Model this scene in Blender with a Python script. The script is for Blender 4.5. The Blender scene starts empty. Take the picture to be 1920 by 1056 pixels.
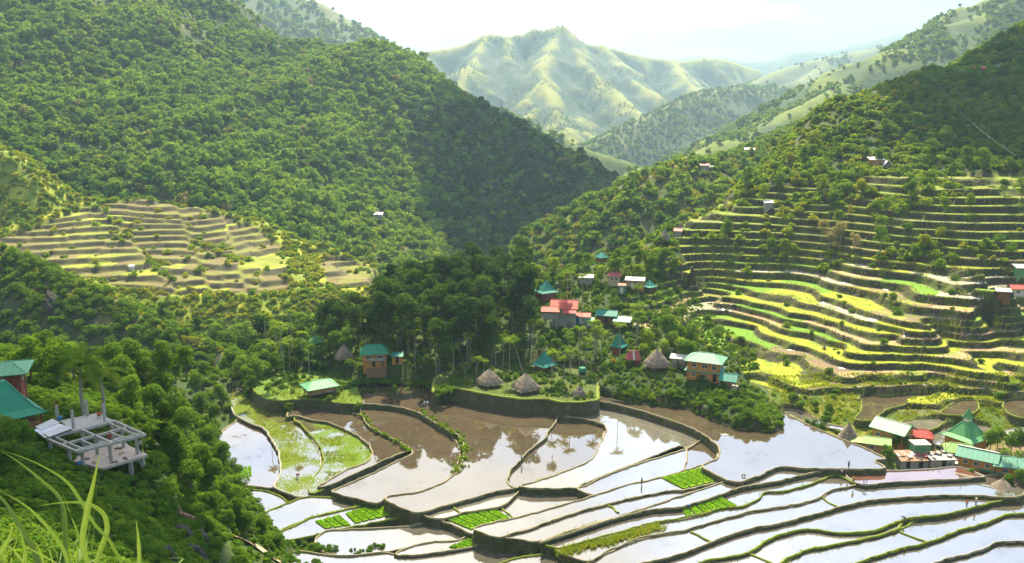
import bpy, bmesh, math, random
import numpy as np
from mathutils import Vector, Matrix
R = math.radians
random.seed(7); rng = np.random.default_rng(7)
scene = bpy.context.scene
C = scene.collection
# ------------------------------------------------------------------ camera model (photo pixels 1920 x 1056)
F = 1700.0; CX, CY = 960.0, 528.0; PITCH = R(12.0)
cp, sp = math.cos(PITCH), math.sin(PITCH)
def ray(u, v):
    a = (u - CX) / F; b = -(v - CY) / F
    d = (a, cp + b * sp, -sp + b * cp)
    return d[0] / d[1], d[2] / d[1]
def PY(u, v, Y):
    a, b = ray(u, v); return (a * Y, Y, b * Y)
def PZ(u, v, z):
    a, b = ray(u, v); Y = z / b; return (a * Y, Y, z)
def proj(x, y, z):
    dep = y * cp - z * sp; up = y * sp + z * cp
    return CX + F * x / dep, CY - F * up / dep
cam = bpy.data.cameras.new('camera'); cam.sensor_width = 36; cam.lens = F / 1920 * 36
cam.clip_start = 0.3; cam.clip_end = 20000
co = bpy.data.objects.new('camera', cam); C.objects.link(co); co.rotation_euler = (R(90) - PITCH, 0, 0)
scene.camera = co
# ------------------------------------------------------------------ noise
def _hash(ix, iy, s):
    n = (ix.astype(np.int64) * 374761393 + iy.astype(np.int64) * 668265263 + s * 974634777) & 0xFFFFFFFF
    n = ((n ^ (n >> 13)) * 1274126177) & 0xFFFFFFFF
    n = n ^ (n >> 16)
    return (n & 0xFFFFFF) / float(0xFFFFFF)
def vnoise(x, y, s=0):
    x = np.asarray(x, float); y = np.asarray(y, float)
    ix = np.floor(x); iy = np.floor(y); fx = x - ix; fy = y - iy
    fx = fx * fx * (3 - 2 * fx); fy = fy * fy * (3 - 2 * fy)
    a = _hash(ix, iy, s); b = _hash(ix + 1, iy, s); c = _hash(ix, iy + 1, s); d = _hash(ix + 1, iy + 1, s)
    return (a * (1 - fx) + b * fx) * (1 - fy) + (c * (1 - fx) + d * fx) * fy
def fbm(x, y, s=0, o=4):
    t = 0; a = 0.5; n = 0
    for i in range(o):
        t = t + a * vnoise(x, y, s + i * 17); n += a; a *= 0.5; x = x * 2.03 + 11.3; y = y * 2.03 + 5.7
    return t / n * 2 - 1
def sstep(a, b, x):
    t = np.clip((x - a) / (b - a), 0, 1); return t * t * (3 - 2 * t)
def inpoly(px, py, poly):
    px = np.asarray(px, float); py = np.asarray(py, float); r = np.zeros(px.shape, bool)
    n = len(poly); j = n - 1
    for i in range(n):
        xi, yi = poly[i][:2]; xj, yj = poly[j][:2]
        if yi != yj:
            r ^= ((yi > py) != (yj > py)) & (px < (xj - xi) * (py - yi) / (yj - yi) + xi)
        j = i
    return r
# ------------------------------------------------------------------ materials
def mat(name):
    m = bpy.data.materials.new(name); m.use_nodes = True
    nt = m.node_tree; nt.nodes.clear()
    o = nt.nodes.new('ShaderNodeOutputMaterial')
    return m, nt, o
def N(nt, t, ins=None, **kw):
    n = nt.nodes.new(t)
    for k, v in kw.items(): setattr(n, k, v)
    for k, v in (ins or {}).items():
        if isinstance(v, bpy.types.NodeSocket): nt.links.new(v, n.inputs[k])
        else: n.inputs[k].default_value = v
    return n
def c4(c): return (c[0], c[1], c[2], 1.0)
def mixc(nt, f, a, b, mode='MIX'):
    n = nt.nodes.new('ShaderNodeMix'); n.data_type = 'RGBA'; n.blend_type = mode
    for i, v in ((0, f), (6, a), (7, b)):
        if isinstance(v, bpy.types.NodeSocket): nt.links.new(v, n.inputs[i])
        else: n.inputs[i].default_value = v if i == 0 else c4(v)
    return n.outputs[2]
def math_(nt, op, a, b=0.0):
    n = nt.nodes.new('ShaderNodeMath'); n.operation = op
    for i, v in ((0, a), (1, b)):
        if isinstance(v, bpy.types.NodeSocket): nt.links.new(v, n.inputs[i])
        else: n.inputs[i].default_value = v
    return n.outputs[0]
def ramp(nt, f, stops):
    n = nt.nodes.new('ShaderNodeValToRGB'); e = n.color_ramp.elements
    while len(e) < len(stops): e.new(0.5)
    for i, (p, c) in enumerate(stops): e[i].position = p; e[i].color = c4(c) if hasattr(c, '__len__') else (c, c, c, 1)
    nt.links.new(f, n.inputs[0]); return n.outputs[0]
def noise(nt, vec, scale, detail=4, rough=0.55):
    n = N(nt, 'ShaderNodeTexNoise', {'Scale': scale, 'Detail': detail, 'Roughness': rough})
    if vec is not None: nt.links.new(vec, n.inputs['Vector'])
    return n.outputs['Fac']
MATS = {}
def simple(name, col, rough=0.7, var=0.25, scale=1.5, bump=0.15, metal=0.0, dirt=None):
    """painted / plain surface: colour with blotchy wear and a little bump"""
    if name in MATS: return MATS[name]
    m, nt, o = mat(name)
    tc = N(nt, 'ShaderNodeTexCoord').outputs['Object']
    n1 = noise(nt, tc, scale, 5, 0.65); n2 = noise(nt, tc, scale * 7, 3)
    d = dirt or [c * 0.5 for c in col]
    c = mixc(nt, ramp(nt, n1, [(0.35, 0.0), (0.75, min(1, var * 2))]), col, d)
    c = mixc(nt, math_(nt, 'MULTIPLY', n2, var), c, [min(1, x * 1.3) for x in col])
    b = N(nt, 'ShaderNodeBump', {'Strength': bump, 'Distance': 0.05, 'Height': n2})
    p = N(nt, 'ShaderNodeBsdfPrincipled', {'Base Color': c, 'Roughness': rough, 'Metallic': metal, 'Normal': b.outputs[0], 'Specular IOR Level': 0.25})
    nt.links.new(p.outputs[0], o.inputs[0]); MATS[name] = m; return m
def foliage(name, dark, mid, light, trans=0.35, patch=0.02, patchcol=None, leafvar=0.35):
    m, nt, o = mat(name)
    oi = N(nt, 'ShaderNodeObjectInfo'); ge = N(nt, 'ShaderNodeNewGeometry')
    at = N(nt, 'ShaderNodeAttribute', attribute_name='lv').outputs['Fac']
    f = math_(nt, 'ADD', math_(nt, 'MULTIPLY', oi.outputs['Random'], 1 - leafvar), math_(nt, 'MULTIPLY', at, leafvar))
    pn = noise(nt, ge.outputs['Position'], patch, 4, 0.6)
    f = math_(nt, 'ADD', math_(nt, 'MULTIPLY', f, 0.6), math_(nt, 'MULTIPLY', ramp(nt, pn, [(0.3, 0.0), (0.7, 1.0)]), 0.4))
    c = ramp(nt, f, [(0.1, dark), (0.5, mid), (0.92, light)])
    if patchcol:
        h = math_(nt, 'FRACT', math_(nt, 'MULTIPLY', oi.outputs['Random'], 37.7))
        c = mixc(nt, math_(nt, 'GREATER_THAN', h, 0.982), c, patchcol)
    d = N(nt, 'ShaderNodeBsdfDiffuse', {'Color': c})
    t = N(nt, 'ShaderNodeBsdfTranslucent', {'Color': mixc(nt, 0.6, c, (light[0] * 1.42, light[1] * 1.3, light[2] * 0.4))})
    s = N(nt, 'ShaderNodeMixShader', {0: trans, 1: d.outputs[0], 2: t.outputs[0]})
    nt.links.new(s.outputs[0], o.inputs[0]); MATS[name] = m; return m
def terrain_mat(name, scale=0.6, rock=None, contrast=0.55, fine=3.0, trans=0.0):
    """ground: own colour stored per vertex (what grows there), broken up by noise; alpha = wet mud sheen"""
    m, nt, o = mat(name)
    at = N(nt, 'ShaderNodeAttribute', attribute_name='Col')
    ge = N(nt, 'ShaderNodeNewGeometry'); pos = ge.outputs['Position']
    n1 = noise(nt, pos, scale, 6, 0.7); n2 = noise(nt, pos, scale * fine, 4, 0.6)
    c = mixc(nt, ramp(nt, n1, [(0.3, 0.0), (0.7, contrast)]), at.outputs['Color'], (0.55, 0.6, 0.5), 'MULTIPLY')
    c = mixc(nt, ramp(nt, n2, [(0.4, 0.0), (0.75, contrast * 0.8)]), c, (1.5, 1.45, 1.2), 'MULTIPLY')
    b = N(nt, 'ShaderNodeBump', {'Strength': 0.6, 'Distance': 0.35 / max(scale, 0.1) * 0.6, 'Height': n2})
    wet = at.outputs['Alpha']
    rg = math_(nt, 'SUBTRACT', 0.9, math_(nt, 'MULTIPLY', wet, 0.8))
    p = N(nt, 'ShaderNodeBsdfPrincipled', {'Base Color': c, 'Roughness': 0.9, 'Normal': b.outputs[0], 'Specular IOR Level': 0.2})
    g = N(nt, 'ShaderNodeBsdfGlossy', {'Color': (0.9, 0.9, 0.9, 1), 'Roughness': 0.12})
    s = N(nt, 'ShaderNodeMixShader', {0: math_(nt, 'MULTIPLY', wet, 0.6), 1: p.outputs[0], 2: g.outputs[0]})
    nt.links.new(s.outputs[0], o.inputs[0]); MATS[name] = m; return m
def water_mat(name, mud, weed=None, weedamt=0.0, refl=0.33, rough=0.015, mudpatch=0.25):
    m, nt, o = mat(name)
    ge = N(nt, 'ShaderNodeNewGeometry'); pos = ge.outputs['Position']
    n1 = noise(nt, pos, 0.16, 6, 0.65); n2 = noise(nt, pos, 1.3, 5, 0.7); n3 = noise(nt, pos, 2.2, 2)
    c = mixc(nt, ramp(nt, n1, [(0.35, 0.0), (0.65, 1.0)]), mud, [x * 0.7 for x in mud])
    c = mixc(nt, ramp(nt, n2, [(0.5, 0.0), (0.8, 0.5)]), c, [x * 1.35 for x in mud])
    bump = N(nt, 'ShaderNodeBump', {'Strength': 0.02, 'Distance': 0.05, 'Height': n3})
    d = N(nt, 'ShaderNodeBsdfDiffuse', {'Color': c})
    g = N(nt, 'ShaderNodeBsdfGlossy', {'Color': (1, 1, 1, 1), 'Roughness': rough, 'Normal': bump.outputs[0]})
    lw = N(nt, 'ShaderNodeLayerWeight', {'Blend': 0.35}).outputs['Fresnel']
    mudm = ramp(nt, math_(nt, 'ADD', math_(nt, 'MULTIPLY', n1, 0.6), math_(nt, 'MULTIPLY', n2, 0.4)), [(0.56, 1.0), (0.64, 1 - mudpatch)])
    f = math_(nt, 'MULTIPLY', mudm, refl)
    s = N(nt, 'ShaderNodeMixShader', {0: f, 1: d.outputs[0], 2: g.outputs[0]})
    if weed:
        wv = N(nt, 'ShaderNodeMapping', {'Vector': pos, 'Scale': (1, 0.6, 1)}).outputs[0]
        w1 = noise(nt, wv, 2.6, 6, 0.8); w2 = noise(nt, pos, 0.13, 3)
        wf = math_(nt, 'ADD', math_(nt, 'MULTIPLY', w1, 0.55), math_(nt, 'MULTIPLY', w2, 0.45))
        wm = ramp(nt, wf, [(0.56 - weedamt * 0.12, 0.0), (0.6 - weedamt * 0.12, 1.0)])
        wd = N(nt, 'ShaderNodeBsdfDiffuse', {'Color': mixc(nt, n2, weed, [x * 0.5 for x in weed])})
        s = N(nt, 'ShaderNodeMixShader', {0: wm, 1: s.outputs[0], 2: wd.outputs[0]})
    nt.links.new(s.outputs[0], o.inputs[0]); MATS[name] = m; return m
def stone_mat(name, a, b, moss, mossamt=0.5, scale=2.2):
    m, nt, o = mat(name)
    ge = N(nt, 'ShaderNodeNewGeometry'); pos = ge.outputs['Position']
    vo = N(nt, 'ShaderNodeTexVoronoi', {'Scale': scale, 'Randomness': 1.0}); nt.links.new(pos, vo.inputs['Vector'])
    vd = N(nt, 'ShaderNodeTexVoronoi', {'Scale': scale}, feature='DISTANCE_TO_EDGE'); nt.links.new(pos, vd.inputs['Vector'])
    n1 = noise(nt, pos, 0.5, 6, 0.7); n2 = noise(nt, pos, 3.0, 4, 0.7)
    sep = N(nt, 'ShaderNodeSeparateColor', {0: vo.outputs['Color']})
    c = mixc(nt, sep.outputs[0], a, b)
    c = mixc(nt, ramp(nt, vd.outputs['Distance'], [(0.0, 1.0), (0.06, 0.0)]), c, [x * 0.35 for x in a])
    mf = math_(nt, 'ADD', math_(nt, 'MULTIPLY', n1, 0.6), math_(nt, 'MULTIPLY', n2, 0.4))
    c = mixc(nt, ramp(nt, mf, [(0.62 - mossamt * 0.3, 0.0), (0.72 - mossamt * 0.3, 0.95)]), c, moss)
    bm = N(nt, 'ShaderNodeBump', {'Strength': 0.7, 'Distance': 0.15, 'Height': math_(nt, 'ADD', ramp(nt, vd.outputs['Distance'], [(0, 0.0), (0.1, 1.0)]), n2)})
    p = N(nt, 'ShaderNodeBsdfPrincipled', {'Base Color': c, 'Roughness': 0.9, 'Normal': bm.outputs[0]})
    nt.links.new(p.outputs[0], o.inputs[0]); MATS[name] = m; return m
# ------------------------------------------------------------------ mesh helpers
def newmesh(name, V, Fc, mats=(), midx=None, smooth=False, col=None, lv=None):
    me = bpy.data.meshes.new(name)
    V = np.asarray(V, np.float32)
    if isinstance(Fc, np.ndarray) and Fc.ndim == 2:
        nf, k = Fc.shape
        me.vertices.add(len(V)); me.vertices.foreach_set('co', V.ravel())
        me.loops.add(nf * k); me.loops.foreach_set('vertex_index', Fc.astype(np.int32).ravel())
        me.polygons.add(nf); me.polygons.foreach_set('loop_start', np.arange(0, nf * k, k, dtype=np.int32))
        me.update(calc_edges=True)
    else:
        me.from_pydata(V.tolist(), [], [tuple(int(i) for i in f) for f in Fc]); me.update()
    for m in mats: me.materials.append(MATS[m] if isinstance(m, str) else m)
    if midx is not None: me.polygons.foreach_set('material_index', np.asarray(midx, np.int32))
    me.polygons.foreach_set('use_smooth', np.full(len(me.polygons), smooth))
    if col is not None:
        a = me.color_attributes.new('Col', 'FLOAT_COLOR', 'POINT'); a.data.foreach_set('color', np.asarray(col, np.float32).ravel())
    if lv is not None:
        a = me.attributes.new('lv', 'FLOAT', 'FACE'); a.data.foreach_set('value', np.asarray(lv, np.float32))
    return me
def link(name, me, parent=None, loc=None, rz=None):
    o = bpy.data.objects.new(name, me); C.objects.link(o)
    if parent: o.parent = parent
    if loc is not None: o.location = loc
    if rz is not None: o.rotation_euler = (0, 0, rz)
    return o
def tag(o, label=None, cat=None, group=None, kind=None):
    if label: o['label'] = label
    if cat: o['category'] = cat
    if group: o['group'] = group
    if kind: o['kind'] = kind
    return o
def thing(name, label, cat, loc=(0, 0, 0), rz=0, group=None):
    o = bpy.data.objects.new(name, None); C.objects.link(o); o.empty_display_size = 0.5
    o.location = loc; o.rotation_euler = (0, 0, rz); return tag(o, label, cat, group)
def gridmesh(X, Y, Z):
    h, w = X.shape
    V = np.stack([X, Y, Z], -1).reshape(-1, 3)
    i = np.arange(h * w).reshape(h, w)
    Fq = np.stack([i[:-1, :-1], i[:-1, 1:], i[1:, 1:], i[1:, :-1]], -1).reshape(-1, 4)
    return V, Fq
class MB:
    def __init__(s): s.v = []; s.f = []; s.m = []
    def add(s, V, Fc, m=0):
        b = len(s.v); s.v += [tuple(p) for p in V]; s.f += [tuple(b + i for i in f) for f in Fc]; s.m += [m] * len(Fc)
    def box(s, c, d, m=0, rz=0, M=None):
        x, y, z = d[0] / 2, d[1] / 2, d[2] / 2
        P = [Vector((a * x, b * y, e * z)) for e in (-1, 1) for a, b in ((-1, -1), (1, -1), (1, 1), (-1, 1))]
        if rz: P = [Matrix.Rotation(rz, 3, 'Z') @ p for p in P]
        if M is not None: P = [M @ p for p in P]
        s.add([p + Vector(c) for p in P], [(3, 2, 1, 0), (4, 5, 6, 7), (0, 1, 5, 4), (1, 2, 6, 5), (2, 3, 7, 6), (3, 0, 4, 7)], m)
    def bar(s, a, b, w, h=None, m=0):
        a = Vector(a); b = Vector(b); d = b - a; h = h or w
        if d.length < 1e-6: return
        q = d.normalized(); x = q.cross(Vector((0, 0, 1)));
        if x.length < 1e-3: x = Vector((1, 0, 0))
        x.normalize(); y = x.cross(q)
        P = [p + x * i * w / 2 + y * j * h / 2 for p in (a, b) for i, j in ((-1, -1), (1, -1), (1, 1), (-1, 1))]
        s.add(P, [(0, 1, 2, 3), (7, 6, 5, 4), (0, 4, 5, 1), (1, 5, 6, 2), (2, 6, 7, 3), (3, 7, 4, 0)], m)
    def tube(s, pts, rad, n=8, m=0, cap=True):
        pts = [Vector(p) for p in pts]; k = len(pts)
        if not hasattr(rad, '__len__'): rad = [rad] * k
        rings = []
        for i, p in enumerate(pts):
            d = (pts[min(i + 1, k - 1)] - pts[max(i - 1, 0)]).normalized()
            x = d.cross(Vector((0.13, 1, 0.07))).normalized(); y = d.cross(x)
            rings.append([p + (x * math.cos(2 * math.pi * j / n) + y * math.sin(2 * math.pi * j / n)) * rad[i] for j in range(n)])
        V = [q for r in rings for q in r]; Fc = []
        for i in range(k - 1):
            for j in range(n):
                Fc.append((i * n + j, i * n + (j + 1) % n, (i + 1) * n + (j + 1) % n, (i + 1) * n + j))
        if cap: Fc += [tuple(range(n))[::-1], tuple((k - 1) * n + j for j in range(n))]
        s.add(V, Fc, m)
    def mesh(s, name, mats, smooth=False): return newmesh(name, s.v, s.f, mats, s.m, smooth)
    def build(s, name, mats, parent=None, smooth=False, loc=None, rz=None):
        if not isinstance(mats, (list, tuple)): mats = [mats]
        return link(name, s.mesh(name, mats, smooth), parent, loc, rz)
def catmull(pts, step, closed=False):
    P = np.asarray(pts, float); n = len(P); out = []
    rngi = range(n) if closed else range(n - 1)
    for i in rngi:
        if closed: a, b, c, d = P[(i - 1) % n], P[i], P[(i + 1) % n], P[(i + 2) % n]
        else: a, b, c, d = P[max(i - 1, 0)], P[i], P[i + 1], P[min(i + 2, n - 1)]
        L = np.linalg.norm(c - b); k = max(1, int(round(L / step)))
        # centripetal-ish damping: limit tangents by the segment length
        t1 = (c - a) / 2; t2 = (d - b) / 2
        for t, q in ((t1, 0), (t2, 1)):
            l = np.linalg.norm(t)
            if l > L: t *= L / l
        for j in range(k):
            t = j / k; h1 = 2 * t**3 - 3 * t**2 + 1; h2 = t**3 - 2 * t**2 + t; h3 = -2 * t**3 + 3 * t**2; h4 = t**3 - t**2
            out.append(h1 * b + h2 * t1 + h3 * c + h4 * t2)
    if not closed: out.append(P[-1])
    return np.array(out)
# ------------------------------------------------------------------ radial basis surface
class RBF:
    def __init__(s, pts, smooth=0.3):
        P = np.asarray(pts, float); s.P = P; n = len(P); s.c = P[:, :2].mean(0); s.k = 100.0
        q = (P[:, :2] - s.c) / s.k; s.q = q
        A = np.zeros((n + 3, n + 3)); d = np.linalg.norm(q[:, None] - q[None], axis=2)
        A[:n, :n] = -d + np.eye(n) * smooth * 0.01
        A[:n, n] = 1; A[:n, n + 1:] = q; A[n, :n] = 1; A[n + 1:, :n] = q.T
        b = np.zeros(n + 3); b[:n] = P[:, 2]
        s.w = np.linalg.lstsq(A, b, rcond=None)[0]
    def __call__(s, x, y):
        x = np.asarray(x, float); sh = x.shape; g = (np.stack([x.ravel(), np.asarray(y, float).ravel()], -1) - s.c) / s.k
        out = np.empty(len(g)); n = len(s.q)
        for i in range(0, len(g), 20000):
            h = g[i:i + 20000]
            d = np.sqrt(((h[:, None, :] - s.q[None]) ** 2).sum(2))
            out[i:i + 20000] = -d @ s.w[:n] + s.w[n] + h @ s.w[n + 1:]
        return out.reshape(sh)
class Tent:
    """mountain from ridge lines: highest of all lines minus slope times distance"""
    def __init__(s, ridges, slope=0.6, soft=0, namp=0, nscale=100, seed=0, gul=0, rid=0, rs=120):
        s.R = ridges; s.slope = slope; s.na = namp; s.ns = nscale; s.seed = seed; s.gul = gul; s.soft = soft; s.rid = rid; s.rs = rs
    def __call__(s, x, y):
        x = np.asarray(x, float); y = np.asarray(y, float); z = np.full(x.shape, -1e9); D = np.full(x.shape, 1e9)
        wx = x + fbm(x / s.ns, y / s.ns, s.seed + 50) * s.ns * 0.08; wy = y + fbm(x / s.ns, y / s.ns, s.seed + 90) * s.ns * 0.08
        for r in s.R:
            sl = s.slope
            if isinstance(r, tuple): r, sl = r
            for a, b in zip(r[:-1], r[1:]):
                dx, dy = b[0] - a[0], b[1] - a[1]; L2 = dx * dx + dy * dy + 1e-9
                t = np.clip(((wx - a[0]) * dx + (wy - a[1]) * dy) / L2, 0, 1)
                d0 = np.hypot(x - a[0] - t * dx, y - a[1] - t * dy); d = np.hypot(wx - a[0] - t * dx, wy - a[1] - t * dy)
                d = np.where(d0 < 60, d0 + (d - d0) * d0 / 60, d)
                zz = a[2] + t * (b[2] - a[2]) - sl * d
                if s.soft: zz = zz + sl * s.soft * (1 - np.exp(-d / s.soft)) * 0.5
                z = np.maximum(z, zz); D = np.minimum(D, d)
        damp = np.clip(D / 80, 0.12, 1)
        if s.na: z = z + fbm(x / s.ns * 2, y / s.ns * 2, s.seed, 5) * s.na * damp
        if s.rid: z = z + (0.3 - np.abs(fbm(x / s.rs, y / (s.rs * 1.6), s.seed + 7, 4)) * 1.6) * s.rid * np.clip(D / 60, 0.05, 1)
        return z
# ================================================================== TERRAIN
foliage('leaf_forest', (0.030, 0.094, 0.014), (0.088, 0.205, 0.022), (0.27, 0.385, 0.034), 0.3, 0.012, (0.20, 0.17, 0.06))
foliage('leaf_shrub', (0.048, 0.12, 0.012), (0.125, 0.24, 0.020), (0.29, 0.38, 0.03), 0.4, 0.03, (0.26, 0.26, 0.05))
foliage('leaf_yellow', (0.09, 0.135, 0.012), (0.20, 0.25, 0.018), (0.36, 0.38, 0.03), 0.42, 0.03, (0.34, 0.30, 0.06))
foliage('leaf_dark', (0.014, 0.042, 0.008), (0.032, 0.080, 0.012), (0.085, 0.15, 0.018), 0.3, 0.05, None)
foliage('leaf_near', (0.034, 0.090, 0.012), (0.080, 0.175, 0.018), (0.19, 0.30, 0.028), 0.35, 0.08, None, 0.5)
foliage('leaf_palm', (0.055, 0.115, 0.014), (0.115, 0.20, 0.020), (0.26, 0.33, 0.03), 0.35, 0.1, None, 0.4)
foliage('leaf_banana', (0.045, 0.10, 0.025), (0.085, 0.16, 0.035), (0.17, 0.26, 0.06), 0.4, 0.1, None, 0.4)
foliage('leaf_orange', (0.30, 0.16, 0.02), (0.45, 0.25, 0.03), (0.6, 0.36, 0.05), 0.3, 0.1, None, 0.5)
foliage('leaf_dry', (0.16, 0.15, 0.06), (0.26, 0.24, 0.10), (0.36, 0.33, 0.16), 0.35, 0.05, None, 0.4)
terrain_mat('soil', 0.5); terrain_mat('hillside', 0.035, contrast=0.8, fine=5.0); terrain_mat('terrace', 0.9, contrast=0.45)
stone_mat('wall_stone', (0.13, 0.115, 0.09), (0.20, 0.175, 0.13), (0.055, 0.07, 0.018), 0.75, 1.6)
stone_mat('wall_grass', (0.06, 0.065, 0.03), (0.09, 0.08, 0.04), (0.06, 0.085, 0.018), 1.0, 1.6)
simple('bund_earth', (0.26, 0.225, 0.15), 0.95, 0.6, 0.8, 0.6, dirt=(0.12, 0.13, 0.04))
simple('bund_grass', (0.17, 0.22, 0.025), 0.95, 0.6, 0.7, 0.6, dirt=(0.06, 0.07, 0.025))
simple('bund_concrete', (0.30, 0.28, 0.24), 0.9, 0.5, 0.8, 0.4, dirt=(0.16, 0.15, 0.10))
simple('trunk', (0.16, 0.13, 0.10), 0.9, 0.4, 1.5, 0.5)
simple('trunk_pale', (0.34, 0.31, 0.26), 0.85, 0.4, 1.5, 0.4)
water_mat('water_mud', (0.082, 0.064, 0.040), refl=0.28)
water_mat('water_clear', (0.10, 0.09, 0.07), mudpatch=0.2)
water_mat('water_pale', (0.15, 0.14, 0.11), mudpatch=0.35)
water_mat('water_weed', (0.09, 0.07, 0.04), (0.13, 0.18, 0.025), 0.8)
water_mat('water_weedy', (0.09, 0.075, 0.045), (0.12, 0.19, 0.02), 0.65)
water_mat('water_shallow', (0.085, 0.062, 0.038), mudpatch=0.9)
water_mat('water_red', (0.14, 0.065, 0.045), mudpatch=0.7, refl=0.3)

# ---------------- photo traces (crop coordinates -> photo pixels)
def crop(ox, oy, s): return lambda *p: [(ox + x / s, oy + y / s) for x, y in p]
A = crop(0, 704, 3); B = crop(640, 704, 3); Cc = crop(1280, 704, 3); D = crop(1280, 352, 3)
G1 = crop(400, 700, 6); G2 = crop(400, 860, 5.3875); K = crop(1400, 640, 6); K4 = crop(1640, 640, 6.6)
def sh(line, dy): return [(u, v + dy) for u, v in line]

# ---------------- near ground control points
ZS = 1.5; Z0 = -68.0
con = {
 -2: K((60, 480), (200, 520), (330, 560), (420, 590), (520, 640)),
 -1: K((150, 380), (300, 430), (480, 500), (640, 545), (760, 545)),
 0: D((180, 840), (300, 860), (420, 880), (480, 930), (560, 945), (700, 945), (860, 940)) + K((1000, 340), (1200, 400), (1500, 430), (1640, 400)) + K4((230, 385), (540, 410)),
 1: D((170, 680), (230, 720), (300, 745), (400, 775), (450, 820), (560, 860), (700, 890), (880, 935)) + K4((440, 270), (560, 255), (800, 300), (1000, 350), (1300, 395), (1500, 410)),
 2: D((80, 620), (400, 720), (490, 765), (600, 810), (700, 840), (800, 880), (920, 915), (1120, 905)) + K4((800, 20), (960, 100), (1010, 210), (1200, 260), (1400, 290), (1600, 340)),
 3: D((20, 600), (200, 650), (420, 690), (610, 740), (700, 760), (800, 790), (900, 830), (1020, 870), (1130, 880), (1200, 860)) ,
 4: D((100, 580), (220, 610), (400, 640), (530, 670), (600, 700), (800, 742), (900, 770), (1000, 800), (1120, 840), (1240, 850)),
 5: D((150, 530), (310, 550), (450, 580), (600, 600), (680, 630), (840, 682), (940, 715), (1080, 750), (1250, 800)),
 6: D((590, 530), (700, 555), (800, 590), (900, 620), (1000, 680), (1100, 710), (1250, 745), (1400, 770)),
 7: D((600, 490), (960, 570), (1100, 610), (1250, 660), (1400, 690), (1540, 690)),
 8: D((700, 470), (1000, 540), (1150, 570), (1300, 620), (1450, 660), (1560, 665)),
 9: D((1000, 500), (1290, 540), (1450, 590), (1600, 645)),
 10: D((1380, 510), (1500, 560), (1700, 590)), 11: D((1470, 470), (1600, 510), (1700, 550), (1760, 560)),
 12: D((1490, 430), (1700, 480), (1850, 520)),
}
GP = []
for k, l in con.items():
    for u, v in l: GP.append(PZ(u, v, Z0 + k * ZS))
def addY(*t): GP.extend(PY(*p) for p in t)
def addZ(z, pts): GP.extend(PZ(u, v, z) for u, v in pts)
# upper right hill and its skyline
addY((1750, 350, 292), (1920, 380, 284), (1600, 430, 285), (1500, 400, 300), (1440, 385, 312), (1640, 312, 330), (1700, 250, 350), (1850, 200, 370), (1920, 300, 322), (1800, 300, 330),
     (1390, 357, 330), (1400, 342, 335), (1440, 312, 345), (1480, 272, 360), (1500, 257, 365), (1520, 232, 372), (1540, 205, 380), (1552, 193, 385), (1590, 191, 390), (1640, 171, 395), (1680, 151, 400),
     (1740, 132, 410), (1790, 131, 415), (1812, 126, 420), (1840, 112, 425), (1852, 90, 430), (1870, 73, 435), (1900, 62, 440), (1960, 20, 450), (2100, -60, 470), (2300, -100, 480), (2200, 200, 380), (2150, 400, 270), (2150, 600, 190), (2300, 700, 180),
     (1350, 388, 320), (1310, 403, 312), (1280, 421, 306), (1240, 441, 302), (1200, 466, 298), (1150, 482, 300), (1090, 502, 292), (1300, 480, 280), (1250, 480, 284), (1400, 440, 296))
for u, v, Y in ((1390, 357, 330), (1440, 312, 345), (1500, 257, 365), (1552, 193, 385), (1640, 171, 395), (1740, 132, 410), (1850, 90, 430), (1960, 20, 450), (1310, 403, 312), (1240, 441, 302), (1150, 482, 300)):
    p = PY(u, v, Y); GP.append((p[0] - 8, p[1] + 55, p[2] - 34))
# village spur
addY((598, 738, 213), (560, 722, 222), (703, 690, 224), (640, 695, 224), (520, 705, 235), (460, 705, 240), (600, 645, 250), (700, 625, 255), (800, 655, 236), (900, 690, 216), (1020, 695, 215), (900, 622, 250),
     (1000, 602, 250), (1050, 602, 246), (1100, 602, 250), (1160, 612, 245), (1187, 682, 218), (1231, 692, 212), (1320, 712, 206), (1366, 728, 201), (1250, 645, 228), (1200, 562, 262), (1190, 545, 265), (1100, 545, 270),
     (1000, 522, 285), (900, 560, 272), (1150, 660, 232), (1100, 650, 235), (1290, 650, 225))
addZ(-70.4, [(840, 722), (907, 728), (973, 732), (1040, 735), (1100, 742), (860, 705), (950, 705), (1050, 712)])
addZ(-72.4, [(1140, 746), (1200, 755), (1280, 762), (1330, 783), (1380, 800), (1440, 808), (1466, 797), (1455, 772)])
addZ(-70.2, [(1180, 735), (1260, 745), (1330, 762), (1390, 780), (1440, 785)])
addZ(-71.5, [(640, 722), (720, 718), (800, 712)])
addZ(-75.0, [(533, 770), (500, 750), (470, 735)])
for x, y, z in ((-10, 330, -97), (-60, 320, -97), (-95, 290, -95), (-110, 262, -92), (30, 345, -92), (-150, 330, -110), (-150, 450, -120), (-60, 400, -115), (0, 420, -115), (60, 460, -112), (40, 400, -105), (100, 470, -95), (-90, 360, -110), (-170, 300, -100), (-170, 260, -92)): GP.append((x, y, z))
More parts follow.
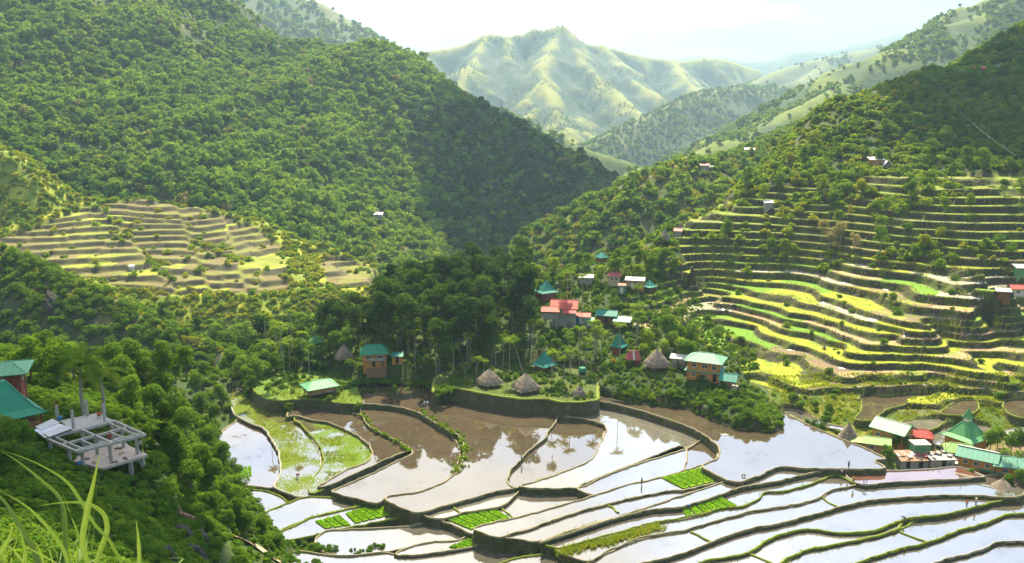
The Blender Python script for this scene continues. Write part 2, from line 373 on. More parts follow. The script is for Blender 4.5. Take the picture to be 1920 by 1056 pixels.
# near left slope under the platform
addY((0, 800, 108), (60, 805, 105), (150, 888, 97), (200, 870, 100), (250, 885, 99), (300, 940, 95), (280, 790, 118), (330, 820, 126), (400, 850, 150), (420, 890, 156), (430, 950, 140), (480, 1000, 128), (540, 1060, 118), (440, 1020, 112),
     (380, 1010, 95), (380, 1070, 84), (250, 1056, 66), (100, 1056, 48), (0, 1056, 42), (-200, 1056, 40), (0, 900, 80), (110, 940, 78), (300, 700, 165), (200, 690, 160), (100, 670, 165), (0, 655, 175), (-150, 650, 150), (430, 735, 222), (390, 700, 232), (330, 745, 175), (-200, 800, 100), (360, 960, 97))
addZ(-80.2, [(440, 800), (450, 850), (455, 900), (490, 950), (530, 990), (600, 1040), (700, 1100)])
addZ(-78.5, [(800, 1000), (900, 900), (1000, 850)]); addZ(-82, [(700, 1300), (1000, 1300), (1500, 1300), (2000, 1300)])
for x, y, z in ((-3, 8, -14), (10, 20, -30), (-30, 30, -24), (40, 40, -48), (0, 60, -62)): GP.append((x, y, z))
addZ(-74.8, [(1650, 860), (1720, 870), (1800, 860), (1850, 880), (1900, 890), (1990, 900)]); addZ(-73.4, [(1600, 815), (1650, 815), (1740, 815), (1830, 805), (1990, 830)]); addZ(-72.4, [(1500, 775), (1700, 780)])
addZ(-71.4, [(1640, 760), (1760, 765), (1880, 765), (1990, 765)]); addZ(-70.5, [(1560, 740), (1640, 740), (1740, 742), (1850, 738), (1990, 740)]); addZ(-67.8, [(1880, 704), (1920, 712)]); addZ(-66.2, [(1876, 680), (1920, 690)]); addZ(-64.8, [(1843, 657), (1900, 664)]); addZ(-64.2, [(1880, 645), (1920, 648)]); addZ(-62.8, [(1850, 618), (1920, 622)]); addZ(-60.5, [(1850, 590), (1920, 594)]); addZ(-57.6, [(1860, 562), (1920, 566)]); addZ(-55.5, [(1880, 543)]); addZ(-52.0, [(1900, 514)]); addZ(-47.5, [(1900, 482)]); addY((1900, 430, 272))
addZ(-69.8, [(1640, 724), (1760, 716), (1920, 724)])
addZ(-77.5, [(1500, 950), (1800, 940), (1920, 960)])
GROUND = RBF(GP, 0.4)
TREG = [(1130, 590), (1200, 545), (1260, 520), (1290, 490), (1250, 440), (1330, 380), (1450, 350), (1740, 320), (2000, 320), (2000, 765), (1690, 768), (1560, 742), (1480, 742), (1400, 712), (1370, 655), (1290, 642), (1200, 612)]
def terr(x, y, z):
    """terraced version of the surface: flat treads, steep walls, raised lip"""
    u, v = proj(x, y, z); m = inpoly(u, v, TREG).astype(float)
    wob = 0.33 * fbm(x / 13, y / 13, 3, 3) * ZS + 0.3 * fbm(x / 45, y / 45, 8, 2) * ZS
    seg = np.floor((x * 0.5 - y * 0.87 + 12 * fbm(x / 22, y / 22, 12, 2)) / 26).astype(np.int64)
    zz = z + wob + 0.55 * fbm(x / 26, y / 26, 14, 3) * ZS + 0.75 * (_hash(seg, seg * 0 + 2, 31) - 0.5) * sstep(-62, -57, z)
    zk = -58.5; S2 = 2.1; lo = (zz - Z0) / ZS; q0 = np.floor((zk - Z0) / ZS); q = np.where(zz < Z0 + q0 * ZS, lo, q0 + (zz - Z0 - q0 * ZS) / S2)
    k = np.floor(q); f = q - k; hi = k >= q0; zb = np.where(hi, Z0 + q0 * ZS + (k - q0) * S2, Z0 + k * ZS); hs = np.where(hi, S2, ZS)
    wl = 0.20 + 0.07 * (vnoise(x / 9, y / 9, 5))
    step = sstep(1 - wl, 1.0, f) ; lip = 0.16 * (1 - sstep(0.0, 0.07, f)) + 0.1 * sstep(0.97, 1, f)
    zt = zb + hs * step + lip * (f < 0.9)
    return np.where(m > 0, zt, z), k, f, wl, m
def ground_raw(x, y):
    z = GROUND(x, y)
    return z + 0.9 * fbm(x / 14, y / 14, 21, 4) * np.clip((np.hypot(x - 0, y) - 10) / 60, 0, 1)
PONDS = []   # (world polygon, z)
def carve(x, y, z):
    for poly, zp in PONDS:
        bb = poly[:, 0].min(), poly[:, 0].max(), poly[:, 1].min(), poly[:, 1].max()
        s = (x > bb[0]) & (x < bb[1]) & (y > bb[2]) & (y < bb[3])
        if s.any():
            idx = np.where(s); ins = inpoly(x[idx], y[idx], poly)
            zz = z[idx]; z[idx] = np.where(ins, np.minimum(zz, zp - 0.5), zz)
    return z
def ground_z(x, y):
    x = np.atleast_1d(np.asarray(x, float)); y = np.atleast_1d(np.asarray(y, float))
    z = ground_raw(x, y); return carve(x, y, terr(x, y, z)[0].copy())
def gz(x, y): return float(ground_z(x, y)[0])

# ---------------- flooded paddies: water sheet + retaining wall with its bund
def ribbon(P3, w, h, closed, seed=0, rough=0.28):
    """rounded earth bank along a line"""
    n = len(P3); V = []; Fc = []
    prof = [(-0.62, -0.55), (-0.5, 0.35), (-0.22, 0.95), (0.18, 1.0), (0.48, 0.4), (0.62, -0.55)]; k = len(prof)
    for i in range(n):
        a = P3[(i - 1) % n] if closed or i else P3[i]; b = P3[(i + 1) % n] if closed or i < n - 1 else P3[i]
        t = np.array([b[0] - a[0], b[1] - a[1]]); t = t / (np.linalg.norm(t) + 1e-9); nn = np.array([-t[1], t[0]])
        ww = w * (1 + 0.35 * fbm(np.array(P3[i][0] / 2.2), np.array(P3[i][1] / 2.2), seed + 3, 2)); hh = h * (1 + 0.4 * fbm(np.array(P3[i][0] / 1.5), np.array(P3[i][1] / 1.5), seed + 5, 2))
        off = rough * fbm(np.array(P3[i][0] / 1.1), np.array(P3[i][1] / 1.1), seed, 2)
        for s, z in prof: V.append((P3[i][0] + nn[0] * (s * ww + off), P3[i][1] + nn[1] * (s * ww + off), P3[i][2] + z * hh))
    for i in range(n if closed else n - 1):
        for j in range(k - 1):
            a = i * k + j; b = ((i + 1) % n) * k + j; Fc.append((a, b, b + 1, a + 1))
    return V, Fc
def pond(pix, z, label, wat='water_mud', bund='bund_earth', wall='wall_stone', bw=0.29, bh=0.22, depth=6, top=None, bank=True):
    pts = [PZ(u, v, z)[:2] for u, v in pix]
    a = sum(p[0] * q[1] - q[0] * p[1] for p, q in zip(pts, pts[1:] + pts[:1]))
    if a < 0: pts = pts[::-1]
    L = catmull(pts, 0.9, True); n = len(L)
    PONDS.append((L, z))
    rows = 5; V = []; Fc = []
    for r in range(rows):
        t = r / (rows - 1); zz = z + 0.12 - depth * t
        jit = fbm(L[:, 0] / 1.6 + r * 5, L[:, 1] / 1.6, 31, 3) * 0.22 * (t > 0)
        c = np.roll(L, -1, 0) - np.roll(L, 1, 0); c /= np.linalg.norm(c, axis=1)[:, None] + 1e-9; nn = np.stack([c[:, 1], -c[:, 0]], 1)
        Q = L + nn * (jit + 0.13 * depth * t + 0.1)[:, None]
        V += [(q[0], q[1], zz) for q in Q]
    for r in range(rows - 1):
        for i in range(n): Fc.append((r * n + i, (r + 1) * n + i, (r + 1) * n + (i + 1) % n, r * n + (i + 1) % n))
    w = link('retaining_wall', newmesh('retaining_wall', V, Fc, [wall], smooth=True)); tag(w, label, 'terrace wall', 'walls and bunds of the flooded rice paddies')
    if bank:
        V, Fc = ribbon([(p[0], p[1], z + 0.02) for p in L], bw, bh, True, 3)
        link('bund', newmesh('bund', V, Fc, [bund], smooth=True), w)
    s = link('water' if top is None else 'grass_ground', newmesh('water', [(p[0], p[1], z) for p in L], [tuple(range(n))], [top or wat]))
    tag(s, kind='structure'); return w
simple('grass_top', (0.055, 0.09, 0.013), 0.95, 0.6, 0.5, 0.8, dirt=(0.05, 0.045, 0.02))
simple('lawn_top', (0.085, 0.15, 0.012), 0.95, 0.5, 0.4, 0.8, dirt=(0.06, 0.10, 0.012))
L1 = Cc((250, 590), (320, 602), (440, 560), (550, 517), (700, 525), (900, 527), (1000, 530), (1140, 522))
L2 = B((750, 862), (970, 805), (1200, 745), (1440, 672), (1600, 620), (1780, 580), (1920, 540)) + Cc((150, 490), (190, 470), (205, 430))
M8 = B((890, 915), (920, 905), (1100, 850), (1300, 780), (1600, 700), (1860, 650)) + Cc((0, 650), (150, 615), (270, 590), (340, 632))
L3 = B((1130, 940), (1300, 875), (1600, 790), (1770, 755)) + Cc((0, 740), (230, 665), (340, 632), (560, 590), (750, 545), (870, 535))
L4 = B((1220, 985), (1500, 910), (1780, 835)) + Cc((0, 812), (150, 778), (210, 750), (330, 745), (430, 700), (460, 665), (560, 660), (700, 620), (820, 575), (870, 555))
L5 = B((1390, 1056), (1500, 1000), (1700, 920)) + Cc((0, 880), (200, 820), (400, 770), (650, 730), (780, 690), (830, 655), (1030, 615), (1260, 595), (1650, 575), (1760, 560))
L6 = B((1680, 1080), (1730, 1056)) + Cc((0, 1010), (170, 940), (380, 870), (500, 850), (700, 800), (900, 745), (1060, 710), (1290, 690), (1580, 680))
L7 = Cc((30, 1090), (110, 1056), (370, 1000), (500, 920), (700, 870), (850, 890), (1050, 885), (1230, 820), (1350, 800), (1480, 790), (1700, 730), (1920, 710), (2100, 690))
L8 = Cc((500, 1085), (560, 1056), (700, 990), (1000, 930), (1200, 878), (1260, 850), (1400, 803), (1480, 792), (1700, 732), (1920, 712), (2100, 692))
L9 = Cc((900, 1090), (1000, 1056), (1200, 990), (1400, 940), (1550, 880), (1700, 840), (1820, 790), (1920, 785), (2100, 770))
L10 = Cc((1300, 1100), (1430, 1056), (1600, 1010), (1700, 980), (1780, 945), (1920, 940), (2100, 925))
bot = Cc((1300, 1350), (2100, 1350))
M15 = B((-300, 1010), (0, 1022), (200, 1002), (400, 1012), (600, 985), (850, 935), (910, 915))
M5 = B((1010, 632), (1100, 597), (1250, 545), (1400, 480), (1450, 400), (1490, 295))
P_big = B((60, 155), (200, 165), (320, 180), (430, 210), (520, 260), (600, 310), (660, 340), (685, 375), (690, 430), (680, 480), (640, 555), (560, 610), (430, 660), (250, 690), (380, 765), (440, 775), (560, 740), (750, 690), (870, 655), (950, 642), (1005, 632), (960, 630), (935, 600), (950, 540), (1000, 490), (1060, 420), (1150, 350), (1165, 310), (1205, 265), (1200, 200), (1000, 120), (700, 80), (560, 55), (300, 40), (60, 60), (0, 110))
P_mid = B((1205, 265), (1165, 310), (1150, 350), (1060, 420), (1000, 490), (950, 540), (935, 600), (960, 635), (1010, 632)) + M5[1:] + B((1480, 250), (1350, 215), (1215, 205))
P_G = M5[1:] and (B((1010, 632), (1330, 632), (1480, 570), (1700, 490), (1920, 422)) + Cc((110, 358), (90, 320)) + B((1920, 300), (1700, 220), (1550, 170), (1420, 130), (1250, 130), (1140, 140), (1200, 215), (1400, 255), (1490, 290)) + [p for p in M5[::-1][1:-1]])
P_G2 = Cc((0, 422), (110, 358), (130, 340), (60, 290), (130, 320), (195, 388), (208, 420), (190, 470), (150, 492), (0, 542)) + B((1780, 580), (1600, 620), (1440, 672), (1330, 632), (1480, 570), (1700, 490))
P_blue = L1 + Cc((1080, 480), (1140, 470), (1000, 400), (870, 350), (700, 275), (560, 205), (500, 178)) + [(1457, 778), (1469, 797), (1445, 809), (1380, 802), (1330, 785), (1285, 765), (1200, 757), (1140, 749)] + B((1415, 120), (1425, 142), (1550, 165), (1700, 205), (1920, 277)) + Cc((60, 303), (130, 342), (185, 388), (208, 420), (195, 468), (150, 490), (110, 515))
pond(B((520, 95), (560, 62), (600, 62), (800, 102), (1000, 132), (1150, 132), (1250, 150), (1425, 142), (1440, 95), (1400, -30), (1000, -70), (700, -40), (540, 10)), -71.0, 'tall mossy stone wall under the terrace of the thatched huts', top='grass_top', bund='bund_grass', bw=0.7, depth=8)
pond(P_blue, -72.8, 'curved stone wall of the long pond that runs from brown into blue sky reflection', 'water_mud', bund='bund_earth')
pond(P_G, -74.3, 'bund around the grey and cream pond below the mossy wall', 'water_pale')
pond(P_G2, -74.5, 'curved bund around the narrow pond at the end of the long wall', 'water_mud')
pond(P_mid, -75.0, 'winding bund around the small brown pond between two ponds', 'water_mud', bund='bund_concrete', bw=0.27)
pond(P_big, -74.5, 'tall curved shrubby wall around the largest brown pond', 'water_mud', bund='bund_earth')
pond(G1((880, 300), (1200, 300), (1400, 335), (1600, 350), (1650, 340), (1660, 300), (1620, 190), (1560, 60), (1000, -60), (700, 0), (450, 150), (600, 290), (750, 310)), -74.0, 'dark wall under the bright green lawn with the green roofed house', top='lawn_top', bund='bund_grass')
pond(B((110, 210), (120, 230), (160, 290), (260, 340), (400, 432), (300, 490), (180, 550), (0, 630), (-50, 650), (-30, 668), (60, 690), (200, 722), (250, 690), (430, 660), (560, 610), (640, 540), (660, 400), (560, 300), (400, 215), (250, 180), (130, 170)), -75.6, 'shrubby curved wall of the brown pond left of the largest pond', 'water_mud')
pond(G1((830, 495), (900, 480), (1050, 510), (1180, 545), (1300, 560), (1450, 620), (1600, 690), (1700, 770), (1755, 815), (1790, 900), (1720, 1000), (1500, 1090), (1250, 1240), (1180, 1270), (1250, 1285), (1500, 1180), (1800, 1040), (2000, 950), (2200, 870), (2240, 800), (2000, 690), (1800, 560), (1700, 480), (1300, 400), (900, 400)), -76.1, 'grassy wall holding the narrow brown pond under the lawn', 'water_mud')
pond(G1((910, 540), (990, 570), (1060, 660), (1150, 760), (1210, 860), (1245, 980), (1200, 1090), (1120, 1190), (1080, 1320), (1110, 1360), (1290, 1290), (1500, 1100), (1720, 1000), (1785, 900), (1760, 780), (1600, 660), (1300, 530), (1050, 490), (930, 500)), -76.5, 'leaning wall around the bright green weedy paddy', 'water_weedy', bund='bund_grass')
pond(G1((120, 205), (180, 330), (240, 460), (320, 520), (430, 570), (560, 620), (640, 720), (700, 820), (740, 920), (755, 1056), (740, 1150), (690, 1250), (680, 1290), (800, 1340), (950, 1390), (1080, 1390), (1120, 1350), (1200, 1090), (1180, 860), (1000, 600), (860, 470), (650, 400), (450, 290), (300, 180), (160, 170)), -77.0, 'brown stone wall with pale top around the long weedy paddy', 'water_weed', bund='bund_concrete', bw=0.38)
pond(G1((230, 560), (320, 480), (500, 540), (700, 700), (760, 1000), (720, 1250), (660, 1295), (500, 1280), (260, 1270), (150, 1250), (60, 1000), (60, 700)), -77.6, 'low bund around the brown and white pond beside the trees', 'water_shallow')
pond(G2((200, 280), (360, 312), (560, 342), (700, 402), (760, 445), (920, 398), (760, 460), (470, 592), (380, 600), (250, 480), (150, 350)), -77.7, 'mossy bund of the white pond below the trees', 'water_clear', bund='bund_grass')
pond(G2((440, 600), (760, 452), (920, 396), (1170, 398), (1400, 455), (1560, 480), (1640, 448), (1450, 492), (1200, 552), (980, 602), (900, 645), (660, 745), (560, 720)), -76.7, 'mossy bund of the white pond above the seedling beds', 'water_clear', bund='bund_grass')
pond(G2((640, 755), (900, 640), (980, 600), (1200, 550), (1450, 490), (1640, 440)) + B((250, 720), (330, 772), (440, 790), (330, 802), (0, 868)) + G2((1200, 735), (900, 805), (710, 828)), -76.7, 'grassy bund around the pond with the first seedling beds', 'water_clear', bund='bund_grass')
pond(B((-90, 880), (90, 868), (380, 852), (470, 832), (560, 825), (640, 850), (690, 890), (722, 905), (650, 932), (500, 942), (360, 978), (200, 1000), (-20, 1015), (-150, 960)), -76.5, 'earth bund around the rounded white pond with a mud bar', 'water_clear')
pond(B((360, 975), (500, 940), (650, 930), (720, 900), (760, 870), (815, 925), (860, 938), (600, 990), (400, 1015), (300, 1010)), -76.3, 'thin bund around the sliver pond with the smallest seedling beds', 'water_clear')
pond(M15 + B((1000, 950), (1190, 1000), (1100, 1040), (900, 1100), (600, 1300), (-300, 1300)), -76.6, 'earth bund above the white pond at the bottom edge', 'water_clear')
pond(B((880, 925), (920, 905), (1050, 945), (1190, 990), (1260, 1030), (1300, 1100), (1600, 1300), (600, 1300), (900, 1060), (1000, 1028), (1180, 990)), -75.5, 'pair of low bunds meeting at the bottom middle', 'water_clear', bund='bund_grass')
pond(B((440, 778), (560, 742), (750, 692), (870, 657), (990, 640), (1010, 640), (985, 672), (900, 737), (700, 772), (560, 808)), -75.1, 'long thin bund around the narrow pond under the largest pond', 'water_pale')
pond(B((560, 808), (700, 770), (900, 735), (985, 668), (1012, 640), (1080, 615), (1220, 600), (1330, 640), (1400, 690), (1200, 748), (970, 808), (760, 862), (740, 895), (640, 850)), -75.5, 'bund around the white pond with the middle seedling beds', 'water_clear', bund='bund_earth')
pond(B((1010, 640), (1100, 597), (1250, 545), (1340, 520), (1430, 555), (1330, 640), (1220, 595), (1100, 612)), -74.9, 'grassy bund around the wedge of seedling beds', 'water_mud', bund='bund_grass')
pond(B((1330, 635), (1440, 672), (1600, 620), (1780, 580), (1920, 540)) + Cc((-0, 400)) + B((1700, 480), (1480, 565)), -74.3, 'dark wall ending the white strip above the seedling wedge', 'water_clear')
pond(L2 + Cc((270, 588)) + M8[::-1][1:], -74.0, 'thin earth bund along the strip with the far seedling beds', 'water_clear')
pond(L3 + L1[::-1][1:] + [(1370, 900)], -73.4, 'bund under the large blue pond', 'water_clear')
pond(M8[1:] + Cc((340, 625), (230, 655), (0, 730)) + B((1770, 750), (1300, 868), (1130, 935), (1000, 925)), -74.2, 'thin bund of the second white strip', 'water_clear')
pond(L3[:7] + Cc((340, 632), (560, 588), (750, 543), (870, 530), (880, 550), (820, 573), (700, 618), (560, 655), (460, 660), (430, 690), (330, 738), (210, 745), (150, 770), (0, 805)) + B((1780, 825), (1500, 900), (1220, 975), (1160, 960)), -74.0, 'grassy bund of the strip with the right seedling beds', 'water_clear', bund='bund_grass')
pond(L4 + Cc((980, 612), (1020, 612), (830, 650), (780, 685), (650, 725), (400, 765), (200, 815), (0, 875)) + B((1700, 912), (1500, 990), (1390, 1050), (1250, 1010)), -74.2, 'brown bund with a kinked end along the middle strip', 'water_clear')
pond(Cc((915, 552), (1020, 541), (1300, 536), (1560, 518), (1650, 552), (1700, 575), (1260, 598), (1030, 617), (980, 610)), -73.8, 'concrete edge of the reddish pond below the village', 'water_red', bund='bund_concrete', bw=0.27)
pond(L5 + Cc((1900, 570), (1900, 680), (1580, 675), (1290, 685), (1060, 705), (900, 740), (700, 795), (500, 845), (380, 865), (170, 935), (0, 1005)) + B((1730, 1050), (1500, 1100), (1350, 1100)), -74.4, 'pale earth bund winding along the strip under the reddish pond', 'water_clear')
pond(L6 + Cc((1700, 690), (1800, 700), (1700, 725), (1480, 785), (1350, 795), (1230, 815), (1050, 880), (850, 885), (700, 865), (500, 915), (370, 995), (110, 1050), (0, 1110)), -74.9, 'thick green bund of the strip ending by the tin shed', 'water_clear', bund='bund_grass', bw=0.38)
pond(L7[:8] + Cc((1230, 825), (1200, 872), (1000, 925), (700, 985), (560, 1050), (480, 1110), (200, 1200)), -75.3, 'bright green bund around the lens shaped pond', 'water_pale', bund='bund_grass', bw=0.4)
pond(L8[:6] + L7[8:] + [(2000, 955)] + Cc((1920, 780), (1820, 785), (1700, 835), (1550, 875), (1400, 935), (1200, 985), (1000, 1050), (850, 1120), (600, 1200)), -75.6, 'broad green bund under the standing figure in orange', 'water_clear', bund='bund_grass', bw=0.38)
pond(L9 + Cc((2100, 920), (1920, 935), (1780, 940), (1700, 975), (1600, 1005), (1430, 1050), (1250, 1120), (900, 1200)), -76.0, 'smooth grey bund crossing the bottom right corner', 'water_clear', bund='bund_concrete')
pond(L10 + bot[::-1], -76.4, 'lowest green bund in the bottom right corner', 'water_clear', bund='bund_grass', bw=0.38)
for z_, ln, lab in ((-74.4, Cc((45, 882), (110, 915), (170, 940)), 'short cross bund in the middle strip, lower left of the kinked bund'), (-74.4, Cc((785, 692), (830, 720), (882, 745)), 'short cross bund below the corner of the reddish pond'), (-75.3, Cc((370, 1002), (430, 1030), (520, 1070)), 'short cross bund at the left end of the lens shaped pond'), (-75.6, Cc((1220, 880), (1300, 915), (1382, 946)), 'short cross bund in the pond below the orange figure'), (-74.0, Cc((872, 556), (930, 590), (985, 615)), 'cross bund leading to the yellow figure'),
                    (-75.5, B((892, 745), (930, 775), (970, 805)), 'cross bund at the right end of the middle seedling bed'), (-75.1, B((620, 738), (640, 755), (665, 777)), 'thin cross bund in the narrow pond under the largest pond'), (-76.0, Cc((640, 1000), (720, 1030), (800, 1075)), 'cross bund between the two lowest ponds in the bottom right'), (-74.2, B((1500, 735), (1530, 750), (1560, 775)), 'faint cross bund in the second white strip')):
    P3 = [(p[0], p[1], z_ + 0.02) for p in catmull([PZ(u, v, z_)[:2] for u, v in ln], 0.6)]; V, Fc = ribbon(P3, 0.34, 0.24, False, 4)
    tag(link('cross_bund', newmesh('cross_bund', V, Fc, ['bund_grass'], smooth=True)), lab, 'bund', 'short cross bunds between the flooded paddies')
# small ponds under the right-hand terraces
pond([(1617, 742), (1660, 742), (1725, 737), (1746, 745), (1703, 750), (1696, 760), (1660, 770), (1645, 785), (1647, 789), (1604, 787), (1615, 770)], -71.6, 'green bund around the dark pond with a patch of blue', 'water_mud', bund='bund_grass', depth=3)
pond([(1463, 768), (1500, 772), (1530, 785), (1560, 797), (1583, 801), (1584, 808), (1550, 803), (1500, 788)], -72.9, 'bund around the white sliver beside the blue pond', 'water_clear', depth=3)
pond([(1770, 768), (1790, 755), (1810, 750), (1830, 752), (1836, 765), (1825, 775), (1800, 780), (1765, 776)], -71.6, 'grassy bund around the brown pond behind the church cupola', 'water_mud', bund='bund_grass', depth=3)
pond([(1882, 752), (1920, 748), (1990, 748), (1990, 790), (1920, 785), (1890, 775)], -71.2, 'grassy bund around the brown pond at the right edge', 'water_mud', bund='bund_grass', depth=3)
pond([(1690, 792), (1720, 787), (1772, 785), (1770, 792), (1755, 803), (1720, 812), (1700, 806)], -72.8, 'grassy bund around the pale pond behind the rusty gable roof', 'water_pale', bund='bund_grass', depth=3)
pond([(1737, 817), (1770, 803), (1800, 797), (1840, 797), (1862, 805), (1845, 832), (1760, 836)], -73.6, 'grassy bund around the pale pond behind the church', 'water_pale', bund='bund_grass', depth=3)
# ---------------- ground sheets
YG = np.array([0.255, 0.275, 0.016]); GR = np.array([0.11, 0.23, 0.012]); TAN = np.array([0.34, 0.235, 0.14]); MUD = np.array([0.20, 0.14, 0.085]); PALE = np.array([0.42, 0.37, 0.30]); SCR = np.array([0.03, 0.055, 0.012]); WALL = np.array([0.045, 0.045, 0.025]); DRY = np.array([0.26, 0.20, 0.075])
def lerp(a, b, t): return a + (b - a) * t[..., None]
def near_color(X, Y, Z, k, f, wl, m, hill=False):
    u, v = proj(X, Y, Z)
    n1 = fbm(X / 6, Y / 6, 41, 4); n2 = fbm(X / 25, Y / 25, 43, 3)
    c = np.broadcast_to(SCR, X.shape + (3,)).copy()
    c = lerp(c, np.array([0.055, 0.085, 0.016]), sstep(-0.1, 0.5, n1)); c = lerp(c, np.array([0.075, 0.058, 0.03]), sstep(0.25, 0.6, n2) * 0.6)
    wet = np.zeros(X.shape)
    lowf = (u > 1440) & (v > 690); c = np.where(lowf[..., None], lerp(lerp(np.broadcast_to(np.array([0.06, 0.11, 0.012]), X.shape + (3,)), np.array([0.15, 0.165, 0.02]), sstep(-0.2, 0.4, n1)), np.array([0.20, 0.15, 0.085]), sstep(0.15, 0.5, n2)), c)
    s = (X * 0.5 - Y * 0.87) + 14 * n2
    kk = k.astype(np.int64) + 100
    cell = np.floor(s / (14 + 16 * _hash(kk, kk * 0 + 3, 5)) + 10 * _hash(kk, kk * 0, 7)).astype(np.int64)
    h = _hash(kk, cell, 11); h2 = _hash(kk, cell, 12)
    upper = sstep(510, 440, v) 
    top = np.broadcast_to(YG, X.shape + (3,)).copy()
    top = np.where((h < 0.22)[..., None], GR, top); top = np.where(((h > 0.62) & (h < 0.82))[..., None], TAN, top)
    top = np.where(((h >= 0.82) & (h < 0.92))[..., None], MUD, top); top = np.where((h >= 0.92)[..., None], PALE, top)
    top = lerp(top, YG * 1.05, sstep(0.0, 0.55, n1 + 0.35 * (h2 - 0.5)) * 0.75)
    top = lerp(top, GR * 0.8, sstep(0.1, 0.5, fbm(X / 3, Y / 3, 47, 3)) * 0.5)
    top = lerp(top, np.array([0.13, 0.19, 0.016]), upper * 0.75)
    wet = np.where(h >= 0.92, sstep(0.2, -0.2, n1) * 0.5, np.where((h >= 0.82) & (h < 0.92), 0.25 * sstep(0.2, -0.2, n1), 0)) * (1 - upper)
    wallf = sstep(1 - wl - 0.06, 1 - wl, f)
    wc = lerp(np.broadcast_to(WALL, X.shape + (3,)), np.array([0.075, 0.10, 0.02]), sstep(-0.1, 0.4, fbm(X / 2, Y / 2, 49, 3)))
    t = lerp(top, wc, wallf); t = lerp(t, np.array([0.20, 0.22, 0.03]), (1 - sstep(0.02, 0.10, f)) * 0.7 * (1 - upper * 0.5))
    c = np.where((m > 0)[..., None], t, c); wet = np.where(m > 0, wet * (1 - wallf) * sstep(0.08, 0.14, f), 0)
    return np.concatenate([c, wet[..., None]], -1)
def ground_sheet(name, x0, x1, y0, y1, res, matn, cut=None):
    X, Y = np.meshgrid(np.arange(x0, x1 + res, res), np.arange(y0, y1 + res, res))
    Zr = ground_raw(X, Y); Z, k, f, wl, m = terr(X, Y, Zr)
    col = near_color(X, Y, Z, k, f, wl, m); Z = carve(X, Y, Z.copy())
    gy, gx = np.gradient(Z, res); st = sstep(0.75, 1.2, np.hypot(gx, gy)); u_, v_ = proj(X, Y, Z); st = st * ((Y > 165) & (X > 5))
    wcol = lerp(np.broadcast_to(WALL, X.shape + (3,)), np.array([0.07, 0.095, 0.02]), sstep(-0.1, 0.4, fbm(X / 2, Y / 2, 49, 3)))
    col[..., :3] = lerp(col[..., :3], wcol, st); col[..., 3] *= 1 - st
    V, Fq = gridmesh(X, Y, Z)
    if cut:
        cx = V[Fq].mean(1); keep = ~((cx[:, 0] > cut[0]) & (cx[:, 0] < cut[1]) & (cx[:, 1] > cut[2]) & (cx[:, 1] < cut[3])); Fq = Fq[keep]
    o = link(name, newmesh(name, V, Fq, [matn], smooth=True, col=col.reshape(-1, 4))); tag(o, kind='structure'); return o
FP = (14, 160, 160, 350)
_gx = np.arange(-200, 340, 1.0); _gy = np.arange(4, 524, 1.0)
_GX, _GY = np.meshgrid(_gx, _gy); _GR = ground_raw(_GX, _GY); _GZ = carve(_GX, _GY, terr(_GX, _GY, _GR)[0].copy())
def _bil(G, x, y):
    x = np.atleast_1d(np.asarray(x, float)); y = np.atleast_1d(np.asarray(y, float)); fx = np.clip(x + 200, 0, 538.99); fy = np.clip(y - 4, 0, 518.99)
    i = fx.astype(int); j = fy.astype(int); fx = fx - i; fy = fy - j
    return (G[j, i] * (1 - fx) + G[j, i + 1] * fx) * (1 - fy) + (G[j + 1, i] * (1 - fx) + G[j + 1, i + 1] * fx) * fy
def ground_z(x, y): return _bil(_GZ, x, y)
def ground_fast(x, y): return _bil(_GR, x, y)
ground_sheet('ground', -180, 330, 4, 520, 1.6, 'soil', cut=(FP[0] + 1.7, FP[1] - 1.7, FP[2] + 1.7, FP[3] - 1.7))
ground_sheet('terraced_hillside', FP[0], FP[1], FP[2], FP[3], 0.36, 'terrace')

# ---------------- far hills, each a surface of its own
def hill_sheet(name, fz, x0, x1, y0, y1, res, colf, matn='hillside'):
    X, Y = np.meshgrid(np.arange(x0, x1 + res, res), np.arange(y0, y1 + res, res))
    Z = fz(X, Y); gy, gx = np.gradient(Z, res)
    col = colf(X, Y, Z, gx, gy)
    V, Fq = gridmesh(X, Y, np.maximum(Z, -700))
    o = link(name, newmesh(name, V, Fq, [matn], smooth=True, col=col.reshape(-1, 4))); tag(o, kind='structure'); return o
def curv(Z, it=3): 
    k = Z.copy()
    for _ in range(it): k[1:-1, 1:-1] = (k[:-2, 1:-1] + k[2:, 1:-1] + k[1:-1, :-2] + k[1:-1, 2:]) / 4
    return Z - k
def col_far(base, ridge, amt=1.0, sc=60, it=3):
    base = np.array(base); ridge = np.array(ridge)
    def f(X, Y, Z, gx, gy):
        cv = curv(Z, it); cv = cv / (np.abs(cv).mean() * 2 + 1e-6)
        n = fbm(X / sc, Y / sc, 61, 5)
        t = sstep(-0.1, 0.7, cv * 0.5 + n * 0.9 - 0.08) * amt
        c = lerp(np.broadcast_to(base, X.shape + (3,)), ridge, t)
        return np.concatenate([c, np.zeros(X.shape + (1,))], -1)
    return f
def PYs(*t): return [PY(*p) for p in t]
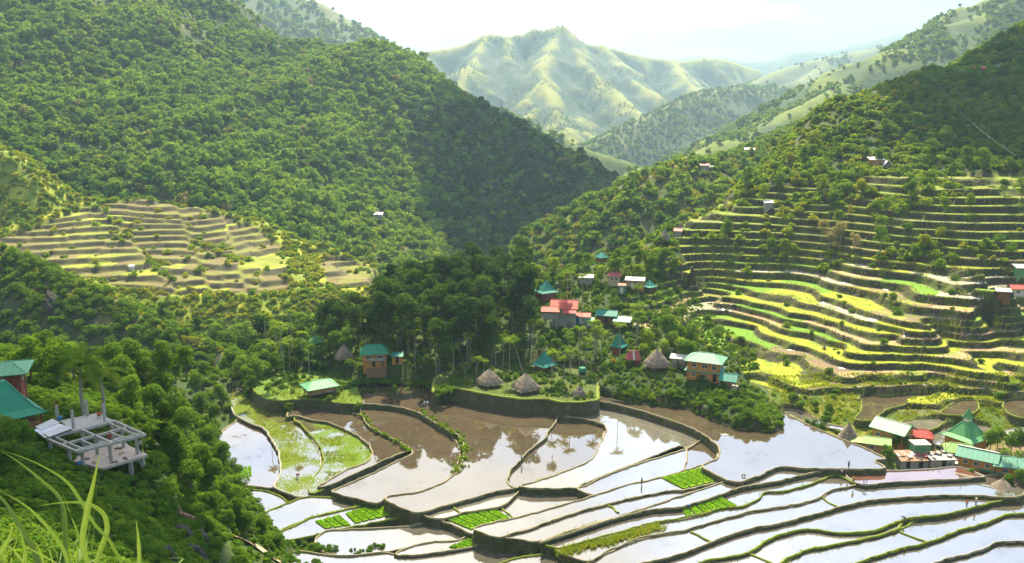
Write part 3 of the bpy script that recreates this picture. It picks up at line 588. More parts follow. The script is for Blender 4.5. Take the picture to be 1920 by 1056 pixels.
# forested mountain on the left
mp = [PY(*p) for p in ((-300, -80, 700), (-100, -80, 760), (100, -80, 820), (300, -70, 880), (400, -35, 930), (425, 0, 940), (470, 35, 930), (520, 72, 900), (560, 74, 880), (600, 78, 870), (650, 90, 860), (740, 115, 840), (800, 140, 820), (870, 180, 790), (900, 195, 780), (960, 215, 760), (1000, 263, 745), (1050, 303, 730), (1080, 328, 720), (1120, 343, 715), (1150, 350, 710), (1200, 402, 720),
    (-300, 290, 480), (0, 285, 490), (60, 360, 500), (150, 350, 510), (270, 358, 515), (400, 378, 515), (500, 425, 510), (590, 468, 500), (700, 498, 490), (800, 490, 520), (870, 482, 560), (950, 492, 600), (1010, 492, 620), (1100, 455, 680),
    (100, 150, 640), (300, 150, 680), (500, 200, 680), (700, 250, 690), (900, 330, 680), (600, 350, 580), (850, 420, 600), (200, 290, 560), (400, 300, 580), (-200, 100, 600), (480, 110, 800), (420, 60, 850), (330, 40, 790))]
for u, v, Y in ((-300, -80, 700), (100, -80, 820), (300, -70, 880), (425, 0, 940), (520, 72, 900), (600, 75, 870), (740, 112, 840), (900, 192, 780), (1000, 260, 745), (1080, 325, 720), (1150, 347, 710)):
    p = PY(u, v, Y); mp.append((p[0] + 40, p[1] + 140, p[2] - 90))
for x, y in ((-400, 440), (-200, 440), (0, 430), (100, 520), (150, 600)): mp.append((x, y, -118))
LM = RBF(mp, 0.2)
def LMz(x, y):
    g = fbm((x * 0.8 - y * 0.25) / 60, (x * 0.3 + y * 0.8) / 200, 71, 3)
    return LM(x, y) + (13 * g + 16 * (0.25 - np.abs(fbm((np.asarray(x) * 0.9 - np.asarray(y) * 0.35) / 75, (np.asarray(x) * 0.3 + np.asarray(y) * 0.8) / 260, 75, 3)) * 1.6)) * np.clip((np.asarray(y) - 470) / 120, 0, 1) + 2.5 * fbm(np.asarray(x) / 25, np.asarray(y) / 25, 72, 3)
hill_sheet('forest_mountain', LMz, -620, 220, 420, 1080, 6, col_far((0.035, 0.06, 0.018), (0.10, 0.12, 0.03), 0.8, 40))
# left terraces
tp = [PY(*p) for p in ((-60, 475, 395), (0, 472, 392), (100, 505, 385), (170, 525, 380), (300, 552, 370), (450, 540, 380), (560, 538, 385), (700, 525, 400), (720, 520, 402), (-60, 425, 440), (0, 430, 425), (60, 418, 430), (130, 398, 455), (200, 384, 463), (270, 374, 470), (400, 397, 470), (500, 440, 460), (590, 480, 445), (660, 500, 432), (720, 508, 425),
    (150, 450, 420), (300, 470, 418), (450, 480, 420), (540, 500, 412), (620, 505, 410), (-100, 240, 455), (0, 282, 452), (60, 335, 448), (120, 385, 452), (-200, 200, 450), (-200, 430, 400), (600, 455, 446), (500, 425, 468))]
for x in (-330, -230, -130, -40): tp.append((x, 345, -104)); tp.append((x, 525, -66))
TL = RBF(tp, 0.3); TLP = [(-80, 430), (0, 440), (60, 425), (130, 395), (200, 380), (270, 372), (330, 378), (400, 397), (470, 420), (500, 440), (530, 465), (545, 520), (540, 545), (300, 555), (170, 525), (0, 475), (-80, 470)]
TLP2 = [(600, 470), (640, 480), (700, 500), (730, 515), (730, 540), (620, 540), (600, 500)]
TS = 2.15
def TLfull(x, y):
    x = np.asarray(x, float); y = np.asarray(y, float)
    z = TL(x, y); u, v = proj(x, y, z); m = inpoly(u, v, TLP) | inpoly(u, v, TLP2)
    q = (z + 1.2 * fbm(x / 40, y / 40, 81, 2) + 0.4 * fbm(x / 12, y / 12, 82, 2) + 0.02 * x + 1.25 * sstep(0, 8, 250 + (v - 450) * 0.9 - u) + 1.0 * sstep(0, 8, u - 345 - (v - 430) * 0.4) - 1.1 * sstep(0, 8, u - 430 - (v - 450) * 0.3) + 0.9 * (_hash(np.floor((x + 0.25 * y + 9 * fbm(x / 30, y / 30, 88, 2)) / 17).astype(np.int64), np.floor(y / 25).astype(np.int64), 9) - 0.5)) / TS; k = np.floor(q); f = q - k
    zt = TS * (k + sstep(0.78, 0.98, f)) - (q * TS - z) + 0.0
    zt = z + TS * (sstep(0.74, 0.98, f) - f)
    return np.where(m, zt, z + 1.2 * fbm(x / 9, y / 9, 83, 3)) - 80 * sstep(705, 760, u + 30 * fbm(x / 15, y / 15, 85, 3)) - 1.3 * np.clip(y - np.interp(u, [-80, 0, 130, 270, 400, 500, 590, 700], [475, 470, 466, 475, 476, 474, 451, 433]), 0, 60), k, f, m, u, v
def TLz(x, y): return TLfull(x, y)[0]
def left_col(X, Y, Z, gx, gy):
    z, k, f, m, u, v = TLfull(X, Y)
    n = fbm(X / 8, Y / 8, 84, 4); kk = k.astype(np.int64) + 100; h = _hash(kk, np.floor(X / 22 + 5 * _hash(kk, kk * 0, 2)).astype(np.int64), 15)
    top = np.where((h < 0.14)[..., None], np.array([0.24, 0.27, 0.03]), np.where((h > 0.86)[..., None], np.array([0.18, 0.15, 0.06]), np.array([0.145, 0.115, 0.05])))
    top = lerp(top, np.array([0.15, 0.175, 0.022]), sstep(-0.25, 0.3, n) * 0.8)
    wl = lerp(np.broadcast_to(np.array([0.055, 0.055, 0.028]), X.shape + (3,)), np.array([0.11, 0.105, 0.045]), sstep(-0.2, 0.4, fbm(X / 4, Y / 4, 86, 3)))
    t = lerp(top, wl, sstep(0.70, 0.76, f) * (1 - sstep(0.975, 0.995, f)))
    s = lerp(np.broadcast_to(np.array([0.15, 0.21, 0.02]), X.shape + (3,)), np.array([0.33, 0.34, 0.03]), sstep(-0.2, 0.4, n))
    c = np.where(m[..., None], t, s); return np.concatenate([c, np.zeros(X.shape + (1,))], -1)
hill_sheet('left_terraces', TLz, -340, -30, 350, 530, 0.9, left_col, 'terrace')
# forested spur in the left foreground
LS = Tent([(PYs((-250, 380, 320), (-100, 440, 306), (0, 467, 300), (40, 482, 298), (90, 507, 295), (130, 532, 292), (200, 552, 290), (260, 592, 285), (330, 622, 280), (400, 650, 275), (450, 668, 272), (520, 695, 270)), 0.95)], 0.95, 8, 6, 40, 5)
hill_sheet('left_spur', LS, -260, -40, 215, 350, 2.0, col_far((0.05, 0.065, 0.03), (0.12, 0.13, 0.04), 0.8, 12), 'soil')
# middle spur right of the gorge
MS = Tent([(PYs((1000, 500, 482), (1010, 497, 480), (1050, 455, 470), (1080, 428, 465), (1110, 405, 460), (1140, 376, 455), (1170, 351, 450), (1210, 331, 450), (1250, 316, 455), (1290, 300, 465), (1330, 303, 480), (1400, 287, 520), (1480, 255, 560), (1540, 218, 600), (1600, 193, 640)), 0.62)], 0.62, 12, 8, 60, 9)
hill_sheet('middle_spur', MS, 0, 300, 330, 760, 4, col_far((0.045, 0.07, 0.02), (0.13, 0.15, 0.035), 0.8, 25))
# long grassy ridge on the right
RR = Tent([(PYs((2200, -160, 1250), (1960, -50, 1250), (1920, -22, 1230), (1880, 2, 1210), (1840, 27, 1190), (1800, 40, 1170), (1750, 52, 1150), (1720, 72, 1130), (1690, 87, 1110), (1650, 112, 1090), (1600, 147, 1060), (1560, 167, 1030), (1500, 197, 1000), (1450, 227, 970), (1420, 242, 950), (1380, 257, 930), (1340, 267, 920), (1310, 282, 900)), 0.6),
           (PYs((1900, 60, 1000), (1800, 120, 920), (1650, 200, 850), (1480, 250, 800)), 0.6)], 0.6, 25, 22, 130, 13, rid=22, rs=80)
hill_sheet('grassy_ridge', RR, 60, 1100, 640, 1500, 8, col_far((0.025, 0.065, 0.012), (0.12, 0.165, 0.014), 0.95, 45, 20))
GS = Tent([(PYs((900, 190, 1170), (940, 205, 1150), (1007, 237, 1120), (1060, 260, 1100), (1120, 283, 1080), (1193, 308, 1060), (1230, 333, 1040), (1260, 360, 1020)), 0.6)], 0.6, 0, 8, 90, 37)
hill_sheet('gorge_slope', GS, -160, 360, 850, 1350, 7, col_far((0.025, 0.06, 0.016), (0.09, 0.13, 0.02), 0.8, 40))
# ridges further up the valley
VR = Tent([(PYs((1060, 330, 1500), (1110, 266, 1650), (1150, 243, 1700), (1207, 222, 1760), (1240, 202, 1800), (1280, 181, 1850), (1313, 171, 1900), (1350, 166, 1980), (1393, 160, 2050), (1440, 162, 2150), (1500, 150, 2300)), 0.62),
           (PYs((1290, 290, 1400), (1310, 275, 1420), (1380, 232, 1500), (1440, 200, 1600), (1520, 172, 1750), (1600, 140, 1900)), 0.6)], 0.62, 0, 15.0, 180, 17, rid=30, rs=100)
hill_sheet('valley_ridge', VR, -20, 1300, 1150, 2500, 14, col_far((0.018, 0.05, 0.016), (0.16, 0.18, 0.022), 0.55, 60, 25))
VR2 = Tent([(PYs((1400, 160, 2600), (1450, 133, 2700), (1500, 118, 2800), (1560, 104, 2900), (1620, 93, 3000), (1690, 78, 3100), (1760, 60, 3200)), 0.6), (PYs((1560, 104, 2900), (1500, 150, 2600)), 0.6)], 0.6, 0, 20.0, 260, 19)
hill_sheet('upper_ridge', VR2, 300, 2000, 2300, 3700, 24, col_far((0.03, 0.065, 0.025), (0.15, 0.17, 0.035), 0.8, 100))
FM = Tent([(PYs((600, 62, 2700), (690, 74, 2750), (720, 78, 2780), (760, 94, 2800), (790, 97, 2820), (850, 87, 2880), (900, 69, 2950), (920, 63, 2980), (950, 67, 3000), (985, 63, 3020), (1000, 53, 3020), (1020, 56, 3010), (1040, 49, 3000), (1058, 47, 3000), (1075, 61, 3020), (1090, 73, 3050), (1130, 81, 3080), (1170, 96, 3100), (1210, 106, 3150), (1260, 109, 3200), (1320, 105, 3250), (1360, 111, 3300), (1420, 128, 3400)), 1.05),
           (PYs((1050, 55, 2990), (1035, 85, 2850), (1018, 115, 2700), (1020, 150, 2520), (1032, 182, 2350), (1050, 215, 2200), (1068, 245, 2050), (1085, 280, 1950)), 0.64),
           (PYs((1062, 55, 2990), (1085, 95, 2850), (1110, 130, 2700), (1150, 165, 2550), (1190, 200, 2400), (1215, 225, 2300)), 0.66),
           (PYs((1020, 150, 2520), (985, 185, 2400), (960, 215, 2300)), 0.75), (PYs((905, 70, 2940), (890, 110, 2750), (870, 130, 2600), (860, 160, 2500)), 0.7),
           (PYs((1130, 82, 3080), (1180, 140, 2800), (1240, 180, 2600)), 0.7), (PYs((1260, 110, 3200), (1290, 150, 2900), (1330, 190, 2700)), 0.7), (PYs((790, 98, 2820), (800, 125, 2650), (830, 155, 2500)), 0.7),
           (PYs((1032, 182, 2350), (1005, 200, 2280), (975, 222, 2200)), 0.75), (PYs((950, 67, 3000), (955, 110, 2800), (965, 140, 2700)), 0.7)], 0.7, 0, 13.0, 260, 23, rid=34, rs=130)
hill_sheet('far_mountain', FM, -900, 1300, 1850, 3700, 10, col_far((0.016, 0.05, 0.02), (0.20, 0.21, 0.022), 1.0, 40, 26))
BM = Tent([(PYs((380, -120, 1900), (430, -75, 1880), (500, -38, 1860), (560, -3, 1850), (600, 5, 1840), (625, 30, 1830), (640, 60, 1820), (680, 85, 1800), (720, 100, 1780), (760, 116, 1760), (800, 142, 1740), (860, 180, 1700)), 0.65), (PYs((560, 0, 1850), (520, 60, 1700), (480, 110, 1550)), 0.65)], 0.65, 0, 15.0, 180, 29)
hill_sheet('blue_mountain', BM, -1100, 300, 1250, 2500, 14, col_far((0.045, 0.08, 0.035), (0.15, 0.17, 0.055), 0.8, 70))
HM = Tent([(PYs((1180, 125, 5200), (1300, 100, 5200), (1312, 97, 5200), (1340, 104, 5200), (1370, 103, 5200), (1400, 113, 5200), (1450, 106, 5200), (1480, 91, 5200), (1510, 89, 5200), (1540, 93, 5200), (1590, 86, 5200), (1610, 73, 5200), (1640, 69, 5200), (1680, 59, 5200), (1700, 56, 5200), (1730, 60, 5200), (1900, 80, 5300)), 0.6)], 0.6, 0, 30.0, 400, 31)
hill_sheet('horizon_mountain', HM, 200, 3600, 4300, 5900, 40, col_far((0.05, 0.085, 0.04), (0.16, 0.17, 0.06), 0.7, 200))
# valley floor that closes the gorge between the hills
fl = lambda x, y: -340 + 0.02 * np.asarray(y) + 12 * fbm(np.asarray(x) / 150, np.asarray(y) / 150, 91, 3)
hill_sheet('valley_floor', fl, -1500, 4000, 300, 6500, 100, col_far((0.05, 0.075, 0.025), (0.12, 0.14, 0.04), 0.6, 200))
# ================================================================== VEGETATION KIT
def leaf_cloud(seed, blobs, n, size, flat=0.0, up=0.25, shell=(0.72, 1.05), under=0.35):
    """many small bent leaf sprays spread through and over several lumps; returns quads"""
    r = np.random.default_rng(seed)
    blobs = np.asarray(blobs, float); w = (blobs[:, 3] * blobs[:, 4]) ; w = w / w.sum()
    b = blobs[r.choice(len(blobs), n, p=w)]
    d = r.normal(size=(n, 3)); d /= np.linalg.norm(d, axis=1)[:, None]
    flip = (d[:, 2] < -0.1) & (r.random(n) > under); d[flip, 2] *= -1
    rad = r.uniform(shell[0], shell[1], n)[:, None]
    p = b[:, :3] + d * rad * b[:, [3, 3, 4]]
    nrm = d + r.normal(size=(n, 3)) * 0.55; nrm[:, 2] += up; nrm /= np.linalg.norm(nrm, axis=1)[:, None]
    t = np.cross(nrm, r.normal(size=(n, 3))); t /= np.linalg.norm(t, axis=1)[:, None] + 1e-9; bt = np.cross(nrm, t)
    s = size * r.uniform(0.6, 1.35, n)[:, None]; a = s * 0.62
    V = np.stack([p - t * s, p - bt * a + nrm * s * 0.12, p + t * s, p + bt * a - nrm * s * 0.1], 1).reshape(-1, 3)
    Fq = np.arange(4 * n).reshape(n, 4); return V, Fq, r.random(n)
def lumps(seed, R_, H, n, base=0.0, spread=0.75, mn=0.35, mx=0.6):
    r = np.random.default_rng(seed); out = []
    for i in range(n):
        a = r.uniform(0, 2 * math.pi); q = r.random() ** 0.6 * spread; hgt = r.random()
        q *= 1 - 0.45 * hgt
        s = R_ * r.uniform(mn, mx); out.append((R_ * q * math.cos(a), R_ * q * math.sin(a), base + H * (0.2 + 0.62 * hgt), s, s * r.uniform(0.6, 0.95)))
    return out
def crown(name, seed, R_, H, nl, n, size, matn, base=0.0, **kw):
    V, Fq, lv = leaf_cloud(seed, lumps(seed + 1, R_, H, nl, base, **{k: kw.pop(k) for k in ('spread', 'mn', 'mx') if k in kw}), n, size, **kw)
    return newmesh(name, V, Fq, [matn], lv=lv)
SRC = bpy.data.collections.new('instance_sources')      # never linked to the scene
def source_set(name, meshes):
    c = bpy.data.collections.new(name)
    for i, me in enumerate(meshes):
        o = bpy.data.objects.new('%s_%02d' % (name, i), me); c.objects.link(o)
    return c
def scatter(name, P, S, coll, nsrc, label, cat, seed=0, tilt=0.15, zs=None, kind='stuff'):
    r = np.random.default_rng(seed); P = np.asarray(P, np.float32); n = len(P)
    me = bpy.data.meshes.new(name); me.vertices.add(n); me.vertices.foreach_set('co', P.ravel())
    sc = np.stack([S, S, S * (zs if zs is not None else r.uniform(0.8, 1.25, n))], 1).astype(np.float32)
    rt = np.stack([r.normal(0, tilt, n), r.normal(0, tilt, n), r.uniform(0, 6.283, n)], 1).astype(np.float32)
    a = me.attributes.new('scl', 'FLOAT_VECTOR', 'POINT'); a.data.foreach_set('vector', sc.ravel())
    a = me.attributes.new('rot', 'FLOAT_VECTOR', 'POINT'); a.data.foreach_set('vector', rt.ravel())
    a = me.attributes.new('pick', 'INT', 'POINT'); a.data.foreach_set('value', r.integers(0, nsrc, n).astype(np.int32))
    o = link(name, me); tag(o, label, cat, kind=kind)
    g = bpy.data.node_groups.new(name, 'GeometryNodeTree')
    g.interface.new_socket('Geometry', in_out='INPUT', socket_type='NodeSocketGeometry'); g.interface.new_socket('Geometry', in_out='OUTPUT', socket_type='NodeSocketGeometry')
    gi = g.nodes.new('NodeGroupInput'); go = g.nodes.new('NodeGroupOutput')
    ci = g.nodes.new('GeometryNodeCollectionInfo'); ci.inputs['Collection'].default_value = coll; ci.inputs['Separate Children'].default_value = True; ci.inputs['Reset Children'].default_value = True
    ip = g.nodes.new('GeometryNodeInstanceOnPoints'); ip.inputs['Pick Instance'].default_value = True
    def attr(nm, ty):
        q = g.nodes.new('GeometryNodeInputNamedAttribute'); q.data_type = ty; q.inputs['Name'].default_value = nm
        return [s for s in q.outputs if s.enabled][0]
    g.links.new(gi.outputs[0], ip.inputs['Points']); g.links.new(ci.outputs[0], ip.inputs['Instance'])
    g.links.new(attr('pick', 'INT'), ip.inputs['Instance Index']); g.links.new(attr('rot', 'FLOAT_VECTOR'), ip.inputs['Rotation']); g.links.new(attr('scl', 'FLOAT_VECTOR'), ip.inputs['Scale'])
    g.links.new(ip.outputs[0], go.inputs[0])
    md = o.modifiers.new('scatter', 'NODES'); md.node_group = g
    return o
def sample(fz, n, x0, x1, y0, y1, seed, keep=None, mask=None):
    """random spots on a hill surface; mask(u, v, x, y, z) gives the chance of growing there"""
    r = np.random.default_rng(seed); x = r.uniform(x0, x1, n); y = r.uniform(y0, y1, n); z = fz(x, y)
    u, v = proj(x, y, z); ok = (u > -260) & (u < 2180) & (v < 1200) & (v > -220)
    if mask is not None: ok &= r.random(n) < mask(u, v, x, y, z)
    return np.stack([x, y, z], 1)[ok], u[ok], v[ok]
# unit crowns (radius about 1): far ones light, near ones denser
FAR = source_set('far_crown', [crown('far_crown', 100 + i, 1.0, 1.5, 7, 130, 0.26, 'leaf_forest', base=-0.1, under=0.1) for i in range(6)])
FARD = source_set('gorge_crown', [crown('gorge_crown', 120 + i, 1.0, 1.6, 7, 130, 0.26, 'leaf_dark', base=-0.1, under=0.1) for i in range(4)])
SHR = source_set('shrub_crown', [crown('shrub_crown', 140 + i, 1.0, 1.0, 6, 150, 0.22, 'leaf_shrub', base=-0.25, under=0.1) for i in range(5)])
SHY = source_set('yellow_crown', [crown('yellow_crown', 160 + i, 1.0, 0.9, 6, 130, 0.24, 'leaf_yellow', base=-0.25, under=0.1) for i in range(4)])
NEA = source_set('bush_crown', [crown('bush_crown', 180 + i, 1.0, 1.2, 8, 420, 0.14, 'leaf_near', base=-0.3, under=0.2) for i in range(5)])
NEB = source_set('slope_crown', [crown('slope_crown', 220 + i, 1.0, 1.3, 9, 900, 0.11, 'leaf_near', base=-0.3, under=0.2) for i in range(5)])
SHB = source_set('slope_shrub', [crown('slope_shrub', 230 + i, 1.0, 1.2, 8, 800, 0.12, 'leaf_shrub', base=-0.3, under=0.2) for i in range(4)])
def tuft(seed, n, h, w, matn):
    r = np.random.default_rng(seed); V = []; Fc = []
    for i in range(n):
        a = r.uniform(0, 6.283); l = h * r.uniform(0.6, 1.2); lean = r.uniform(0.1, 0.8); q = r.uniform(0, 0.35)
        d = np.array([math.cos(a), math.sin(a), 0]); s = np.array([-d[1], d[0], 0]) * w; o = d * q
        b = len(V); V += list(map(tuple, (o - s, o + s, o + d * l * lean * 0.45 + s * 0.7 + (0, 0, l * 0.6), o + d * l * lean * 0.45 - s * 0.7 + (0, 0, l * 0.6), o + d * l * lean + (0, 0, l * 0.85))))
        Fc += [(b, b + 1, b + 2, b + 3), (b + 3, b + 2, b + 4)]
    return newmesh('grass_tuft', V, Fc, [matn], lv=r.random(len(Fc)))
TUF = source_set('grass_tuft', [tuft(200 + i, 14, 1.0, 0.07, 'leaf_yellow' if i % 2 else 'leaf_shrub') for i in range(4)])
# ---------------- forests that read as one mass
def lm_mask(u, v, x, y, z):
    d = np.full(u.shape, 1.0); g = fbm(x / 55, y / 55, 301, 4)
    d = np.where((u > 290) & (u < 430) & (v < 120) & (g > 0.0), 0.35, d)
    d = np.where((np.abs((v - 0) - (u - 425) * 0.75) < 16) & (u > 400) & (u < 530), 0.15, d)
    d = d * np.where(g > 0.42, 0.35, 1.0); return d
P, u, v = sample(LMz, 40000, -600, 200, 470, 960, 1, mask=lm_mask)
s = (1.7 + 3.4 * rng.random(len(P)) ** 1.7) * (0.85 + 0.3 * vnoise(P[:, 0] / 60, P[:, 1] / 60, 5)); P[:, 2] += s * 0.25
dk = inpoly(u, v, [(760, 230), (900, 190), (1160, 340), (1010, 500), (860, 500), (800, 380)]) & (rng.random(len(u)) < 0.55)  # darker leaved crowns paint the shade of this slope
lit = ~dk & (rng.random(len(u)) < 0.75) & ((fbm(P[:, 0] / 45, P[:, 1] / 70, 305, 4) > 0.28) | inpoly(u, v, [(120, 205), (270, 200), (300, 300), (240, 350), (130, 330), (60, 300)]) | inpoly(u, v, [(300, 20), (345, 30), (420, 110), (440, 130), (380, 130), (320, 70)]) | ((v > 400) & (u > 600) & (u < 800)))  # sunlit patches painted in with lighter leaved crowns
scatter('mountain_sunlit_forest', P[lit], s[lit] * 0.9, SHR, 5, 'trees with sunlight painted in as lighter yellow green patches on the big mountain on the left', 'forest', 71)
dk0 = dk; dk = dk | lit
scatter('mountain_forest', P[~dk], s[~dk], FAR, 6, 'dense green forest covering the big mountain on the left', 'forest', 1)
scatter('gorge_forest', P[dk0], s[dk0], FARD, 4, 'forest on the slope above the gorge with shade put into darker leaves', 'forest', 2)
P, u, v = sample(LS, 5200, -255, -45, 222, 325, 3); s = rng.uniform(1.0, 2.6, len(P))
scatter('spur_forest', P, s, NEA, 5, 'thick bushes covering the steep spur below the left terraces', 'forest', 3)
zr = LS(P[:, 0], P[:, 1]);
P2, u, v = sample(LS, 7000, -255, -45, 222, 325, 33, mask=lambda u, v, x, y, z: (np.abs(y - (300 - (x + 176) * 0.22)) < 9) * 0.9)  # yellow crowns paint the golden sunlight along the crest
scatter('spur_crest_brush', P2, rng.uniform(0.7, 1.6, len(P2)), SHY, 4, 'brush with sunlight put into its yellow leaves along the crest of the spur below the left terraces', 'brush', 34)
P, u, v = sample(MS, 9500, 0, 300, 340, 700, 4); s = rng.uniform(1.6, 3.6, len(P))
cr = rng.random(len(P)) < 0.45  # share of yellow crowns stands for sunlight on the brush
scatter('middle_forest', P[~cr], s[~cr], FAR, 6, 'forest on the spur right of the gorge', 'forest', 5)
scatter('middle_brush', P[cr], s[cr] * 0.8, SHY, 4, 'brush with sunlight put into its yellow leaves on the spur right of the gorge', 'brush', 6)
P, u, v = sample(RR, 15000, 80, 900, 660, 1300, 7, mask=lambda u, v, x, y, z: sstep(0.0, 0.25, fbm(x / 70, y / 70, 311, 4) + 0.12 + 0.12 * sstep(120, 260, v)) * 0.9 + 0.05)
scatter('ridge_forest', P, rng.uniform(1.8, 4.0, len(P)), FAR, 6, 'patches of forest in the folds of the long grassy ridge', 'forest', 8)
def scrub(name, fz, n, box, seed, smin, smax, label, th=0.0):
    P, u, v = sample(fz, n, *box, seed, mask=lambda u, v, x, y, z: sstep(th, th + 0.25, fbm(x / 120, y / 120, seed + 300, 5)) + 0.06)
    scatter(name, P, rng.uniform(smin, smax, len(P)), FAR, 6, label, 'forest', seed)
scrub('valley_woods', VR, 16000, (0, 1000, 1300, 2200), 9, 2.0, 4.5, 'woods on the valley ridge behind the grassy ridge', -0.3)
scrub('upper_woods', VR2, 5000, (300, 1700, 2400, 3200), 10, 3, 7, 'woods on the upper ridge below the horizon mountains', -0.05)
scrub('far_woods', FM, 34000, (-600, 1100, 1950, 3250), 11, 1.1, 2.6, 'scattered woods in the gullies of the pointed far mountain', 0.05)
scrub('blue_woods', BM, 7000, (-900, 200, 1350, 2000), 12, 3, 7, 'woods on the bluish mountain behind the forest', -0.15)
# left terraces: brush around them
P, u, v = sample(TLz, 16000, -335, -35, 355, 520, 13, mask=lambda u, v, x, y, z: np.where(inpoly(u, v, TLP) | inpoly(u, v, TLP2), 0.02 + 0.35 * ((np.abs(250 + (v - 450) * 0.9 - u) < 9) | (fbm(x / 16, y / 16, 89, 3) > 0.38)), 0.6))
s = rng.uniform(0.9, 2.6, len(P)); yl = rng.random(len(P)) < 0.55  # light yellow crowns also carry the sunlight on these bushes
scatter('terrace_brush', P[yl], s[yl] * 0.9, SHY, 4, 'yellow brush with sunlight put into its light leaves around the left terraces', 'brush', 14)
scatter('terrace_shrubs', P[~yl], s[~yl], SHR, 5, 'green shrubs around the left terraces', 'shrubs', 15)
# near ground: scrub everywhere that is not paddy, tread or village
def gsafe(x, y):
    return ground_z(x, y)
VIL = [(560, 640), (760, 630), (1010, 540), (1250, 520), (1420, 660), (1400, 740), (1120, 745), (820, 742), (640, 745)]
def in_ponds(x, y, pad=0):
    r = np.zeros(x.shape, bool)
    for poly, zp in PONDS:
        q = (x > poly[:, 0].min()) & (x < poly[:, 0].max()) & (y > poly[:, 1].min()) & (y < poly[:, 1].max())
        if q.any(): r[q] |= inpoly(x[q], y[q], poly)
    return r
def near_mask(u, v, x, y, z):
    d = np.full(u.shape, 0.85)
    d = np.where(inpoly(u, v, TREG) & (v > 515 - (u - 1300) * 0.03), 0.03, d)
    d = np.where(inpoly(u, v, TREG) & (v <= 515 - (u - 1300) * 0.03) , 0.72 * sstep(-0.15, 0.3, fbm(x / 14, y / 14, 321, 3)), d)
    d = np.where(in_ponds(x, y), 0, d)
    d = np.where(inpoly(u, v, VIL), 0.3, d)
    d = np.where((u > 1560) & (v > 740), 0.03, d)
    d = np.where((u > 1460) & (v > 640) & (v <= 745), 0.02, d)
    d = np.where((v > 1015) & (u > 420), 0.12, d)
    d = np.where(np.hypot(x + 40, y - 102) < 11, 0.0, d)
    return d
P, u, v = sample(gsafe, 46000, -175, 300, 30, 480, 16, mask=near_mask)
s = rng.uniform(0.5, 1.5, len(P)) * np.clip(P[:, 1] / 200, 0.5, 1.5)
hill = (u > 1180) & (v < 520); br = hill & (rng.random(len(u)) < np.where((u > 1720) & (v < 330), 0.3, 0.62))
scatter('hill_shrubs', P[br], s[br] * 1.1, SHR, 5, 'lush shrubs growing over the upper right hillside', 'shrubs', 17)
sel = hill & ~br; yy = sel & (rng.random(len(u)) < np.where((u > 1720) & (v < 330), 0.1, 0.5))
scatter('hill_brush', P[yy], s[yy] * 0.9, SHY, 4, 'yellow brush among the shrubs of the upper right hillside', 'brush', 18)
scatter('hill_thicket', P[sel & ~yy], s[sel & ~yy] * 1.3, NEA, 5, 'dark green thicket on the upper right hillside', 'thicket', 19)
scatter('slope_undergrowth', P[~hill], s[~hill], NEA, 5, 'dark undergrowth on the slopes around the village and paddies', 'undergrowth', 20)
def slope_mask(u, v, x, y, z):
    d = np.where(in_ponds(x, y), 0, 0.95); d = np.where(np.hypot(x + 45, y - 103) < 6.5, 0, d); return np.where((v > 1005) & (u > 400), 0.35, d) * (z < 0)
P, u, v = sample(gsafe, 34000, -160, -20, 28, 190, 26, mask=slope_mask)
s = rng.uniform(0.35, 1.1, len(P)); li = rng.random(len(P)) < 0.25
scatter('slope_bushes', P[~li], s[~li], NEB, 5, 'dense dark bushes covering the near slope', 'bushes', 27)
scatter('slope_shrubs', P[li], s[li] * 0.8, SHB, 4, 'lighter shrubs among the bushes on the near slope', 'shrubs', 28)
P, u, v = sample(gsafe, 30000, -90, 130, 190, 300, 29, mask=lambda u, v, x, y, z: np.where(in_ponds(x, y), 0, inpoly(u, v, VIL) * (0.4 + 0.6 * (fbm(x / 6, y / 6, 331, 3) > -0.1))))
li = rng.random(len(P)) < 0.3; s = rng.uniform(0.25, 0.65, len(P))
scatter('village_undergrowth', P[~li], s[~li], NEA, 5, 'low undergrowth between the village houses', 'undergrowth', 30)
scatter('village_shrubs', P[li], s[li], SHR, 5, 'low leafy shrubs between the village houses', 'shrubs', 31)
MOUND = [(1120, 748), (1160, 725), (1260, 735), (1340, 735), (1400, 735), (1450, 760), (1470, 800), (1440, 812), (1370, 805), (1290, 768), (1200, 760)]
P, u, v = sample(gsafe, 9000, 15, 70, 180, 215, 32, mask=lambda u, v, x, y, z: inpoly(u, v, MOUND) * (0.25 + 0.7 * (fbm(x / 4, y / 4, 342, 3) > -0.05)))
s = rng.uniform(0.2, 1.0, len(P)) ** 1.4; li = rng.random(len(P)) < 0.4
scatter('bank_bushes', P[~li], s[~li], NEA, 5, 'bushes covering the bank that ends in the blue pond', 'bushes', 33)
scatter('bank_shrubs', P[li], s[li], SHR, 5, 'lighter shrubs on the bank that ends in the blue pond', 'shrubs', 35)
P, u, v = sample(GS, 5000, -160, 360, 860, 1250, 36, mask=lambda u, v, x, y, z: sstep(-0.15, 0.1, fbm(x / 60, y / 60, 340, 4)) * 0.9)
scatter('gorge_slope_forest', P, rng.uniform(2.0, 4.2, len(P)), FAR, 6, 'woods on the slope beyond the gorge', 'forest', 37)
# grass along the terrace edges
def edge_mask(u, v, x, y, z):
    zr = ground_fast(x, y); zt, k, f, wl, m = terr(x, y, zr)
    return np.where(m > 0, np.where((f < 0.1) | (f > 0.8), 0.9, 0.05), 0) * ~in_ponds(x, y)
P, u, v = sample(gsafe, 60000, 14, 160, 165, 345, 22, mask=edge_mask)
scatter('terrace_grass', P, rng.uniform(0.18, 0.5, len(P)), TUF, 4, 'grass tufts along the edges and walls of the right terraces', 'grass', 23)
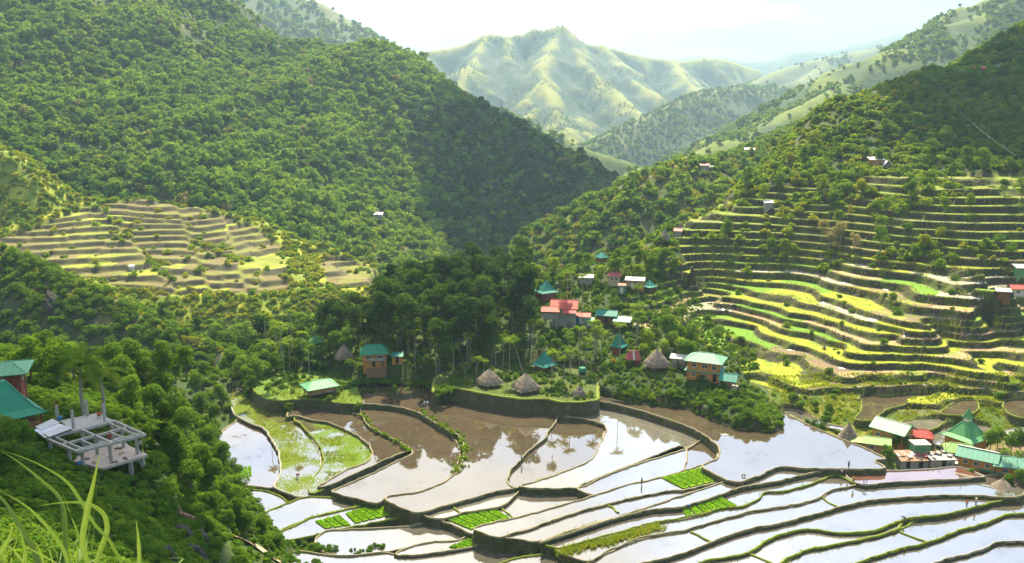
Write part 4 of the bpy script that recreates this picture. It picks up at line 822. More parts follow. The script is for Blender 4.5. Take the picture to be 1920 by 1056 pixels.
# ================================================================== PLANTS ONE CAN TELL APART
def hit(fz, u, v, y0=60, y1=420, n=700):
    """where the sight line of a photo pixel meets a surface"""
    a, b = ray(u, v); Y = np.linspace(y0, y1, n); d = fz(a * Y, Y) - b * Y
    i = np.where(d > 0)[0]
    if len(i) == 0: return PY(u, v, (y0 + y1) / 2)
    k = i[0]; Yh = Y[k]
    if k > 0: Yh = Y[k - 1] + (Y[k] - Y[k - 1]) * (-d[k - 1]) / (d[k] - d[k - 1] + 1e-9)
    return (a * Yh, Yh, b * Yh)
def ghit(u, v, y0=70, y1=420): return hit(ground_z, u, v, y0, y1)
def trunk_mesh(name, seed, H, r0, limbs, spread, start=0.45, lean=0.06, matn='trunk'):
    r = random.Random(seed); m = MB(); pts = [(0, 0, -0.8)]; x = y = 0
    for i in range(1, 7):
        x += r.uniform(-lean, lean) * H / 6; y += r.uniform(-lean, lean) * H / 6; pts.append((x, y, H * 0.86 * i / 6))
    m.tube(pts, [r0 * (1.35 if i == 0 else 1 - 0.8 * i / 6) for i in range(7)], 8)
    for k in range(limbs):
        t = r.uniform(start, 0.9); i = min(5, int(t * 6)); f = t * 6 - i
        p = Vector(pts[i]).lerp(Vector(pts[i + 1]), f); a = r.uniform(0, 6.28); l = spread * r.uniform(0.6, 1.0)
        q = p + Vector((math.cos(a) * l * 0.5, math.sin(a) * l * 0.5, l * 0.45)); e = p + Vector((math.cos(a) * l, math.sin(a) * l, l * 0.75))
        m.tube([p, q, e], [r0 * 0.42 * (1.1 - t), r0 * 0.28 * (1.1 - t), r0 * 0.08], 5)
    return m.mesh(name, [matn], True)
def tree_kind(seed, H, R_, base, nl, n, size, matn, trunkmat='trunk', r0=0.28, **kw):
    rs = np.random.default_rng(seed); L = lumps(seed, R_, H - base, nl, base, **{k: kw.pop(k) for k in ('spread', 'mn', 'mx') if k in kw})
    V, Fq, lv = leaf_cloud(seed, L, n, size, **kw)
    return trunk_mesh('trunk', seed, H, r0, 7, R_ * 0.75, base / H * 0.9, matn=trunkmat), newmesh('crown', V, Fq, [matn], lv=lv)
def plant(name, kind, loc, label, cat, group, s=1.0, rz=None, sz=1.0):
    t = thing(name, label, cat, loc, random.uniform(0, 6.28) if rz is None else rz, group); t.scale = (s, s, s * sz)
    for nm, me in zip(kind[2] if len(kind) > 2 else ('trunk', 'crown'), kind[:2]): link(nm, me, t)
    return t
GROVE = [tree_kind(400 + i, 17, 3.5, 6.0, 13, 1700, 0.34, 'leaf_dark', r0=0.26) for i in range(6)]
GREEN = [tree_kind(420 + i, 9, 3.0, 2.2, 11, 1500, 0.28, 'leaf_near', r0=0.2) for i in range(6)]
SUNNY = [tree_kind(440 + i, 7.5, 2.6, 2.0, 9, 1000, 0.28, 'leaf_shrub', r0=0.16) for i in range(4)]
YELLO = [tree_kind(450 + i, 5.5, 2.4, 1.0, 8, 900, 0.26, 'leaf_yellow', r0=0.14) for i in range(3)]
DRY = [tree_kind(455 + i, 7, 2.4, 1.2, 8, 800, 0.24, 'leaf_dry', 'trunk_pale', r0=0.15) for i in range(2)]
CONIF = [tree_kind(460, 21, 2.4, 7.0, 16, 1600, 0.34, 'leaf_dark', r0=0.3, spread=0.6, mn=0.3, mx=0.5)]
ORAN = [tree_kind(470, 4.5, 1.3, 2.0, 6, 350, 0.22, 'leaf_orange', r0=0.1)]
def frond_mesh(name, seed, n, L, W, h0, droop, nl, matn, up=(0.1, 1.1)):
    r = random.Random(seed); V = []; Fc = []
    for k in range(n):
        a = 2 * math.pi * (k * 0.382) + r.uniform(-.2, .2); e = up[0] + (up[1] - up[0]) * r.random(); l = L * r.uniform(0.8, 1.1)
        d = Vector((math.cos(a), math.sin(a), 0)); s = Vector((-d.y, d.x, 0)); P = []
        p = Vector((0, 0, h0)); ang = e
        for i in range(nl + 1):
            P.append(p.copy()); p = p + (d * math.cos(ang) + Vector((0, 0, math.sin(ang)))) * (l / nl); ang -= droop / nl * (0.5 + i / nl)
        for i in range(nl):
            t = i / nl; w = W * (math.sin(math.pi * min(1, 0.12 + 0.9 * t)) ** 0.7) * (1.0 if t < 0.9 else 0.6)
            q = P[i + 1] - P[i]; b = len(V)
            V += [tuple(P[i]), tuple(P[i] + q * 0.9)]
            for sg in (-1, 1):
                tip = P[i] + q * 1.5 + s * sg * w + Vector((0, 0, -w * 0.45)); tip2 = tip + q * 0.4
                c = len(V); V += [tuple(tip), tuple(tip2)]
                Fc.append((b, b + 1, c + 1, c))
        for i in range(nl):
            b = len(V); o = s * L * 0.008; V += [tuple(P[i] - o), tuple(P[i] + o), tuple(P[i + 1] + o), tuple(P[i + 1] - o)]; Fc.append((b, b + 1, b + 2, b + 3))
    return newmesh(name, V, Fc, [matn], lv=[r.random() for _ in Fc])
def palm_trunk(seed, H, r0, r1, bend, matn):
    r = random.Random(seed); m = MB(); a = r.uniform(0, 6.28); n = 12
    pts = [(bend * math.cos(a) * math.sin(math.pi * i / n), bend * math.sin(a) * math.sin(math.pi * i / n), -0.6 + (H + 0.6) * i / n) for i in range(n + 1)]
    m.tube(pts, [r0 + (r1 - r0) * i / n + (0.02 if i % 2 else 0) for i in range(n + 1)], 7); return m.mesh('trunk', [matn], True)
BETEL = [(palm_trunk(500 + i, 8.5 + i, 0.10, 0.075, 0.25, 'trunk_pale'), frond_mesh('fronds', 500 + i, 14, 2.3, 0.62, 8.5 + i, 1.9, 9, 'leaf_palm', (0.2, 1.25)), ('trunk', 'fronds')) for i in range(4)]
COCO = [(palm_trunk(510 + i, 7, 0.2, 0.15, 0.5, 'trunk_pale'), frond_mesh('fronds', 510 + i, 15, 3.8, 0.62, 7, 1.8, 18, 'leaf_palm', (0.0, 1.3)), ('trunk', 'fronds')) for i in range(2)]
def banana(seed, H):
    r = random.Random(seed); m = MB(); m.tube([(0, 0, -0.4), (0.03, 0, H * 0.5), (0, 0.03, H)], [0.17, 0.13, 0.08], 7)
    V = []; Fc = []
    for k in range(9):
        a = k * 2.4 + r.uniform(-.3, .3); d = Vector((math.cos(a), math.sin(a), 0)); s = Vector((-d.y, d.x, 0)); L = r.uniform(1.7, 2.5); ang = r.uniform(0.6, 1.35); p = Vector((0, 0, H * 0.92)); rows = []
        for i in range(8):
            t = i / 7; w = 0.36 * math.sin(math.pi * (0.08 + 0.88 * t)) ** 0.6
            rows.append((p - s * w + Vector((0, 0, w * 0.3)), p.copy(), p + s * w + Vector((0, 0, w * 0.3)))); p = p + (d * math.cos(ang) + Vector((0, 0, math.sin(ang)))) * L / 7; ang -= 0.32
        b = len(V)
        for rr in rows: V += [tuple(q) for q in rr]
        for i in range(7):
            for j in range(2): c = b + i * 3 + j; Fc.append((c, c + 1, c + 4, c + 3))
    return m.mesh('stem', ['leaf_palm'], True), newmesh('leaves', V, Fc, ['leaf_banana'], lv=[r.random() for _ in Fc]), ('stem', 'leaves')
BANA = [banana(520 + i, 1.6 + 0.35 * i) for i in range(4)]
# ---- dark grove on the village spur
done = []
def clear(x, y, d):
    if any((x - a) ** 2 + (y - b) ** 2 < d * d for a, b in done): return False
    done.append((x, y)); return True
KEEP = [(598, 720, 40, 26), (703, 660, 46, 40), (645, 660, 28, 26), (918, 706, 36, 24), (986, 714, 36, 24), (1020, 676, 30, 24), (1050, 580, 42, 30), (1023, 546, 24, 18), (1160, 640, 20, 24), (1320, 690, 60, 34), (1187, 668, 20, 16), (1231, 674, 30, 22), (1090, 592, 26, 14), (1137, 595, 40, 16), (1150, 522, 75, 20), (590, 640, 14, 10), (1365, 712, 26, 24), (1128, 480, 16, 14), (1255, 440, 24, 16)]
def free(x, y, z, hgt, r):
    """keep the houses in sight: no crown in front of one"""
    u, v0 = proj(x, y, z); _, v1 = proj(x, y, z + hgt); pr = r * F / y
    for a, b, du, dv in KEEP:
        if abs(u - a) < du + pr * 0.5 and v1 < b + dv * 0.6 and v0 > b + dv * 0.5: return False
    return True
cnt = 0; rr = random.Random(5)
GLAB = ['tall dark tree at the left end of the village grove', 'tall dark tree in the middle of the village grove', 'tall dark tree at the right end of the village grove behind the thatched huts']
for tries in range(3000):
    if cnt >= 92: break
    u = rr.uniform(540, 1010); Y = rr.uniform(222, 282); a, b = ray(u, 600); x = a * Y
    if Y < 228 and u < 800: continue
    z = gz(x, Y); k = rr.choice(GROVE); s = rr.uniform(0.8, 1.18) * (0.6 if u < 610 else 0.78 if u < 690 else 1.05)
    if z > -58 or z < -80: continue
    if not free(x, Y, z, 15 * s, 3.4 * s) or not clear(x, Y, 3.6): continue
    plant('grove_tree', k, (x, Y, z - 0.3), GLAB[0 if u < 720 else 1 if u < 880 else 2], 'tree', 'trees of the village grove', s); cnt += 1
x, Y = ray(735, 600)[0] * 262, 262; plant('conifer', CONIF[0], (x, Y, gz(x, Y)), 'tallest dark narrow tree standing above the left side of the grove', 'tree', None, 1.02)
# ---- trees in the gully behind the grove and on its left
cnt = 0
for tries in range(1500):
    if cnt >= 46: break
    u = rr.uniform(290, 660); Y = rr.uniform(285, 345); a, b = ray(u, 560); x = a * Y; z = max(gz(x, Y), float(LS(np.array([x]), np.array([Y]))[0]))
    top = proj(x, Y, z)[1]; want = 548 + 50 * abs(u - 480) / 180 if u < 480 else 545
    s = min(2.2, max(0.9, (proj(x, Y, z)[1] - want - rr.uniform(0, 40)) * Y / 1680 / 11)); 
    if not clear(x, Y, 5.5): continue
    kg = rr.choice(GREEN + GROVE[:2]); s *= 0.58 if kg in GROVE else 0.95
    plant('gully_tree', kg, (x, Y, z - 0.4), 'bushy tree in the gully between the left terraces and the village grove' if u < 480 else 'bushy tree in the gully just left of the dark grove', 'tree', 'trees in the gully', s); cnt += 1
# ---- lighter trees left of the paddies and below the spur
cnt = 0
for tries in range(1500):
    if cnt >= 44: break
    u = rr.uniform(430, 650); Y = rr.uniform(216, 252); a, b = ray(u, 680); x = a * Y; z = gz(x, Y)
    if in_ponds(np.array([x]), np.array([Y]))[0] or not free(x, Y, z, 8, 3.0) or (u > 545 and Y < 226): continue
    if not clear(x, Y, 3.4): continue
    plant('broadleaf_tree', rr.choice(GREEN), (x, Y, z - 0.3), 'leafy green tree on the slope left of the lawn house' if u < 545 else 'leafy green tree behind the lawn house', 'tree', 'leafy trees left of the village', rr.uniform(0.6, 1.0)); cnt += 1
# ---- near slope on the left: big bushes and trees around the platform
NEARL = [tree_kind(600 + i, 7.5, 2.6, 1.6, 13, 3600, 0.17, 'leaf_near', r0=0.16) for i in range(5)]
spots = [(322, 872, .9), (335, 885, 1.0), (350, 830, 1.0), (375, 900, 0.9), (395, 850, 0.9), (400, 930, 0.9), (420, 880, 0.9), (360, 930, .8), (430, 950, .8), (330, 800, 1.0), (290, 800, 1.0), (250, 770, 1.05), (230, 740, 1.1), (300, 760, 1.1), (380, 780, 1.0), (405, 800, .9), (415, 760, .9), (370, 745, 1.0),
         (60, 720, 1.25), (110, 730, 1.3), (140, 720, 1.15), (180, 735, 1.0), (215, 715, 1.1), (90, 700, 1.2), (270, 720, 1.1), (330, 720, 1.0), (310, 700, 1.0), (10, 860, .75), (40, 850, .7), (20, 905, .7), (60, 890, .5), (445, 985, .65), (465, 1005, .6), (425, 1000, .6), (400, 975, .7), (385, 720, 1.0), (350, 700, .9), (245, 705, 1.1), (440, 900, .8), (450, 930, .7), (490, 1010, .55), (520, 1035, .5)]
for i, (u, v, s) in enumerate(spots):
    p = ghit(u, v, 60, 260)
    where = 'behind the concrete platform' if v < 790 else 'beside the white pond at the foot of the slope' if u > 380 else 'below the green pyramid roof at the left edge' if u < 100 else 'right of the concrete platform'
    plant('hillside_tree', NEARL[i % 5] , (p[0], p[1], p[2] - 0.4), 'bushy green tree ' + where, 'tree', 'bushy trees on the near slope', s * 0.92)
p = ghit(316, 852, 60, 200); plant('hillside_tree', tree_kind(640, 8, 1.7, 0.8, 14, 3000, 0.17, 'leaf_dark', r0=0.16), p, 'dark column shaped tree beside the right end of the concrete platform', 'tree', None, 1.0)
p = ghit(310, 730, 60, 260); plant('hillside_tree', tree_kind(641, 8, 2.4, 2.0, 10, 2400, 0.19, 'leaf_shrub', r0=0.16), p, 'pale yellow green tree on the slope right of the coconut palms', 'tree', None, 1.0)
# ---- palms
for (u, v, s, lab) in [(163, 800, 1.2, 'coconut palm with a pale trunk rising behind the concrete platform, left one'), (197, 805, 1.1, 'coconut palm with drooping fronds behind the orange figure on the platform'), (1117, 668, 0.95, 'coconut palm with spreading fronds below the red roofed house')]:
    p = ghit(u, v, 60, 300); plant('coconut_palm', COCO[0 if u < 190 else 1], p, lab, 'palm', None, s)
bp = [(872, 736), (895, 738), (908, 738), (985, 716), (1036, 722), (1058, 730), (1069, 732), (930, 690), (945, 690), (955, 700), (878, 700), (1160, 690), (1000, 660), (850, 715), (820, 710), (780, 700)]
bl = ['slender palm at the left of the first thatched hut', 'slender palm in front of the first thatched hut, taller one', 'slender palm in front of the first thatched hut, shorter one', 'leaning slender palm above the second thatched hut', 'slender palm in front of the teal pyramid roof', 'slender palm between second and smallest thatched hut, left one', 'slender palm between second and smallest thatched hut, right one']
for i, (u, v) in enumerate(bp):
    p = ghit(u, v, 150, 300); t = plant('betel_palm', BETEL[i % 4], p, bl[i] if i < len(bl) else 'slender pale trunked palm in the shade of the grove', 'palm', None if i < len(bl) else 'slender palms in the grove', 0.82 if i in (0, 2, 5) else 0.95)
    if i == 3: t.rotation_euler = (0.0, -0.28, 0.2)
cnt = 0
for tries in range(900):
    if cnt >= 30: break
    u = rr.uniform(495, 590) if cnt < 16 else rr.uniform(1060, 1200); v = rr.uniform(650, 712) if cnt < 16 else rr.uniform(560, 700); p = ghit(u, v, 150, 300)
    if not clear(p[0], p[1], 2.0) or not free(*p, 9, 1.6): continue
    plant('betel_palm', BETEL[cnt % 4], p, 'slender palm in the palm clump left of the lawn house' if u < 700 else 'slender palm among bananas below the red roofs', 'palm', 'slender palms around the village', rr.uniform(0.8, 1.1)); cnt += 1
cnt = 0
for tries in range(1500):
    if cnt >= 52: break
    if cnt < 14: u, v = rr.uniform(575, 640), rr.uniform(668, 700)
    elif cnt < 40: u, v = rr.uniform(1040, 1180), rr.uniform(612, 705)
    else: u, v = rr.uniform(1190, 1310), rr.uniform(480, 560)
    p = ghit(u, v, 150, 330)
    if not free(*p, 4, 2.0) or not clear(p[0], p[1], 1.6): continue
    plant('banana_plant', BANA[cnt % 4], p, 'broad leaved banana plant left of the brown thatched hut' if u < 700 else 'broad leaved banana plant on the slope below the red roofs' if u < 1181 else 'broad leaved banana plant beside the upper hamlet', 'banana plant', 'banana plants around the village', rr.uniform(1.0, 1.5)); cnt += 1
# ---- trees of the right half of the spur and of the upper hamlet
cnt = 0
for tries in range(2500):
    if cnt >= 44: break
    u, v = rr.uniform(1000, 1300), rr.uniform(500, 690); p = ghit(u, v, 150, 330)
    if not free(*p, 7, 3.0) or not clear(p[0], p[1], 3.2) or in_ponds(np.array([p[0]]), np.array([p[1]]))[0]: continue
    if inpoly([u], [v], TREG)[0]: continue
    plant('village_tree', rr.choice(GREEN + SUNNY), (p[0], p[1], p[2] - 0.3), 'round green tree among the houses right of the grove' if u < 1130 else 'round green tree at the foot of the right terraces', 'tree', 'trees among the village houses', rr.uniform(0.5, 0.9)); cnt += 1
p = ghit(1250, 650, 150, 300); plant('village_tree', GREEN[2], p, 'round dark tree standing alone above the largest thatched hut', 'tree', None, 1.0)
for u, v, lab in ((637, 655, 'orange flowering shrub above the brown thatched hut'), (1218, 652, 'orange flowering shrub above the red striped roof'), (1148, 690, 'orange leaved shrub left of the red striped roof')):
    p = ghit(u, v, 150, 300); plant('flowering_shrub', ORAN[0], p, lab, 'shrub', None, 0.6)
# ---- individual trees on the right hillside
cnt = 0
for tries in range(3000):
    if cnt >= 62: break
    u, v = rr.uniform(1290, 1920), rr.uniform(60, 500)
    if (v < 380 - (u - 1350) * 0.55 - 10) or (inpoly([u], [v], TREG)[0] and rr.random() < 0.6): continue
    p = ghit(u, v, 180, 470)
    if p[1] > 460 or not clear(p[0], p[1], 5.0): continue
    dkr = u > 1700 and v < 330  # shade of this corner painted by darker leaves; mostly lighter ones elsewhere
    k = rr.choice(GREEN) if dkr or rr.random() < 0.2 else rr.choice(SUNNY + YELLO)
    plant('hill_tree', k, (p[0], p[1], p[2] - 0.3), 'tree with shade put into darker leaves on the upper right hillside' if dkr else 'sunlit tree on the terraced right hillside' if v > 330 else 'sunlit tree near the crest of the right hillside', 'tree', 'trees on the right hillside', rr.uniform(0.6, 1.15)); cnt += 1
for u, v, s in ((1540, 450, 1.0), (1575, 455, 1.1), (1600, 470, 0.9), (1555, 470, .9)):
    p = ghit(u, v, 180, 400); plant('bamboo_clump', DRY[0 if u < 1570 else 1], p, 'pale feathery bamboo in the middle of the right hillside', 'bamboo', 'pale bamboo on the right hillside', s)
# ---- bottom right village plants
for u, v, s, k, lab in ((1856, 850, .55, GREEN, 'dark tree behind the long green gable roof'), (1870, 838, .5, GREEN, 'dark tree right of the church roof'), (1895, 850, .5, GREEN, 'dark tree at the right edge above the green hip roof'), (1912, 842, .5, GREEN, 'bushy tree at the right edge'), (1680, 845, .38, GREEN, 'dark bush below the rusty gable roof'), (1695, 848, .36, GREEN, 'bush left of the unfinished concrete house'), (1668, 872, .38, GREEN, 'bush at the corner of the blue pond beside the shack'), (1663, 862, .35, GREEN, 'bush on the bank of the blue pond'),
                        (1818, 902, .3, GREEN, 'small bush in front of the long orange house'), (1890, 925, .5, NEARL, 'dark tree leaning over the large thatched roof'), (1912, 920, .55, NEARL, 'dark tree right of the large thatched roof'), (1835, 930, .28, SUNNY, 'low shrub at the corner of the tin shed')):
    p = ghit(u, v, 120, 260); plant('village_bush', k[int(u) % len(k)], p, lab, 'tree', None, s * 1.1)
for u, v, lab in ((1880, 892, 'small palm in front of the green hip roof at the right edge'), (1902, 898, 'small palm beside the large thatched roof')):
    p = ghit(u, v, 120, 260); plant('betel_palm', BETEL[0], p, lab, 'palm', None, 0.6)
for u, v, lab in ((1113, 944, 0), (745, 975, 'small yellow green shrub on the mud bar of the rounded pond'),):
    if lab: p = PZ(u, v, -77.7); plant('pond_shrub', YELLO[0], p, lab, 'shrub', None, 0.28)
# ================================================================== BUILDINGS
def paint(name, col, **k): return simple(name, col, **k)
ROOF = {'green': (0.02, 0.22, 0.115), 'teal': (0.015, 0.20, 0.15), 'pale_green': (0.10, 0.30, 0.15), 'lime': (0.19, 0.33, 0.09), 'bright_green': (0.07, 0.26, 0.09), 'red': (0.38, 0.045, 0.03), 'rose': (0.34, 0.08, 0.075), 'white': (0.52, 0.50, 0.47), 'grey': (0.30, 0.29, 0.27), 'tin': (0.52, 0.54, 0.56), 'pale_teal': (0.09, 0.27, 0.20), 'rust': (0.28, 0.17, 0.11), 'pale_worn': (0.34, 0.44, 0.36), 'green_worn': (0.12, 0.28, 0.19)}
for k, c in ROOF.items(): simple('roof_' + k, c, 0.6 if k != 'rust' else 0.85, 0.6, 0.9, 0.3, dirt=[x * 0.6 + 0.03 for x in c])

for k, c in {'orange': (0.46, 0.22, 0.06), 'brown': (0.16, 0.09, 0.05), 'cream': (0.52, 0.44, 0.28), 'grey': (0.30, 0.285, 0.26), 'white': (0.60, 0.59, 0.55), 'redbrown': (0.24, 0.07, 0.04), 'ply': (0.46, 0.27, 0.13), 'teal': (0.08, 0.24, 0.18), 'blue': (0.05, 0.16, 0.30), 'earth': (0.22, 0.14, 0.085), 'green': (0.10, 0.30, 0.14)}.items(): simple('wall_' + k, c, 0.85, 0.35, 0.9, 0.2)
simple('wood', (0.17, 0.11, 0.065), 0.85, 0.4, 2.0, 0.4); simple('dark', (0.02, 0.02, 0.022), 0.5, 0.2); simple('concrete', (0.36, 0.34, 0.30), 0.9, 0.5, 1.2, 0.3, dirt=(0.19, 0.18, 0.14)); simple('concrete_floor', (0.46, 0.37, 0.30), 0.9, 0.5, 0.7, 0.2, dirt=(0.28, 0.25, 0.20)); simple('frame_white', (0.62, 0.6, 0.55), 0.6, 0.2)
m, nt, o = mat('glass'); p = N(nt, 'ShaderNodeBsdfPrincipled', {'Base Color': (0.03, 0.04, 0.05, 1), 'Roughness': 0.08}); nt.links.new(p.outputs[0], o.inputs[0]); MATS['glass'] = m
m, nt, o = mat('thatch'); tcn = N(nt, 'ShaderNodeTexCoord').outputs['Object']
mp_ = N(nt, 'ShaderNodeMapping', {'Vector': tcn, 'Scale': (6, 6, 0.7)}).outputs[0]; a1 = noise(nt, mp_, 2.2, 6, 0.75); a2 = noise(nt, tcn, 0.9, 4, 0.6)
cc = mixc(nt, ramp(nt, a1, [(0.3, 0.0), (0.7, 1.0)]), (0.115, 0.092, 0.07), (0.34, 0.285, 0.215)); cc = mixc(nt, ramp(nt, a2, [(0.45, 0.0), (0.7, 0.6)]), cc, (0.12, 0.09, 0.065))
bb = N(nt, 'ShaderNodeBump', {'Strength': 0.8, 'Distance': 0.12, 'Height': a1}); p = N(nt, 'ShaderNodeBsdfPrincipled', {'Base Color': cc, 'Roughness': 0.95, 'Normal': bb.outputs[0]}); nt.links.new(p.outputs[0], o.inputs[0]); MATS['thatch'] = m
def roof_mesh(kind, w, d, h, t=0.10, ridge=0.5, trunc=0.0):
    """roof with thickness; w along x, d along y, eaves at z 0"""
    m = MB(); x, y = w / 2, d / 2
    E = [(-x, -y), (x, -y), (x, y), (-x, y)]
    if kind == 'hip': rx = max(0.02, w * ridge / 2); T = [(-rx, 0, h), (rx, 0, h)]; fc = [(0, 1, 5, 4), (1, 2, 5), (2, 3, 4, 5), (3, 0, 4)]
    elif kind == 'gable': T = [(-x, 0, h), (x, 0, h)]; fc = [(0, 1, 5, 4), (2, 3, 4, 5)]
    elif kind == 'pyramid': q = max(0.03, trunc); T = [(-q, -q, h), (q, -q, h), (q, q, h), (-q, q, h)]; fc = [(0, 1, 5, 4), (1, 2, 6, 5), (2, 3, 7, 6), (3, 0, 4, 7), (4, 5, 6, 7)]
    elif kind == 'flared':   # steep hipped cap over a shallower skirt
        a = 0.72; s = h * 0.16; q = max(0.03, trunc); T = [(sx * x * a, sy * y * a, s) for sx, sy in ((-1, -1), (1, -1), (1, 1), (-1, 1))] + [(sx * q, sy * q, h) for sx, sy in ((-1, -1), (1, -1), (1, 1), (-1, 1))]
        fc = [(i, (i + 1) % 4, 4 + (i + 1) % 4, 4 + i) for i in range(4)] + [(4 + i, 4 + (i + 1) % 4, 8 + (i + 1) % 4, 8 + i) for i in range(4)] + [(8, 9, 10, 11)]
    elif kind == 'shed': T = []; V = [(-x, -y, 0), (x, -y, 0), (x, y, h), (-x, y, h)]; fc = [(0, 1, 2, 3)]
    V = V if kind == 'shed' else [(a, b, 0) for a, b in E] + T
    n = len(V); V2 = V + [(a, b, c - t) for a, b, c in V]
    F2 = list(fc) + [tuple(n + i for i in f[::-1]) for f in fc]
    ed = {}
    for f in fc:
        for a, b in zip(f, f[1:] + f[:1]): ed[(a, b)] = 1
    for a, b in list(ed):
        if (b, a) not in ed: F2.append((b, a, n + a, n + b))
    m.add(V2, F2, 0)
    # seam battens and cap along the ridge lines
    caps = {'hip': [(4, 5), (0, 4), (3, 4), (1, 5), (2, 5)], 'gable': [(4, 5)], 'pyramid': [(i, 4 + i) for i in range(4)], 'flared': [(i, 4 + i) for i in range(4)] + [(4 + i, 8 + i) for i in range(4)], 'shed': []}[kind]
    for a, b in caps: m.bar(Vector(V[a]) + Vector((0, 0, 0.03)), Vector(V[b]) + Vector((0, 0, 0.03)), 0.16, 0.05, 0)
    return m
def add_roof(root, kind, w, d, h, z, matn, name='roof', x=0, y=0, rz=0, **k):
    mm = roof_mesh(kind, w, d, h, **k)
    # standing ribs of the metal sheets on the long slopes
    if matn.startswith('roof') and kind in ('hip', 'gable', 'shed') and w > 3:
        n = int(w / 0.9)
        for i in range(1, n):
            xx = -w / 2 + w * i / n
            if kind == 'hip' :
                rx = w * k.get('ridge', 0.5) / 2; f = 1 if abs(xx) <= rx else max(0, (w / 2 - abs(xx)) / (w / 2 - rx + 1e-6))
                for sg in (-1, 1): mm.bar((xx, sg * d / 2, 0.02), (xx, sg * d / 2 * (1 - f), h * f + 0.02), 0.05, 0.04)
            elif kind == 'gable':
                for sg in (-1, 1): mm.bar((xx, sg * d / 2, 0.02), (xx, 0, h + 0.02), 0.05, 0.04)
            else: mm.bar((xx, -d / 2, 0.02), (xx, d / 2, h + 0.02), 0.05, 0.04)
    return mm.build(name, matn, root, loc=(x, y, z), rz=rz)
def window(root, side, off, z, ww, hh, w, d, shutter=None):
    """frame proud of the wall with its pane as a sub-part; side f/b/l/r"""
    a = {'f': 0, 'r': math.pi / 2, 'b': math.pi, 'l': -math.pi / 2}[side]; dist = d / 2 if side in 'fb' else w / 2
    M = Matrix.Rotation(a, 3, 'Z'); p = M @ Vector((off, -dist - 0.015, z))
    m = MB(); t = 0.08
    for c, s in (((0, 0, hh / 2), (ww + t, 0.07, t)), ((0, 0, -hh / 2), (ww + t, 0.09, t)), ((-ww / 2, 0, 0), (t, 0.07, hh - t)), ((ww / 2, 0, 0), (t, 0.07, hh - t)), ((0, 0.004, 0), (t * .6, 0.05, hh - t))): m.box(c, s)
    f = m.build('window', 'frame_white' if not shutter else shutter, root, loc=p, rz=a)
    q = MB(); q.box((0, 0.012, 0), (ww - t, 0.03, hh - t)); q.build('pane', 'glass', f); return f
def door(root, side, off, z, w, d, matn='wood', hh=1.9, ww=0.85):
    a = {'f': 0, 'r': math.pi / 2, 'b': math.pi, 'l': -math.pi / 2}[side]; dist = d / 2 if side in 'fb' else w / 2
    p = Matrix.Rotation(a, 3, 'Z') @ Vector((off, -dist - 0.02, z + hh / 2)); m = MB(); m.box((0, 0, 0), (ww, 0.06, hh)); return m.build('door', matn, root, loc=p, rz=a)
def post(root, x, y, z0, z1, r=0.09, matn='wood'):
    m = MB(); m.tube([(0, 0, z0), (0, 0, z1)], r, 6); return m.build('post', matn, root, loc=(x, y, 0))
def house(label, uv, w, d, h, roof, rh, rmat, wmat, rz=0, over=0.6, cat='house', name='house', pos=None, group=None, wins=(), doors=(), sink=2.0, ridge=0.5, trunc=0.0, y0=70, y1=420, upper=None, stilts=0):
    p = pos or ghit(uv[0], uv[1], y0, y1); t = thing(name, label, cat, p, rz, group)
    m = MB(); m.box((0, 0, (h - sink) / 2 if not stilts else (h + stilts) / 2), (w, d, h + sink if not stilts else h - stilts)); m.build('wall', 'wall_' + wmat, t)
    if stilts:
        for sx in (-1, 1):
            for sy in (-1, 1): post(t, sx * (w / 2 - 0.15), sy * (d / 2 - 0.15), -1.2, stilts, 0.11)
    if upper: b = MB(); b.box((0, 0, upper[0]), (w + 0.12, d + 0.12, 0.16)); b.build('floor_band', upper[1], t)
    add_roof(t, roof, w + 2 * over, d + 2 * over, rh, h + (0.0), 'roof_' + rmat, ridge=ridge, **({'trunc': trunc} if roof in ('pyramid', 'flared') else {}))
    if roof == 'gable':
        g = MB()
        for sx in (-1, 1): g.add([(sx * (w / 2 - 0.02), -d / 2, h), (sx * (w / 2 - 0.02), d / 2, h), (sx * (w / 2 - 0.02), 0, h + rh * d / (d + 2 * over) - 0.06)], [(0, 1, 2)])
        g.build('gable_wall', 'wall_' + wmat, t)
    for q in wins: window(t, *q, w, d)
    for q in doors: door(t, *q[:3], w, d, *q[3:])
    return t
